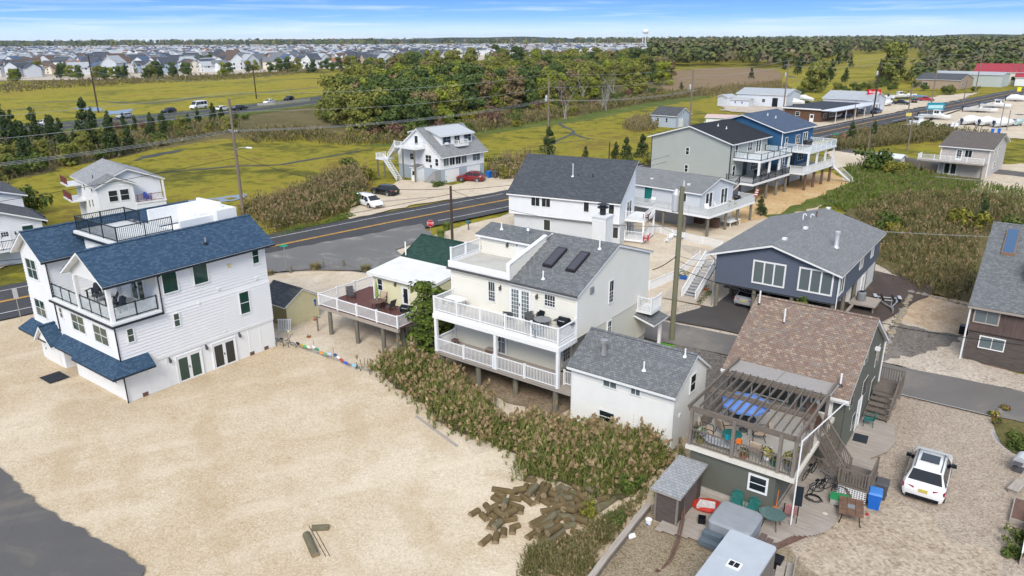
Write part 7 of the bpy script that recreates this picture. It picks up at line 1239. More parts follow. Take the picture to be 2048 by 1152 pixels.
def grill(lab,x,y,z,rz=0,mat=None,w_=.7):
    t=T('grill',lab,'grill',x,y,z,rz); mt=mat or m_black; m=MB(); n=8
    P=[(math.cos(math.pi*i/n)*.26,math.sin(math.pi*i/n)*.28+.85) for i in range(n+1)]; m.quad(*[(-w_/2,a,b) for a,b in P]); m.quad(*[(w_/2,a,b) for a,b in P[::-1]])
    for a,b in zip(P,P[1:]): m.quad((-w_/2,a[0],a[1]),(w_/2,a[0],a[1]),(w_/2,b[0],b[1]),(-w_/2,b[0],b[1]))
    m.build('lid',mt,t); bx(t,'firebox',mt,(-w_/2,-.26,.6,w_/2,.26,.85)); bx(t,'side_shelf',m_dgrey,(-w_/2-.35,-.22,.8,-w_/2-.01,.22,.84),(w_/2+.01,-.22,.8,w_/2+.35,.22,.84)); bx(t,'cart',m_dgrey,(-w_/2+.05,-.22,.05,w_/2-.05,.22,.599)); tb(t,'handle',m_alu,[((-w_*.3,-.3,.95),(w_*.3,-.3,.95))],.02)
    return t
def wheelie(lab,x,y,mat,lid,rz=0,s_=1.,group=None):
    t=T('wheelie_bin',lab,'bin',x,y,0.03,rz,group); t.scale=(s_,)*3; m=MB(); m.hexa([(-.24,-.27,.08),(.24,-.27,.08),(.24,.27,.08),(-.24,.27,.08)],[(-.3,-.36,1.0),(.3,-.36,1.0),(.3,.36,1.0),(-.3,.36,1.0)]); m.build('bin_body',mat,t); m=MB(); m.hexa([(-.32,-.39,1.0),(.32,-.39,1.0),(.32,.38,1.0),(-.32,.38,1.0)],[(-.27,-.33,1.09),(.27,-.33,1.09),(.27,.33,1.09),(-.27,.33,1.09)]); m.build('lid',lid,t)
    for s_ in (-1,1): m=MB(); m.tube((s_*.2,.3,.12),(s_*.28,.3,.12),.12,10); m.build('wheel',m_rubber,t)
    tb(t,'handle',lid,[((-.25,.42,.95),(.25,.42,.95))],.02); return t
def potplant(lab,x,y,z,pm,lm,r_=.16,h=.3,fh=.35,n=70,flowers=None,name='potted_plant'):
    t=T(name,lab,'plant',x,y,z); m=MB(); m.lathe([(r_*.7,0),(r_,h),(r_*1.08,h),(r_*.9,h-.03)],(0,0,0),10); m.build('pot',pm,t); Q=QM(); rg=random.Random(int(abs(x*100+y*10)))
    crown(Q,rg,(0,0,h+fh*.45),(r_*1.5,r_*1.5,fh*.6),n,.06); ob('foliage',Q.mesh([lm],'foliage'),t)
    if flowers: Q=QM(); crown(Q,rg,(0,0,h+fh*.5),(r_*1.6,r_*1.6,fh*.65),n//2,.035); ob('flowers',Q.mesh([flowers],'flowers'),t)
    return t
def umbrella(lab,x,y,z,r_,h,mat,closed=False):
    t=T('patio_umbrella',lab,'umbrella',x,y,z); m=MB(); m.tube((0,0,0),(0,0,h),.025,8); m.build('pole',m_alu if closed else m_dgrey,t); m=MB()
    if closed: m.lathe([(.06,h-1.35),(.16,h-1.2),(.10,h-.5),(.03,h+.05)],(0,0,0),10)
    else:
        n=8; P=[(r_*math.cos(6.283*i/n),r_*math.sin(6.283*i/n),h-.42) for i in range(n)]
        for i in range(n): j=(i+1)%n; m.quad(P[i],P[j],(0,0,h)); m.quad(P[j],P[i],(P[i][0],P[i][1],P[i][2]-.12),(P[j][0],P[j][1],P[j][2]-.12))
    m.build('canopy',mat,t); m=MB(); m.lathe([(.25,0),(.22,.06),(.05,.1)],(0,0,0),12); m.build('base',m_dgrey,t)
    if not closed: tb(t,'ribs',m_dgrey,[((0,0,h-.04),(p[0]*.98,p[1]*.98,p[2]-.02)) for p in P],.012,4)
    return t
def bike(lab,x,y,z,rz,lean=0,s_=1.):
    t=T('bicycle',lab,'bicycle',x,y,z,rz); t.rotation_euler=(R(lean),0,R(rz)); t.scale=(s_,)*3
    for xx in (-.52,.52):
        m=MB(); n=18; P=[(xx+.33*math.cos(6.283*i/n),0,.34+.33*math.sin(6.283*i/n)) for i in range(n+1)]; m.path(P,.022,5); w_=m.build('wheel',m_rubber,t); tb(w_,'spokes',m_alu,[((xx,0,.34),P[i]) for i in range(0,n,2)],.004,3)
    tb(t,'frame',m_black,[((-.52,0,.34),(-.15,0,.3)),((-.15,0,.3),(-.25,0,.8)),((-.25,0,.8),(.38,0,.75)),((.38,0,.75),(-.15,0,.3)),((-.52,0,.34),(-.25,0,.75)),((.38,0,.75),(.52,0,.34)),((.38,0,.75),(.36,0,.98))],.018); bx(t,'saddle',m_black,(-.4,-.07,.86,-.15,.07,.92)); tb(t,'handlebar',m_black,[((.36,-.3,1.0),(.36,.3,1.0)),((.36,.3,1.0),(.25,.3,.98)),((.36,-.3,1.0),(.25,-.3,.98))],.015); tb(t,'crank',m_alu,[((-.15,-.1,.3),(-.02,-.1,.2)),((-.15,.1,.3),(-.28,.1,.4))],.012); return t
# ---- log heap ----
m_log=wood('treated_log',(.25,.18,.085),(.105,.078,.04),ax=(9,9,1.2),scale=1.6); m_log2=wood('grey_green_log',(.235,.21,.135),(.125,.11,.07),ax=(9,9,1.2),scale=1.6); m_logend=plain('log_end_grain',(.30,.23,.14),.9,var=.5,scale=20)
_lm={}
def logm(L,g):
    k=(round(L,1),g)
    if k not in _lm:
        m=MB(); r_=.17; n=12; m.cm=0; m.tube((0,0,-L/2),(0,0,L/2),r_,n,r_*.97,cap=False); m.cm=1
        for z,s_ in ((-L/2,-1),(L/2,1)):
            P=[(r_*.98*math.cos(6.283*i/n),r_*.98*math.sin(6.283*i/n),z) for i in range(n)]; m.quad(*(P if s_>0 else P[::-1]))
        _lm[k]=m.mesh([m_log2 if g else m_log,m_logend],'log')
        for i,p in enumerate(_lm[k].polygons): p.use_smooth=i<n
    return _lm[k]
def log(u,v,ang,L,z=.145,g=0,lab='short cut log in the heap of piling offcuts by the reeds',grp='logs in the heap by the reeds',r_=1.,tilt=0):
    "ang: direction on the picture plane in degrees"
    a=gp(u,v,z); d=Vector((math.cos(R(ang)),math.sin(R(ang)))); b=gp(u+d.x*6,v-d.y*6,z); w_=(b-a).normalized(); w_.z=math.tan(R(tilt)); o=ob('log',logm(L,g),None,a,(0,0,0),(r_,r_,1)); o.rotation_mode='QUATERNION'; o.rotation_quaternion=w_.to_track_quat('Z','Y'); return tag(o,lab,'log',grp)
def loglab(u,v):
    if u<1046 and v>1008: c='in the loose left cluster'
    elif u<1046: c='in the upper left stack'
    elif v>1036: c='in the neat row at lower middle'
    elif u<1095: c='in the upper middle row'
    else: c='in the tangle beside the reed stems'
    l=f'short piling log {c} of the heap'; return dict(lab=l,grp=l+' group')
LG=[(949,1026,30,.6),(976,1016,-50,.55),(993,1017,-20,.4),(969,1035,-45,.6),(986,1031,-30,.65),(982,1051,60,.6),(999,1046,65,.65),(971,1082,40,.75),(992,1077,80,.75),(1007,1067,85,.55),(1025,1062,85,.5),(1019,1040,10,.8),(1030,1054,20,.5),(1002,981,-8,.95),(1018,984,-6,.9),(1001,990,-25,.6),(994,1000,-30,.7),(1031,998,-12,.7),(1011,1005,-60,.6),(1013,1022,55,.55),(1030,1012,-20,.9),(1028,1020,80,.5),(1041,1022,80,.5),(1061,961,-10,.65),(1050,977,60,.65),(1060,980,58,.75),(1070,983,58,.95),(1079,994,62,1.1),(1083,978,70,.9),(1055,1001,-38,1.0),(1095,978,65,.7),(1093,1006,-30,.55),(1101,1021,8,1.0),(1076,1042,28,.95),(1077,1047,30,.95),(1076,1053,30,.5),(1067,1068,35,.95),(1086,1066,38,1.1),(1097,1072,38,1.15),(1111,1074,38,1.2),(1118,1082,38,1.15),(1113,1027,35,.8),(1121,1035,35,.7),(1106,1048,35,.7),(1140,1040,15,.7),(1138,1052,10,.65),(1128,1092,35,1.1),(1099,1030,60,.5),(1113,1002,-10,.5),(1117,991,85,.45),(1134,993,70,.5),(1136,1006,30,.4),(1123,1013,-40,.6),(1143,1016,-35,.55),(1092,996,80,.5),(1100,1000,40,.5),(1104,988,20,.5),(1152,990,-25,.7),(1160,982,25,.7),(1130,978,-20,.6),(1155,1040,75,.6),(1170,1045,70,.7),(1152,1066,-30,.5),(1160,1003,20,.5),(1147,1003,60,.5),(1172,1010,40,.6)]
for i,(u,v,a,L) in enumerate(LG): log(u,v,a,L*1.0,.17,1 if u>1110 and i%2 else 0,**loglab(u,v))
LG2=[(rnd.uniform(1095,1215),rnd.uniform(975,1062),rnd.uniform(-40,90),rnd.uniform(.45,.65)) for _ in range(30)]
for i,(u,v,a,L) in enumerate(LG2): log(u,v,a,L,.185 if i%3 else .42,i%2,**loglab(u,v))
for i,(u,v,a,L) in enumerate(((985,1022,20,.6),(1000,1032,-35,.6),(1010,1012,70,.6),(1022,1030,30,.7),(1040,985,10,.7),(1065,985,40,.8),(1090,990,70,.8),(1108,995,-20,.5),(1120,1002,30,.5),(1130,1020,60,.5),(1118,1018,10,.6),(1098,1045,35,.9),(1090,1058,33,.9),(1108,1065,36,1.),(995,1055,40,.6),(1140,1025,-15,.6),(1125,1008,-50,.5))): log(u,v-6,a,L*.95,.44,i%3==2,tilt=rnd.uniform(-10,10),**{k_:w_.replace('short','stacked short') for k_,w_ in loglab(u,v).items()})
log(1205,985,5,1.2,.145,1,'pale log lying among the reed stems, upper of two',None); log(1193,1015,45,1.2,.16,1,'pale thick log leaning in the reeds beside the heap',None); log(1210,1012,35,1.6,.145,1,'long grey log behind the pale log in the reeds',None)
log(641,1056,3,.85,.185,1,'short green log lying alone on the sand beside two poles',None); log(622,1090,-66,1.75,.2,1,'long green log on the sand beside two thin poles',None,1.1); 
for k,(u,v) in enumerate(((634,1088),(642,1087))):
    a=gp(u-16,v-34,.06); b=gp(u+18,v+28,.06); m=MB(); m.tube(a,b,.08,8); tag(m.build('pole_offcut',m_dpole),('thin grey pole beside the long green log, nearer one','thin grey pole beside the long green log, farther one')[k],'pole')
# ---- bulkhead and timbers ----
bh=T('timber_bulkhead','weathered timber bulkhead wall between the weeds and the dirt yard','wall',0,0)
pts=[(14.12,-13.6),(13.98,-11.9),(13.9,-10.3),(13.82,-9.0),(13.76,-7.2)]
for a,b in zip(pts,pts[1:]):
    m=MB(); m.bar((*a,.52),(*b,.52),.28,.1); m.build('cap_timber',m_woody,bh); n=int(math.dist(a,b)/.2)
    for k in range(n): x=a[0]+(b[0]-a[0])*k/n; y=a[1]+(b[1]-a[1])*k/n; bx(bh,'plank',m_woodz,(x+.06,y+.004,-.02,x+.11,y+.19,.465+.02*rnd.random()))
for lab,a,b,w_,h in (('long timber edging between the sand lot and the cottage yard',(-20.6,-4.35),(-9.4,-4.2),.2,.22),('weathered timber half buried beside the reeds',(-2.4,-6.95),(2.1,-8.2),.22,.14),('thick beam lying behind the log heap in the reeds',(7.3,-5.2),(9.2,-5.9),.25,.25),('driftwood beam on the sand before the gabled road house',(-51,36),(-46.5,43.6),.3,.25)):
    m=MB(); n=4
    for k in range(n): f=lambda t:(a[0]+(b[0]-a[0])*t,a[1]+(b[1]-a[1])*t,h/2); m.bar(f(k/n+.003),f((k+1)/n-.003),w_,h)
    tag(m.build('timber',m_wood),lab,'timber')
# ---- rope fence by the street mouth ----
rf=T('rope_fence','low rope fence of wooden posts at the corner of the sand lot','fence',0,0)
fp=[gp(582,548),gp(648,540),gp(688,537)]
for k,p in enumerate(fp): m=MB(); m.tube((p.x,p.y,0),(p.x,p.y,(.85,1.0,.95)[k]),(.13,.06,.13)[k],9); m.build('post',m_pile,rf)
q0,q3=gp(540,548),gp(745,545); ch=[Vector((q0.x,q0.y,.3))]+[Vector((p.x,p.y,.75)) for p in fp]+[Vector((q3.x,q3.y,.2))]
for a,b in zip(ch,ch[1:]): m=MB(); m.path([a+(b-a)*(i/8)-Vector((0,0,.25*4*(i/8)*(1-i/8))) for i in range(9)],.025,5); m.build('rope',m_woodz,rf)
e=[g2(540,552),g2(600,545),g2(680,543),g2(740,550)]
for k,(a,b) in enumerate(zip(e,e[1:])): m=MB(); m.bar((*a,.07),(*b,.07),.18,.2); m.build('edging_timber',m_wood,rf)
# ---- buoy line ----
bl=T('buoy_posts','thin stakes and cord carrying the coloured buoys along the timber edge','stakes',0,0)
sp=[gp(576,685),gp(629,703),gp(668,717),gp(730,738)]
for p in sp: m=MB(); m.tube((p.x,p.y,0),(p.x,p.y,.9),.02,6); m.build('stake',m_woodz,bl)
cols=[(.02,.02,.03),(.45,.30,.05),(.10,.42,.12),(.75,.72,.68),(.70,.68,.66),(.02,.28,.16),(.72,.28,.06),(.15,.40,.2),(.50,.55,.75),(.03,.08,.22),(.8,.76,.7),(.45,.06,.06),(.05,.10,.55),(.25,.55,.75)]; nmz=['black','amber','green','cream','pale grey','dark green','orange','mint green','lavender','navy','white','dark red','royal blue','sky blue']
bp=[(596,682),(603,686),(610,688),(617,689),(627,689),(634,694),(643,701),(650,703),(659,703),(671,705),(677,710),(683,715),(692,721),(708,726)]
for i,(u,v) in enumerate(bp):
    p=gp(u,v+5,.55); q=gp(u+6,v+9,.5); m=MB(); d=(q-p).normalized()*.2; m.tube(p-d,p-d*.5,.05,8,.1); m.tube(p-d*.5,p+d*.5,.1,8); m.tube(p+d*.5,p+d,.1,8,.05); tag(m.build('buoy',plain(nmz[i]+'_buoy_paint',cols[i],.5),smooth=True),f'{nmz[i]} painted buoy on the cord above the timber edge','buoy','buoys on the cord')
m=MB(); m.path([gp(u,v+5,.55) for u,v in bp],.012,4); m.build('cord',m_woodz,bl)
for u,v,lab in ((577,663,'cream float on the stake near the shed'),(581,668,'pale float on the sand beside the stake')):
    p=gp(u,v,.6 if v<665 else .12); m=MB(); m.lathe([(.02,-.12),(.11,-.05),(.11,.05),(.02,.12)],p,10); tag(m.build('float',m_beige if v<0 else plain('cream_float',(.75,.68,.45),.6),smooth=True),lab,'float')
potplant('rust coloured pot on the sand below the cottage',*g2(618,678),0,m_terra,l_bush,.16,.22,.1,10)
bike('black tricycle like bicycle standing at the corner of the white house',-17.95,-4.9,0,25,8); 
t=T('rail_panel','white picket rail panel leaning against the yellow shed','panel',-20.9,-2.9,0,35)
for k in range(8): bx(t,'picket',m_vinyl,(-.5+k*.14,-.02,.05,-.44+k*.14,.02,1.1))
bx(t,'rail',m_vinyl,(-.55,-.05,.15,.6,-.022,.22),(-.55,-.05,1.0,.6,-.022,1.07)); t.rotation_euler=(R(-18),0,R(35))
t=T('hanging_post','weathered post with a short arm and hanging pot below the deck','post',-18.6,-1.3,0); m=MB(); m.tube((0,0,0),(0,0,1.4),.07,8); m.bar((-.35,0,1.3),(.4,0,1.4),.08,.08); m.build('post',m_woodz,t); potm=MB(); potm.lathe([(.05,.95),(.12,1.0),(.14,1.15)],(-.3,0,0),8); potm.build('hanging_pot',m_terra,t)
# ---- tall white house porch ----
for k,(x,y,rz,lab) in enumerate(((-20.4,-15.7,20,'dark adirondack chair by the right porch post of the white house'),(-22.0,-15.5,-15,'dark adirondack chair beside the left porch post of the white house'),(-24.7,-15.2,30,'dark adirondack chair on the open end of the white house porch'))): adirondack(lab,x,y,5.735,rz,m_dark)
round_table('low dark table on the white house porch',-23.7,-15.2,5.735,.4,m_dark,.45)
# ---- cream cottage deck ----
umbrella('folded green patterned umbrella on the red cottage deck',-13.7,.8,2.45,1,2.3,plain('green_floral_fabric',(.28,.40,.10),.8,var=.6,scale=14),True); round_table('brown round table on the red cottage deck',-13.7,.8,2.45,.6,m_rust)
patio_chair('grey patio chair on the red cottage deck near the wall',-12.6,1.1,2.45,-90,m_dgrey); patio_chair('grey patio chair in the corner of the red cottage deck',-17.2,1.2,2.45,60,m_dgrey); patio_chair('tan patio chair behind the folded umbrella',-14.2,1.7,2.45,10,m_beige); grill('black covered grill at the right end of the cottage deck',-10.3,.6,2.45,10,None,.9)
bx(T('storage_barrel','grey green barrel under the cottage deck','barrel',-10.7,.9),'barrel_body',m_green,(-.25,-.25,0,.25,.25,.8))
# ---- cream house balcony ----
patio_chair('grey sling patio chair before the sliding door',.3,-.7,4.945,200,m_dgrey); patio_chair('grey sling patio chair facing the round balcony table',1.9,-.5,4.945,60,m_dgrey); patio_chair('black filigree chair behind the round balcony table',2.0,-.05,4.945,-10,m_black); round_table('round glass table on the upper balcony',2.6,-.25,4.945,.55,m_grey); adirondack('pale blue adirondack chair at the balcony rail',3.0,-1.0,4.945,150,plain('pale_blue_resin',(.24,.33,.38),.5)); grill('black barrel grill at the right end of the upper balcony',4.1,-.1,4.945,0)
t=T('folding_table','white folding table at the left end of the upper balcony','table',-4.4,-.5,4.945); bx(t,'table_top',m_vinyl,(-.75,-.38,.7,.75,.38,.75))
for x in (-.6,.6):
    for y in (-.3,.3): tb(t,'leg',m_grey,[((x,y,.7),(x,y,0))],.018)
t=T('wicker_stool','brown stool on the lower balcony by the side panel','stool',-4.9,-.2,1.95); bx(t,'seat',m_rust,(-.2,-.2,.4,.2,.2,.45)); 
for x in (-.16,.16): bx(t,'leg',m_rust,(x-.02,-.16,0,x+.02,-.12,.4),(x-.02,.12,0,x+.02,.16,.4))
t=T('deck_chest','low brown chest beside the lower balcony door','chest',-1.9,.2,1.95); bx(t,'chest_body',m_rust,(-.4,-.22,0,.4,.2,.3)); bx(t,'lid',m_wood,(-.42,-.24,.3,.42,.22,.35))
# ---- pergola porch ----
umbrella('blue patio umbrella under the pergola',16.25,-1.5,2.835,1.25,2.05,plain('blue_canvas',(.16,.30,.70),.7,var=.08)); round_table('dark glass table under the blue umbrella',16.25,-1.5,2.835,.6,m_dgrey)
for x,y,rz,lab in ((15.55,-2.4,150,'tan cushioned chair left of the umbrella'),(17.2,-1.9,-70,'tan cushioned chair right of the umbrella'),(15.0,-3.3,110,'tan cushioned chair in the left front corner of the pergola'),(15.3,-.6,40,'tan cushioned chair behind the umbrella')): patio_chair(lab,x,y,2.835,rz,m_beige,m_black,cush=True)
patio_chair('striped slat back chair at the pergola railing',17.7,-3.6,2.835,180,m_beige,m_black,cush=True); round_table('small glass table beside the middle pergola post',16.3,-3.4,2.835,.5,m_green)
t=T('lounge_chair','grey striped lounge chair along the pergola railing','chair',15.6,-3.95,2.835,0); bx(t,'seat',m_pale_fab:=plain('pale_striped_fabric',(.48,.50,.53),.8,var=.3,scale=12),(-.2,-.28,.3,1.1,.28,.36)); m=MB(); m.hexa([(-.85,-.28,.75),(-.2,-.28,.3),(-.2,.28,.3),(-.85,.28,.75)],[(-.83,-.28,.81),(-.2,-.28,.36),(-.2,.28,.36),(-.83,.28,.81)]); m.build('backrest',m_pale_fab,t); tb(t,'frame',m_alu,[((-.2,-.25,.3),(-.2,-.25,0)),((-.2,.25,.3),(-.2,.25,0)),((1,-.25,.3),(1,-.25,0)),((1,.25,.3),(1,.25,0))],.02)
m_flw=plain('white_pink_petals',(.75,.55,.58),.7,var=.4,scale=30); potplant('hanging basket of white and pink flowers at the pergola front',18.35,-4.25,3.25,m_vinyl,l_ybush,.18,.2,.45,120,m_flw,'flower_basket'); potplant('bushy yellow green plant in the right pergola corner',19.3,-3.9,2.835,m_grey,l_ybush,.22,.35,.65,140); potplant('palm like plant in the left pergola corner',14.9,-4.0,2.835,plain('olive_pot',(.25,.24,.08),.6),l_bush,.25,.35,.6,120); potplant('dark planter behind the middle pergola rail',17.2,-4.1,2.835,m_terra,l_bush,.2,.25,.3,60,m_flw); potplant('green planter behind the right pergola rail',18.6,-3.9,2.835,m_green,l_bush,.2,.3,.3,60); potplant('fern planter below the right pergola post',19.4,-2.6,2.835,plain('moss_pot',(.2,.22,.08),.7),l_green,.2,.3,.3,60)
bx(T('wash_tub','orange tub on the pergola railing','tub',17.0,-4.4,3.75),'tub_body',m_orange,(-.12,-.1,0,.12,.1,.2)); bx(T('watering_can','teal watering can on the pergola railing','can',16.4,-4.4,3.75),'can_body',plain('teal_plastic',(.0,.25,.3),.5),(-.08,-.08,0,.08,.08,.22),(.08,-.02,.1,.2,.02,.14))
for x,y,rz,lab in ((18.9,1.4,20,'brown wicker chair by the porch door'),(19.2,.2,-60,'brown wicker chair at the pergola back corner')): patio_chair(lab,x,y,2.835,rz,m_rust,m_rust)
# ---- plank deck and yard things ----
t=T('hot_tub','square hot tub under a grey fitted cover on the plank deck','hot tub',17.9,-6.6,.3); m_cov=plain('grey_cover_fabric',(.30,.32,.345),.6,var=.1,scale=2)
def rrect(a,b,r_,z,n=5): 
    P=[]
    for cx,cy,a0 in ((a-r_,b-r_,0),(-a+r_,b-r_,90),(-a+r_,-b+r_,180),(a-r_,-b+r_,270)): P+=[(cx+r_*math.cos(R(a0+90*i/n)),cy+r_*math.sin(R(a0+90*i/n)),z) for i in range(n+1)]
    return P
m=MB(); r0=rrect(1.0,1.0,.28,.0); r1=rrect(1.02,1.02,.28,.8); r2=rrect(.93,.93,.25,.9)
for A,Bq in ((r0,r1),(r1,r2)):
    for i in range(len(A)): j=(i+1)%len(A); m.quad(A[i],A[j],Bq[j],Bq[i])
m.quad(*r2); m.build('cover',m_cov,t,smooth=True); m=MB(); m.tube((-.92,.0,.905),(.92,.0,.905),.02,6); m.build('cover_seam',m_cov,t)
for k in range(3): slabp(T('tub_step',('upper','middle','lower')[k]+' brown step beside the hot tub','step',19.25+k*.3,-6.9,.3+.0) ,'tread',-.14,-.45,.14,.45,.38-k*.13,.45-k*.13,plain('brown_composite',(.15,.11,.095),.7))
for k in range(2): bx(T('tub_step',('blue grey step in front of the hot tub, upper','blue grey step in front of the hot tub, lower')[k],'step',17.3,-7.85-k*.35,.25),'tread',plain('blue_grey_plastic',(.12,.15,.18),.6),(-.45,-.17,0,.45,.17,.5-.22*k))
t=T('cargo_trailer','grey roofed enclosed trailer at the bottom edge with a roof hatch','trailer',19.45,-11.3,0,-1); m=MB(); r0=rrect(1.0,2.2,.12,.55); r1=rrect(1.0,2.2,.12,2.2); 
for i in range(len(r0)): j=(i+1)%len(r0); m.quad(r0[i],r0[j],r1[j],r1[i])
m.quad(*r0[::-1]); m.build('body',plain('taupe_trailer_skin',(.19,.175,.155),.5),t); m=MB(); r2=rrect(1.02,2.22,.13,2.2); r3=rrect(1.0,2.2,.14,2.29)
for i in range(len(r2)): j=(i+1)%len(r2); m.quad(r2[i],r2[j],r3[j],r3[i])
m.quad(*r3); m.quad(*r2[::-1]); m.build('roof',plain('pale_grey_roof_skin',(.46,.49,.53),.45,var=.06,scale=2),t); bx(t,'roof_hatch',m_vinyl,(-.28,-.2,2.29,.28,.25,2.34)); bx(t,'hatch_pane',m_black,(-.2,-.12,2.34,-.02,.17,2.355),(.02,-.12,2.34,.2,.17,2.355))
for s_ in (-1,1): m=MB(); m.tube((s_*.85,-.5,.32),(s_*1.05,-.5,.32),.32,14); m.build('wheel',m_rubber,t)
monobloc('green plastic chair against the olive wall, left of two',17.3,-4.75,.3,10,m_green); monobloc('green plastic chair under the olive house window, right of two',18.1,-4.85,.3,-5,m_green); round_table('green tinted oval glass table on the plank deck',19.15,-5.1,.3,.62,plain('green_glass_top',(.10,.17,.16),.15,spec=.6),.72,None,.85)
m=MB(); m.lathe([(.75,0),(.85,.12),(.75,.26),(.5,.3)],(0,0,0),16); t=T('inflatable_tube','crumpled red and white inflatable beside the tool shed','inflatable',16.15,-5.5,.3,25); o=m.build('tube',plain('red_vinyl',(.55,.05,.03),.4,var=.3,scale=3),t,smooth=True); o.scale=(.95,.6,1); m=MB(); m.hexa([(-.55,-.35,.1),(.3,-.4,.1),(.35,.1,.1),(-.4,.15,.1)],[(-.6,-.4,.33),(.3,-.42,.3),(.35,.1,.32),(-.4,.15,.36)]); m.build('white_panel',plain('white_vinyl_print',(.68,.62,.60),.5,var=.25,scale=8),t)
t=T('milk_crate','black milk crate on the plank deck','crate',16.35,-6.75,.3,20); bx(t,'crate_wall',m_black,(-.18,-.18,0,-.16,.18,.28),(.16,-.18,0,.18,.18,.28),(-.16,-.18,0,.16,-.16,.28),(-.16,.16,0,.16,.18,.28),(-.16,-.16,0,.16,.16,.02))
t=T('tile_table','brown tile topped table on the sand beside the plank deck','table',22.0,-1.95,.05,12); bx(t,'table_top',m_terra2:=plain('brown_slate_tiles',(.20,.115,.075),.6,var=.3,scale=3),(-.55,-.75,.7,.55,.75,.74)); bx(t,'inlay',m_grey,(-.17,-.17,.741,.17,.17,.745)); m=MB()
for k in range(1,4): m.box(-.55,-.75+k*.375-.008,.741,.55,-.75+k*.375+.008,.743)
for k in range(1,3): m.box(-.55+k*.367-.008,-.75,.741,-.55+k*.367+.008,.75,.7435)
m.build('tile_joints',m_black,t)
for x in (-.45,.45):
    for y in (-.65,.65): tb(t,'leg',m_black,[((x*.8,y*.8,.7),(x*.9,y*.9,.35)),((x*.9,y*.9,.35),(x*1.15,y*1.1,0))],.025)
wheelie('bright blue wheelie bin beside the lattice',22.75,-.35,m_blue,plain('lighter_blue_lid',(.05,.22,.62),.4),8); wheelie('dark grey wheelie bin behind the blue bin',22.85,.75,m_dgrey,m_dgrey,5)
t=T('storage_tote','green lidded grey tote in front of the lattice','tote',21.3,-1.25,.3,10); bx(t,'tote_body',plain('grey_translucent_tote',(.36,.36,.33),.4),(-.4,-.28,0,.4,.28,.32)); bx(t,'lid',plain('green_lid',(.03,.27,.10),.4),(-.43,-.31,.32,.43,.31,.38))
bike('black bicycle leaning in the shade under the porch stair',20.1,-.9,.3,70,12); bike('dark bicycle behind it under the pergola porch',19.4,.3,.3,80,10); bike('dark bicycle beside the stair rail on the plank deck',20.6,-.75,.3,20,15)
m=MB(); m.path([(20.2+.45*math.cos(a*.5)*(1-.01*a),-1.7+.3*math.sin(a*.5),.32+.004*a) for a in range(36)],.018,5); tag(m.build('garden_hose',m_black),'black hose coiled on the plank deck','hose')
patio_chair('rusty pink cushioned chair next to the oval glass table',19.7,-3.9,.3,190,plain('faded_pink_cushion',(.42,.2,.19),.8),m_black,cush=True); t=T('paddle_board','orange and yellow paddle leaning at the olive corner','paddle',19.05,-4.35,.3); m=MB(); m.tube((0,0,0),(.05,.1,1.5),.02,6); m.hexa([(-.1,-.02,0),(.1,-.02,0),(.1,.02,0),(-.1,.02,0)],[(-.12,.02,.6),(.12,.02,.6),(.12,.06,.6),(-.12,.06,.6)]); m.build('paddle_blade',m_orange,t)
t=T('boogie_board','dark board standing in the porch shade','board',19.7,-2.7,.3,20); bx(t,'board_body',m_dark,(-.2,-.03,0,.2,.03,1.1)); m=MB(); m.lathe([(.12,0),(.13,.015)],(21.0,-2.6,.31),12); tag(m.build('plate',plain('cream_plate',(.7,.6,.5),.5)),'cream plate on the plank deck near its curved edge','plate'); bx(T('flower_tray','red and cream blooms on the ground by the tile table','flowers',22.7,-1.2,.03),'blooms',m_red,(-.14,-.1,0,.02,.1,.14),(.03,-.1,0,.16,.08,.1))
monobloc('green plastic chair beside the olive house side door',20.75,8.0,.3,-80,m_green); bx(T('door_mat','black door mat before the olive house side door','mat',20.75,6.1,.305,5),'mat_sheet',m_mat,(-.38,-.5,0,.38,.5,.015))
for u,v,lab,ly in ((1269,1072,'white plastic bucket lying on its side by the bulkhead',1),(1297,1047,'white bucket standing beside the tool shed',0)):
    p=gp(u,v,.15); t=T('bucket',lab,'bucket',p.x,p.y,.02); m=MB(); m.lathe([(.13,0),(.16,.36),(.165,.37),(.14,.35)],(0,0,0),12); o=m.build('bucket_body',m_vinyl,t); bx(t,'label_patch',m_blue,(-.06,-.165,.12,.06,-.15,.2))
    if ly: t.rotation_euler=(R(90),0,R(-35)); t.location.z=.18
# bent rusty boat frame in the dirt yard
t=T('boat_cradle','rusty curved boat cradle rails lying in the dirt yard','frame',0,0)
for o_ in (0,.22): m=MB(); m.path([gp(1368+o_*10,1000+o_*20,.9),gp(1363+o_*22,1040,.5),gp(1352+o_*25,1085,.35),gp(1338+o_*20,1120,.22),gp(1318+o_*15,1143,.12),gp(1312,1140-o_*10,.4)],.04,6); m.build('curved_rail',m_rust,t)
m=MB(); m.bar(gp(1322,1106,.06),gp(1372,1128,.06),.1,.1); m.bar(gp(1310,1150,.06),gp(1350,1160,.06),.1,.1); m.build('cross_timber',m_rust,t)
t=T('picnic_bench','weathered wooden bench beside the trailer','bench',20.7,-8.1,0,10); bx(t,'seat',m_wood,(-.35,-.7,.42,.0,.7,.47),(.05,-.7,.42,.35,.7,.47)); bx(t,'leg',m_wood,(-.3,-.6,0,.3,-.5,.42)); bx(t,'leg',m_wood,(-.3,.5,0,.3,.6,.42)); bx(t,'backrest',m_wood,(.36,-.7,.5,.4,.7,.85))
bx(T('cooler_box','black open box between the hot tub steps and the bench','box',20.15,-7.6,.2),'box_body',m_black,(-.3,-.3,0,.3,.3,.4))
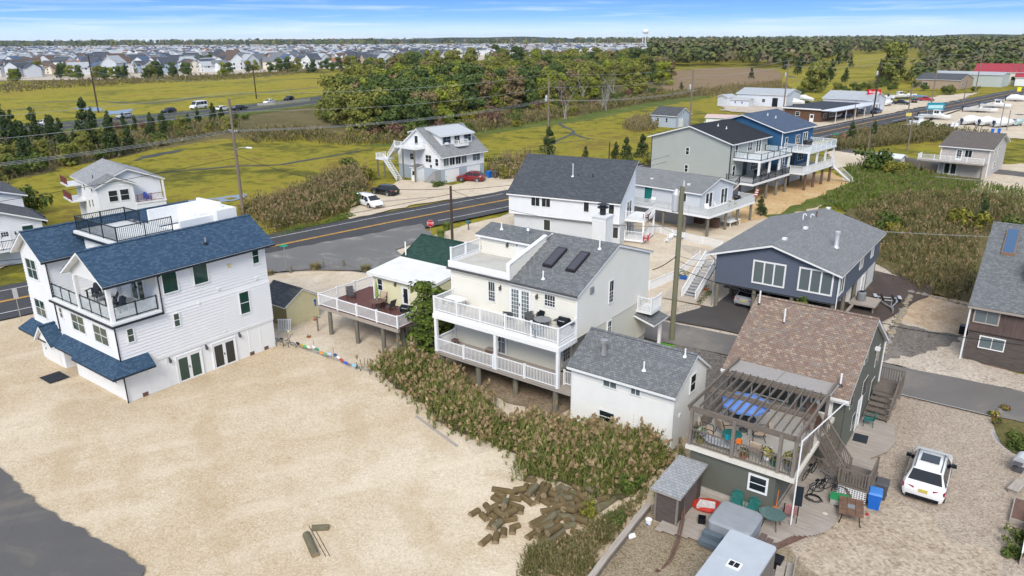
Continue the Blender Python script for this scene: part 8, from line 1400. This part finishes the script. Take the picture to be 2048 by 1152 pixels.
# ---- stone row by the driveway ----
rg=random.Random(77); m_stone=[plain('tan_stone',(.34,.28,.19),.9,var=.3),plain('grey_stone',(.30,.28,.25),.9,var=.3)]
a,b,c=gp(1766,708),gp(1800,640),gp(1822,592); path=[a,b,c]; d=0
rocks=[]
for s0,s1,n in ((a,b,12),(b,c,11)):
    for k in range(n): p=s0+(s1-s0)*(k/n); rocks.append((p.x+rg.uniform(-.1,.1),p.y+rg.uniform(-.1,.1)))
for k in range(9): p=gp(1822+k*13,588+k*3.2); rocks.append((p.x,p.y))
for k,(x,y) in enumerate(rocks):
    bm=bmesh.new(); bmesh.ops.create_icosphere(bm,subdivisions=1,radius=.32)
    for v_ in bm.verts: v_.co*=rg.uniform(.8,1.2); v_.co.z*=.75
    me=bpy.data.meshes.new('stone'); bm.to_mesh(me); bm.free(); me.materials.append(m_stone[k%2]); o=ob('stone',me,None,(x,y,.15),(0,0,rg.uniform(0,6)),(rg.uniform(.8,1.3),)*3); tag(o,'rough stone in the row edging the brown driveway','stone','stones edging the brown driveway')
# ---- right edge ----
for k in range(13):
    f=k/12; u=1993+(1-f)*-6+f*f*55; v=868+f*52; p=gp(u,v); o=bx(T('edging_block','tan block in the curved edging of the lawn','block',p.x,p.y,0,-40+f*50,'curved lawn edging blocks'),'block_body',m_conc,(-.2,-.12,0,.2,.12,.16))
for u,v,fl,lab in ((1990,852,m_orange,'pot of orange flowers at the lawn corner'),(1985,838,m_yellow,'wooden tub of yellow flowers at the lawn corner'),(2008,826,m_orange,'orange autumn flowers on the stone by the street')): potplant(lab,*g2(u,v),0,m_rust,l_bush,.22,.3,.22,50,fl)
t=T('stump','grey stump ornament behind the flower tub','stump',*g2(1996,832)); m=MB(); m.lathe([(.3,0),(.26,.3),(.1,.5)],(0,0,0),9); m.build('stump_body',m_woodz,t)
p=gp(2035,945); grill('grey gas grill at the right edge of the gravel',p.x,p.y,0,80,m_alu,.8); p=gp(2032,985); t=T('garden_bench','weathered bench at the right edge below the grill','bench',p.x,p.y,0,75); bx(t,'seat',m_wood,(-.7,-.25,.42,.7,.25,.47)); bx(t,'leg',m_wood,(-.6,-.2,0,-.5,.2,.42)); bx(t,'leg',m_wood,(.5,-.2,0,.6,.2,.42))
p=gp(2040,1035); t=T('raised_planter','long grey timber planter at the right edge','planter',p.x,p.y,0,88); bx(t,'planter_wall',m_wood,(-1.1,-.4,0,1.1,-.35,.45),(-1.1,.35,0,1.1,.4,.45),(-1.1,-.349,0,-1.05,.349,.45),(1.05,-.349,0,1.1,.349,.45)); bx(t,'soil',m_rust,(-1.05,-.35,0,1.05,.35,.4)); p=gp(2046,1090); t=T('side_fence','pale rail fence at the bottom right edge','fence',p.x,p.y,0,88); bx(t,'rail',m_vinyl,(-2,-.03,.8,2,.03,.88)); bx(t,'board',m_wood,(-2,-.02,.1,2,.02,.75))
# ---- slate blue house yard ----
t=T('boat_trailer','empty galvanised boat trailer on the brown driveway','trailer',17.4,32.2,0,18); tb(t,'frame_rail',m_metal,[((-.75,1.2,.45),(-.75,.2,.45)),((-.75,.2,.45),(-.05,-1.6,.45)),((.75,1.2,.45),(.75,.2,.45)),((.75,.2,.45),(.05,-1.6,.45)),((0,-1.5,.45),(0,-2.6,.45))],.06,8); tb(t,'cross_member',m_metal,[((-.75,1.0,.45),(.75,1.0,.45)),((-.75,.2,.45),(.75,.2,.45))],.05); bx(t,'bunk',m_rubber,(-.5,-.4,.55,-.38,1.3,.66)); bx(t,'bunk',m_rubber,(.38,-.4,.55,.5,1.3,.66)); bx(t,'jack',m_grey,(-.06,-2.55,.1,.06,-2.4,.7)); tb(t,'winch_post',m_metal,[((0,-1.5,.45),(0,-1.4,1.1))],.05)
for s_ in (-1,1): m=MB(); m.tube((s_*.88,.8,.3),(s_*1.08,.8,.3),.3,14); m.build('wheel',m_rubber,t); bx(t,'fender',m_alu,(s_*.85,.4,.6,s_*1.12,1.2,.66))
potplant('big blue tub of yellow flowers beside the white stairs',*g2(1366,562),0,m_blue,l_bush,.4,.5,.5,90,m_yellow); 
for k,(u,v) in enumerate(((1398,612),(1403,606),(1408,601),(1414,596),(1418,591))): potplant(f'red flowering pot in the row on the concrete pad, number {("nearest","second","third","fourth","farthest")[k]} along'.replace('number ',''),*g2(u,v),0,m_terra,l_bush,.2,.25,.3,45,m_flw)
potplant('orange pumpkin figure pot beside the white stairs',*g2(1411,585),0,m_orange,l_ybush,.22,.35,.3,30,m_orange); bx(T('door_mat','brown mat at the foot of the white stairs','mat',2.2,22.9,.07,0),'mat_sheet',m_rust,(-.7,-.3,0,.7,.3,.02)); bx(T('paving_slab','pale slab at the edge of the concrete pad','slab',*g2(1403,619)),'slab_body',m_conc,(-.35,-.25,0,.35,.25,.06))
# ---- white picket fences and the slate patio ----
def fence(lab,pts,h=.95):
    t=T('picket_fence',lab,'fence',0,0); railing(t,[(*p,.03) for p in pts],h,m_vinyl,'bal',2.3,.12,.12,True,bt=.05,name='fence_run')
fence('white picket fence in front of the grey house pilings',[(-11.6,44.2),(-6.2,42.2),(-1.2,41.0)]); fence('white picket fence along the driveway behind the cream house',[(-1.6,35.8),(-.8,28.6),(-1.4,23.6),(-4.6,22.4)])
m=MB(); m.prism([(-9.8,40.3),(-6.6,43.0),(-4.3,36.6),(-7.2,34.8)],.0,.06); 
sp_=T('slate_patio','grey slate paved patio behind the cream house','patio',-7,39); sp_['_loc']=0; del sp_['_loc']; m.build('paving',asphalt('slate_paving',(.20,.21,.22),(.28,.29,.30),1.2),sp_)
for k,(u,v) in enumerate(((1340,482),(1352,478),(1366,482),(1334,488))): p=gp(u,v); monobloc('white plastic chair on the slate patio, %s'%('leftmost pair back','middle one','nearest the pole','front one')[k],p.x,p.y,.06,90*k,m_vinyl)
adirondack('red adirondack chair on the lower balcony of the charcoal roofed house',-9.2,37.6,.6,-60,plain('coral_red_resin',(.55,.05,.05),.5)); adirondack('brown chair on the upper balcony of the charcoal roofed house',-9.6,38.2,2.9,-60,m_rust)
p=gp(937,462); t=T('mailbox','teal mailbox on a post at the road edge','mailbox',p.x,p.y); bx(t,'post',m_woodz,(-.06,-.06,0,.06,.06,1.0)); m=MB(); m.tube((-.3,0,1.15),(.3,0,1.15),.16,10); m.box(-.3,-.16,1.0,.3,.16,1.15); m.build('mailbox_body',plain('teal_paint',(.04,.16,.18),.5),t)
p=gp(20,512); t=T('mailbox','black mailbox on a post at the left road edge','mailbox',p.x,p.y); bx(t,'post',m_woodz,(-.06,-.06,0,.06,.06,1.1)); m=MB(); m.tube((-.25,0,1.25),(.25,0,1.25),.18,10); m.build('mailbox_body',m_black,t)
# ---- grey house deck ----
def loc(h,x,y,z): return h.matrix_world@Vector((x,y,z)) if False else (h.location+Vector((x*math.cos(h.rotation_euler.z)-y*math.sin(h.rotation_euler.z),x*math.sin(h.rotation_euler.z)+y*math.cos(h.rotation_euler.z),z)))
for k,(x,y,rz,lab) in enumerate(((1.1,.3,60,'white metal chair on the grey house deck'),(1.3,2.2,100,'white metal chair nearest the deck planters'),(-6,-1.,0,'white metal chair on the front strip of the grey house deck'))): q=loc(Y,x,y,2.6); patio_chair(lab,q.x,q.y,q.z,rz,m_vinyl,m_vinyl)
q=loc(Y,1.9,4.6,2.6); potplant('terracotta planter of greenery on the grey house deck',q.x,q.y,q.z,m_terra,l_green,.4,.45,.4,80); q=loc(Y,1.9,3.2,2.6); potplant('long green planter along the grey house deck rail',q.x,q.y,q.z,m_terra,l_green,.35,.3,.4,80); q=loc(Y,1.4,7.0,2.6); grill('black grill on the grey house deck',q.x,q.y,q.z,0); q=loc(Y,2.3,9.6,2.6)
t=T('flag','american flag on a short staff at the grey house deck corner','flag',q.x,q.y,q.z); tb(t,'staff',m_alu,[((0,0,.5),(.35,.25,1.9))],.02); 
for k in range(7): m=MB(); z0=.75+k*.15; m.hexa([(.02+k*.045,-.03,z0),(.32+k*.035,.2,z0-.05),(.34+k*.035,.22,z0-.05),(.04+k*.045,.0,z0)],[(.06+k*.045,-.02,z0+.15),(.36+k*.035,.22,z0+.1),(.38+k*.035,.24,z0+.1),(.08+k*.045,.0,z0+.15)]); m.build('stripe',m_red if k%2==0 else m_vinyl,t)
bx(t,'canton',m_dark,(.28,.1,1.55,.5,.28,1.85))
for x,y,lab in ((-2,4,'brown cabinet under the grey house deck'),(.5,3.2,'wooden chest under the grey house deck')): q=loc(Y,x,y,0); bx(T('storage_cabinet',lab,'cabinet',q.x,q.y),'cabinet_body',m_rust,(-.6,-.4,0,.6,.4,1.3))
q=loc(Y,1.4,5.6,0); t=T('work_table','white table under the grey house deck','table',q.x,q.y,0,-7); bx(t,'table_top',m_vinyl,(-.8,-1.4,.75,.8,1.4,.82)); 
for x in (-.7,.7): bx(t,'leg',m_vinyl,(x-.04,-1.3,0,x+.04,-1.22,.75),(x-.04,1.22,0,x+.04,1.3,.75))
q=loc(PG,2.0,5,3.05); grill('black covered grill on the lower sage house deck',q.x,q.y,q.z,80,None,1.3); q=loc(PG,3,6.5,3.05); patio_chair('tan wicker chair on the lower sage house deck',q.x,q.y,q.z,100,m_beige,cush=True); q=loc(BL,1.6,6.,6.05); grill('large black covered grill on the upper deep blue deck',q.x,q.y,q.z,80,None,2.2); q=loc(BL,2,2.5,6.05); patio_chair('brown chair on the upper deep blue deck',q.x,q.y,q.z,150,m_rust,cush=True); q=loc(BL,1.4,3.4,6.05); patio_chair('tan chair behind the brown one on the deep blue deck',q.x,q.y,q.z,90,m_beige,cush=True)
for u,v,c_,lab in ((978,357,m_blue,'blue bin beside the garages of the gabled road house'),(990,357,m_dgrey,'dark bin beside the garages of the gabled road house'),(1984,268,m_blue,'blue bin behind the beige house, left of two'),(1997,268,m_blue,'blue bin behind the beige house, right of two')): wheelie(lab,*g2(u,v),c_,c_,0,1.15)
q=loc(Lw,.8,5.6,3.4); adirondack('light blue chair on the marsh house porch',q.x,q.y,q.z,90,m_blue)
p=gp(1957,269); t=T('traffic_cone','orange traffic cone behind the beige house','cone',p.x,p.y); m=MB(); m.lathe([(.3,0),(.3,.05),(.16,.06),(.03,.8)],(0,0,0),8); m.build('cone_body',m_orange,t)
p=gp(1925,672); bx(T('oil_drum','black drum at the corner of the brown house','drum',p.x,p.y),'drum_body',m_black,(-.3,-.3,0,.3,.3,.9))
gr=T('guard_rail','low concrete barrier along the far highway','barrier',0,0); m=MB(); pp=[gp(u,v) for u,v in ((515,212),(550,210),(585,206),(620,202))]
for a,b in zip(pp,pp[1:]): m.bar((a.x,a.y,.45),(b.x,b.y,.45),.4,.9)
m.build('barrier_body',m_conc,gr)
# ---------------- distant town ----------------
rg=random.Random(2024)
wc={'white':(.76,.77,.78),'cream':(.76,.70,.58),'pale grey':(.58,.61,.65),'tan':(.47,.37,.29),'pale blue':(.40,.48,.58)}; rcx={'slate':(.075,.085,.105),'grey':(.17,.18,.20),'brown':(.13,.09,.07),'blue grey':(.09,.13,.21),'light grey':(.42,.44,.46),'terracotta':(.33,.15,.08)}
WM={k:plain('town_wall_'+k.replace(' ','_'),c,.7,var=.05) for k,c in wc.items()}; RM={k:plain('town_roof_'+k.replace(' ','_'),c,.85,var=.12,scale=.8) for k,c in rcx.items()}
m_win=MB(); m_win.box(-.5,-.06,0,.5,.04,1.3); me_win=m_win.mesh(m_glass,'window')
def town_proto(wk,rk,kind):
    t=thing('town_house',f'{wk} house with {rk} roof in the distant town','house',(0,0,-500),0,f'{wk} and {rk} roofed houses in the town'); t['_loc']=1; t['lab0']=t['label']
    W_,D_,ze=((9,11,6.6),(11,9,6.2),(10,12,4.6))[kind]; zr=ze+(3.4,2.6,2.6)[kind]; ax='yxy'[kind]
    gwall(t,-W_/2,W_/2,-D_/2,D_/2,0,ze,zr,ax,WM[wk]); m=MB()
    if ax=='y': S=[[(-W_/2-.5,D_/2+.4,ze-.2),(-W_/2-.5,-D_/2-.4,ze-.2),(0,-D_/2-.4,zr+.15),(0,D_/2+.4,zr+.15)],[(W_/2+.5,-D_/2-.4,ze-.2),(W_/2+.5,D_/2+.4,ze-.2),(0,D_/2+.4,zr+.15),(0,-D_/2-.4,zr+.15)]]
    else: S=[[(-W_/2-.4,-D_/2-.5,ze-.2),(W_/2+.4,-D_/2-.5,ze-.2),(W_/2+.4,0,zr+.15),(-W_/2-.4,0,zr+.15)],[(W_/2+.4,D_/2+.5,ze-.2),(-W_/2-.4,D_/2+.5,ze-.2),(-W_/2-.4,0,zr+.15),(W_/2+.4,0,zr+.15)]]
    for q in S: m.slab(q,.2)
    m.build('roof',RM[rk],t)
    if kind==1:
        gwall(t,-1.6,1.6,-D_/2-.6,-D_/2+2,0,ze-.3,ze+1.1,'y',WM[wk],name='porch_gable'); m=MB(); 
        for s_ in (-1,1): m.slab([(s_*2.,-D_/2-1,ze-.5),(0,-D_/2-1,ze+1.25),(0,-D_/2+2.4,ze+1.25),(s_*2.,-D_/2+2.4,ze-.5)][::s_],.12)
        m.build('porch_roof',RM[rk],t)
    for x,z in ((-W_*.28,3.3),(W_*.28,3.3),(-W_*.28,.9),(W_*.28,.9)): ob('window',me_win,t,(x,-D_/2,z))
    for y in (-D_*.2,D_*.2): ob('window',me_win,t,(W_/2,y,3.2),(0,0,math.pi/2))
    return t
PT=[town_proto(*a) for a in (('white','slate',0),('white','grey',1),('white','brown',0),('white','blue grey',1),('cream','brown',1),('cream','grey',0),('pale grey','slate',1),('pale grey','light grey',0),('tan','brown',1),('tan','slate',0),('pale blue','slate',0),('white','light grey',2),('white','terracotta',2),('cream','slate',2),('white','slate',1),('white','grey',0))]
front=lambda u:163-.020*u-.0000185*u*u if u<640 else 143-.0275*(u-640)
spots=[]; far=[]
D0=400; r_=D0
while r_<1900:
    stp=19+(r_-400)*.012; n=int((1290/1463*r_)/(12.5+(r_-400)*.002))
    for i in range(n):
        u=(i+rg.uniform(.1,.9))/n*1330-30; v=77+1463*22.5/r_*1.0
        v+= -(u-1024)*.0052; p=g2(u,v)
        if v>front(u)-7: continue
        if u>900 and v>112: continue
        spots.append((math.hypot(p[0]-CAM.x,p[1]-CAM.y),p,u,v))
    r_+=stp
spots.sort(); used=set(); TR=[]
for k,(d,p,u,v) in enumerate(spots):
    if k<290:
        i=rg.randrange(len(PT)); pr=PT[i]; c=copy_tree(pr) if i in used else pr; used.add(i); c.location=(p[0]+rg.uniform(-2,2),p[1]+rg.uniform(-2,2),0); c.rotation_euler=(0,0,R(rg.choice((-8,82,-8,172,30,-60))+rg.uniform(-6,6))); wh=('left','centre left','centre','right')[min(3,max(0,int(u/330)))]+(' front' if k<100 else ' middle' if k<200 else ' rear'); c['label']=PT[i]['lab0'].replace('in the distant town',f'at {wh} of distant town'); c['group']=c['label']; s_=rg.uniform(.8,1.15); c.scale=(s_,s_,s_*rg.uniform(.9,1.15))
    else: far.append((p,rg.uniform(.9,1.2)))
mb={}
def fq(k): return mb.setdefault(k,MB())
for p,s_ in far:
    wk=rg.choices(list(wc),(12,2,2,.6,.6))[0]; rk=rg.choices(list(rcx),(3,3,1.5,2,6,.6))[0]; a=R(rg.choice((-8,82,30))+rg.uniform(-8,8)); c,sn=math.cos(a),math.sin(a); W_,D_,ze=4.6*s_,5.6*s_,rg.uniform(5,8); zr=ze+rg.uniform(1.8,3)
    X=lambda x,y,z:(p[0]+c*x-sn*y,p[1]+sn*x+c*y,z); w_=fq(('w',wk)); r2=fq(('r',rk))
    w_.quad(X(-W_,-D_,0),X(W_,-D_,0),X(W_,-D_,ze),X(0,-D_,zr),X(-W_,-D_,ze)); w_.quad(X(W_,-D_,0),X(W_,D_,0),X(W_,D_,ze),X(W_,-D_,ze)); w_.quad(X(-W_,D_,0),X(-W_,-D_,0),X(-W_,-D_,ze),X(-W_,D_,ze)); w_.quad(X(W_,D_,0),X(-W_,D_,0),X(-W_,D_,ze),X(0,D_,zr),X(W_,D_,ze))
    r2.quad(X(W_+.3,-D_-.3,ze-.1),X(W_+.3,D_+.3,ze-.1),X(0,D_+.3,zr+.1),X(0,-D_-.3,zr+.1)); r2.quad(X(-W_-.3,D_+.3,ze-.1),X(-W_-.3,-D_-.3,ze-.1),X(0,-D_-.3,zr+.1),X(0,D_+.3,zr+.1))
for (a,k),q in mb.items(): tag(q.build('far_town_walls' if a=='w' else 'far_town_roofs',(WM if a=='w' else RM)[k]),f'{k} {"walls" if a=="w" else "roofs"} of the farthest rows of town houses','houses',kind='stuff')
zpx('town_ground',[(-80,163),(200,160),(400,152),(640,139),(900,124),(1300,105),(1300,86),(-80,92)],g_greysand,jit=3,step=20)
# trees in front of and inside the town
for k in range(120):
    u=rg.uniform(-20,900); v=front(u)-rg.uniform(-3,7) if k<60 else rg.uniform(96,front(u)-8); kk=rg.choices((0,1,2,4),(3,5,1,2))[0]; p=g2(u,v); dd=math.hypot(p[0]-CAM.x,p[1]-CAM.y); s_=rg.uniform(.55,.95) if kk<4 else rg.uniform(1.2,1.8)
    lab={0:'olive green tree in or before the distant town',1:'dark green tree in or before the distant town',2:'bright green tree in or before the distant town',4:'dark cedar in or before the distant town'}[kk]; lab=lab.replace('in or before',('at the left edge of','left in','in the middle of','right in')[min(3,max(0,int(u/230)))]+(' and before' if k<60 else '')); plant(kk,p[0],p[1],s_,'town_tree' if kk<4 else 'cedar_tree',lab,'tree',lab)
# ---------------- far woods ----------------
fw=[leaf('far_wood_olive',[(.065,.081,.023),(.124,.140,.039),(.202,.202,.065)],scale=.05),leaf('far_wood_dark',[(.044,.062,.025),(.081,.106,.037),(.138,.150,.056)],scale=.05),leaf('far_wood_brown',[(.102,.084,.050),(.174,.138,.084),(.240,.192,.114)],scale=.05)]
FQ=[QM(),QM(),QM()]
def blob(u,v,rr,zc,n,size,k=None):
    p=g2(u,v); k=rg.choices((0,1,2),(5,4,2))[0] if k is None else k; crown(FQ[k],rg,(p[0],p[1],zc),(rr,rr,zc*.75),n,size)
wp=[(1300,152),(1345,134),(1420,132),(1560,136),(1640,128),(1690,110),(1830,105),(1900,150),(2070,130),(2070,80),(1300,86)]
cnt=0
while cnt<1900:
    u,v=rg.uniform(1300,2070),rg.uniform(79,154)
    if inside((u,v),wp): d=22.5*1463/max(4,v-77+(u-1024)*.0052); blob(u,v,5+d*.0016,rg.uniform(5.5,8.5)+d*.0028,26,1.25+d*.0008); cnt+=1
for u0,u1,v0,v1,n in ((1560,1640,116,134,60),(1840,2060,106,160,170),(1640,1700,104,122,30),(700,1300,104,122,190),(1000,1320,92,108,140),(1830,1900,150,172,26)):
    for _ in range(n): u,v=rg.uniform(u0,u1),rg.uniform(v0,v1); blob(u,v,rg.uniform(3.5,5.5),rg.uniform(4,6.5),34,1.0)
for _ in range(900): # wood behind the town, along the skyline
    u=rg.uniform(-120,2150); v=rg.uniform(82.5,91)-(u-1024)*.0052; d=22.5*1463/max(4,v-77+(u-1024)*.0052); blob(u,v,14,rg.uniform(7,10.5)+d*.0016,16,5.,rg.choices((0,1,2),(3,6,1))[0])
for Q,mt,l in zip(FQ,fw,('olive','dark green','brown turning')): tag(ob('far_wood',Q.mesh([mt],'far_wood')),f'{l} part of the far woods along the horizon','woods',kind='stuff')
# cedars and scrub in the far right marsh
for u,v,s_ in ((1660,163,2.1),(1690,165,1.6),(1595,150,2),(1690,128,2.2),(1676,130,2.4),(1602,133,2.),(1760,160,2.2),(1775,150,2.4),(1790,165,1.6),(1570,140,1.6),(1625,140,1.8),(1700,136,1.7)): plantpx(4,u,v,s_,'cedar_tree','cedar in the far right marsh and field edges','tree','cedars in the far right marsh')
for k in range(46):
    u,v=rg.choice(((rg.uniform(1590,1760),rg.uniform(176,190)),(rg.uniform(1780,1960),rg.uniform(172,190)),(rg.uniform(1750,1850),rg.uniform(158,176)))); plantpx(rg.choice((5,5,0)),u,v,rg.uniform(1.1,1.9) if k%3 else .4,'bush','scrubby bush between the far marsh and the boatyard','bush','scrub beyond the boatyard')
# ---------------- hills on the skyline ----------------
m=MB(); n=150
for i in range(n):
    a0,a1=[YAW+math.pi/2+R(-75+150*k/n) for k in (i,i+1)]; f=lambda a:22+7*math.sin(a*9)+4*math.sin(a*23+1)+2.5*math.sin(a*61)
    P=lambda a,d,z:(CAM.x+math.cos(a)*d,CAM.y+math.sin(a)*d,z); m.quad(P(a1,4300,-1),P(a0,4300,-1),P(a0,4700,f(a0)),P(a1,4700,f(a1))); m.quad(P(a1,4700,f(a1)),P(a0,4700,f(a0)),P(a0,5600,-1),P(a1,5600,-1))
m.build('hills',plain('wooded_hill',(.035,.05,.03),.95,var=.4,scale=.02))['kind']='structure'
# ---------------- water tower and masts ----------------
p=gp(1290,93.5); t=T('water_tower','white water tower on legs above the far trees','water tower',p.x,p.y); H_=41; m=MB(); m.lathe([(1.5,H_-9),(6,H_-7),(8,H_-3.5),(7.6,H_-.5),(5,H_+2.5),(1,H_+3.6)],(0,0,0),18); m.build('tank',m_white,t,smooth=True); m=MB(); m.tube((0,0,0),(0,0,H_-8),1.1,10); m.build('riser_pipe',m_white,t)
for k in range(6): a=6.283*k/6; m=MB(); m.tube((8.6*math.cos(a),8.6*math.sin(a),0),(7.4*math.cos(a),7.4*math.sin(a),H_-4),.55,7); m.build('leg',m_white,t)
m=MB(); m.lathe([(8.3,H_-3.9),(8.3,H_-3.4)],(0,0,0),18); m.build('balcony_ring',m_white,t)
for u,v,vt,lab in ((1190,110,72,'thin mast rising from the town near the wood'),(1561,88,52,'thin radio mast above the right woods'),(1142,112,88,'short mast among the far town roofs'),(952,108,86,'slim pole among the far town roofs')):
    q,h=polepx(u,v,u,vt); t=T('mast',lab,'mast',q.x,q.y); m=MB(); m.tube((0,0,0),(0,0,h),.35,6,.2); m.build('mast_shaft',m_alu,t)
# ---------------- air ----------------
m=MB(); m.box(-6500,-6500,-1.2,6500,6500,62); hz=bpy.data.materials.new('haze'); hz.use_nodes=True; hn=hz.node_tree; hn.nodes.clear(); pv=hn.nodes.new('ShaderNodeVolumePrincipled'); pv.inputs['Color'].default_value=(.74,.85,1,1); pv.inputs['Density'].default_value=.000045; pv.inputs['Anisotropy'].default_value=.2; on=hn.nodes.new('ShaderNodeOutputMaterial'); hn.links.new(pv.outputs[0],on.inputs['Volume'])
HAZE=True
if HAZE: tag(m.build('haze',hz),'thin pale haze in the distant air','haze',kind='stuff')
for o in list(bpy.data.objects):
    for q in ('_loc','lab0'):
        if q in o: del o[q]
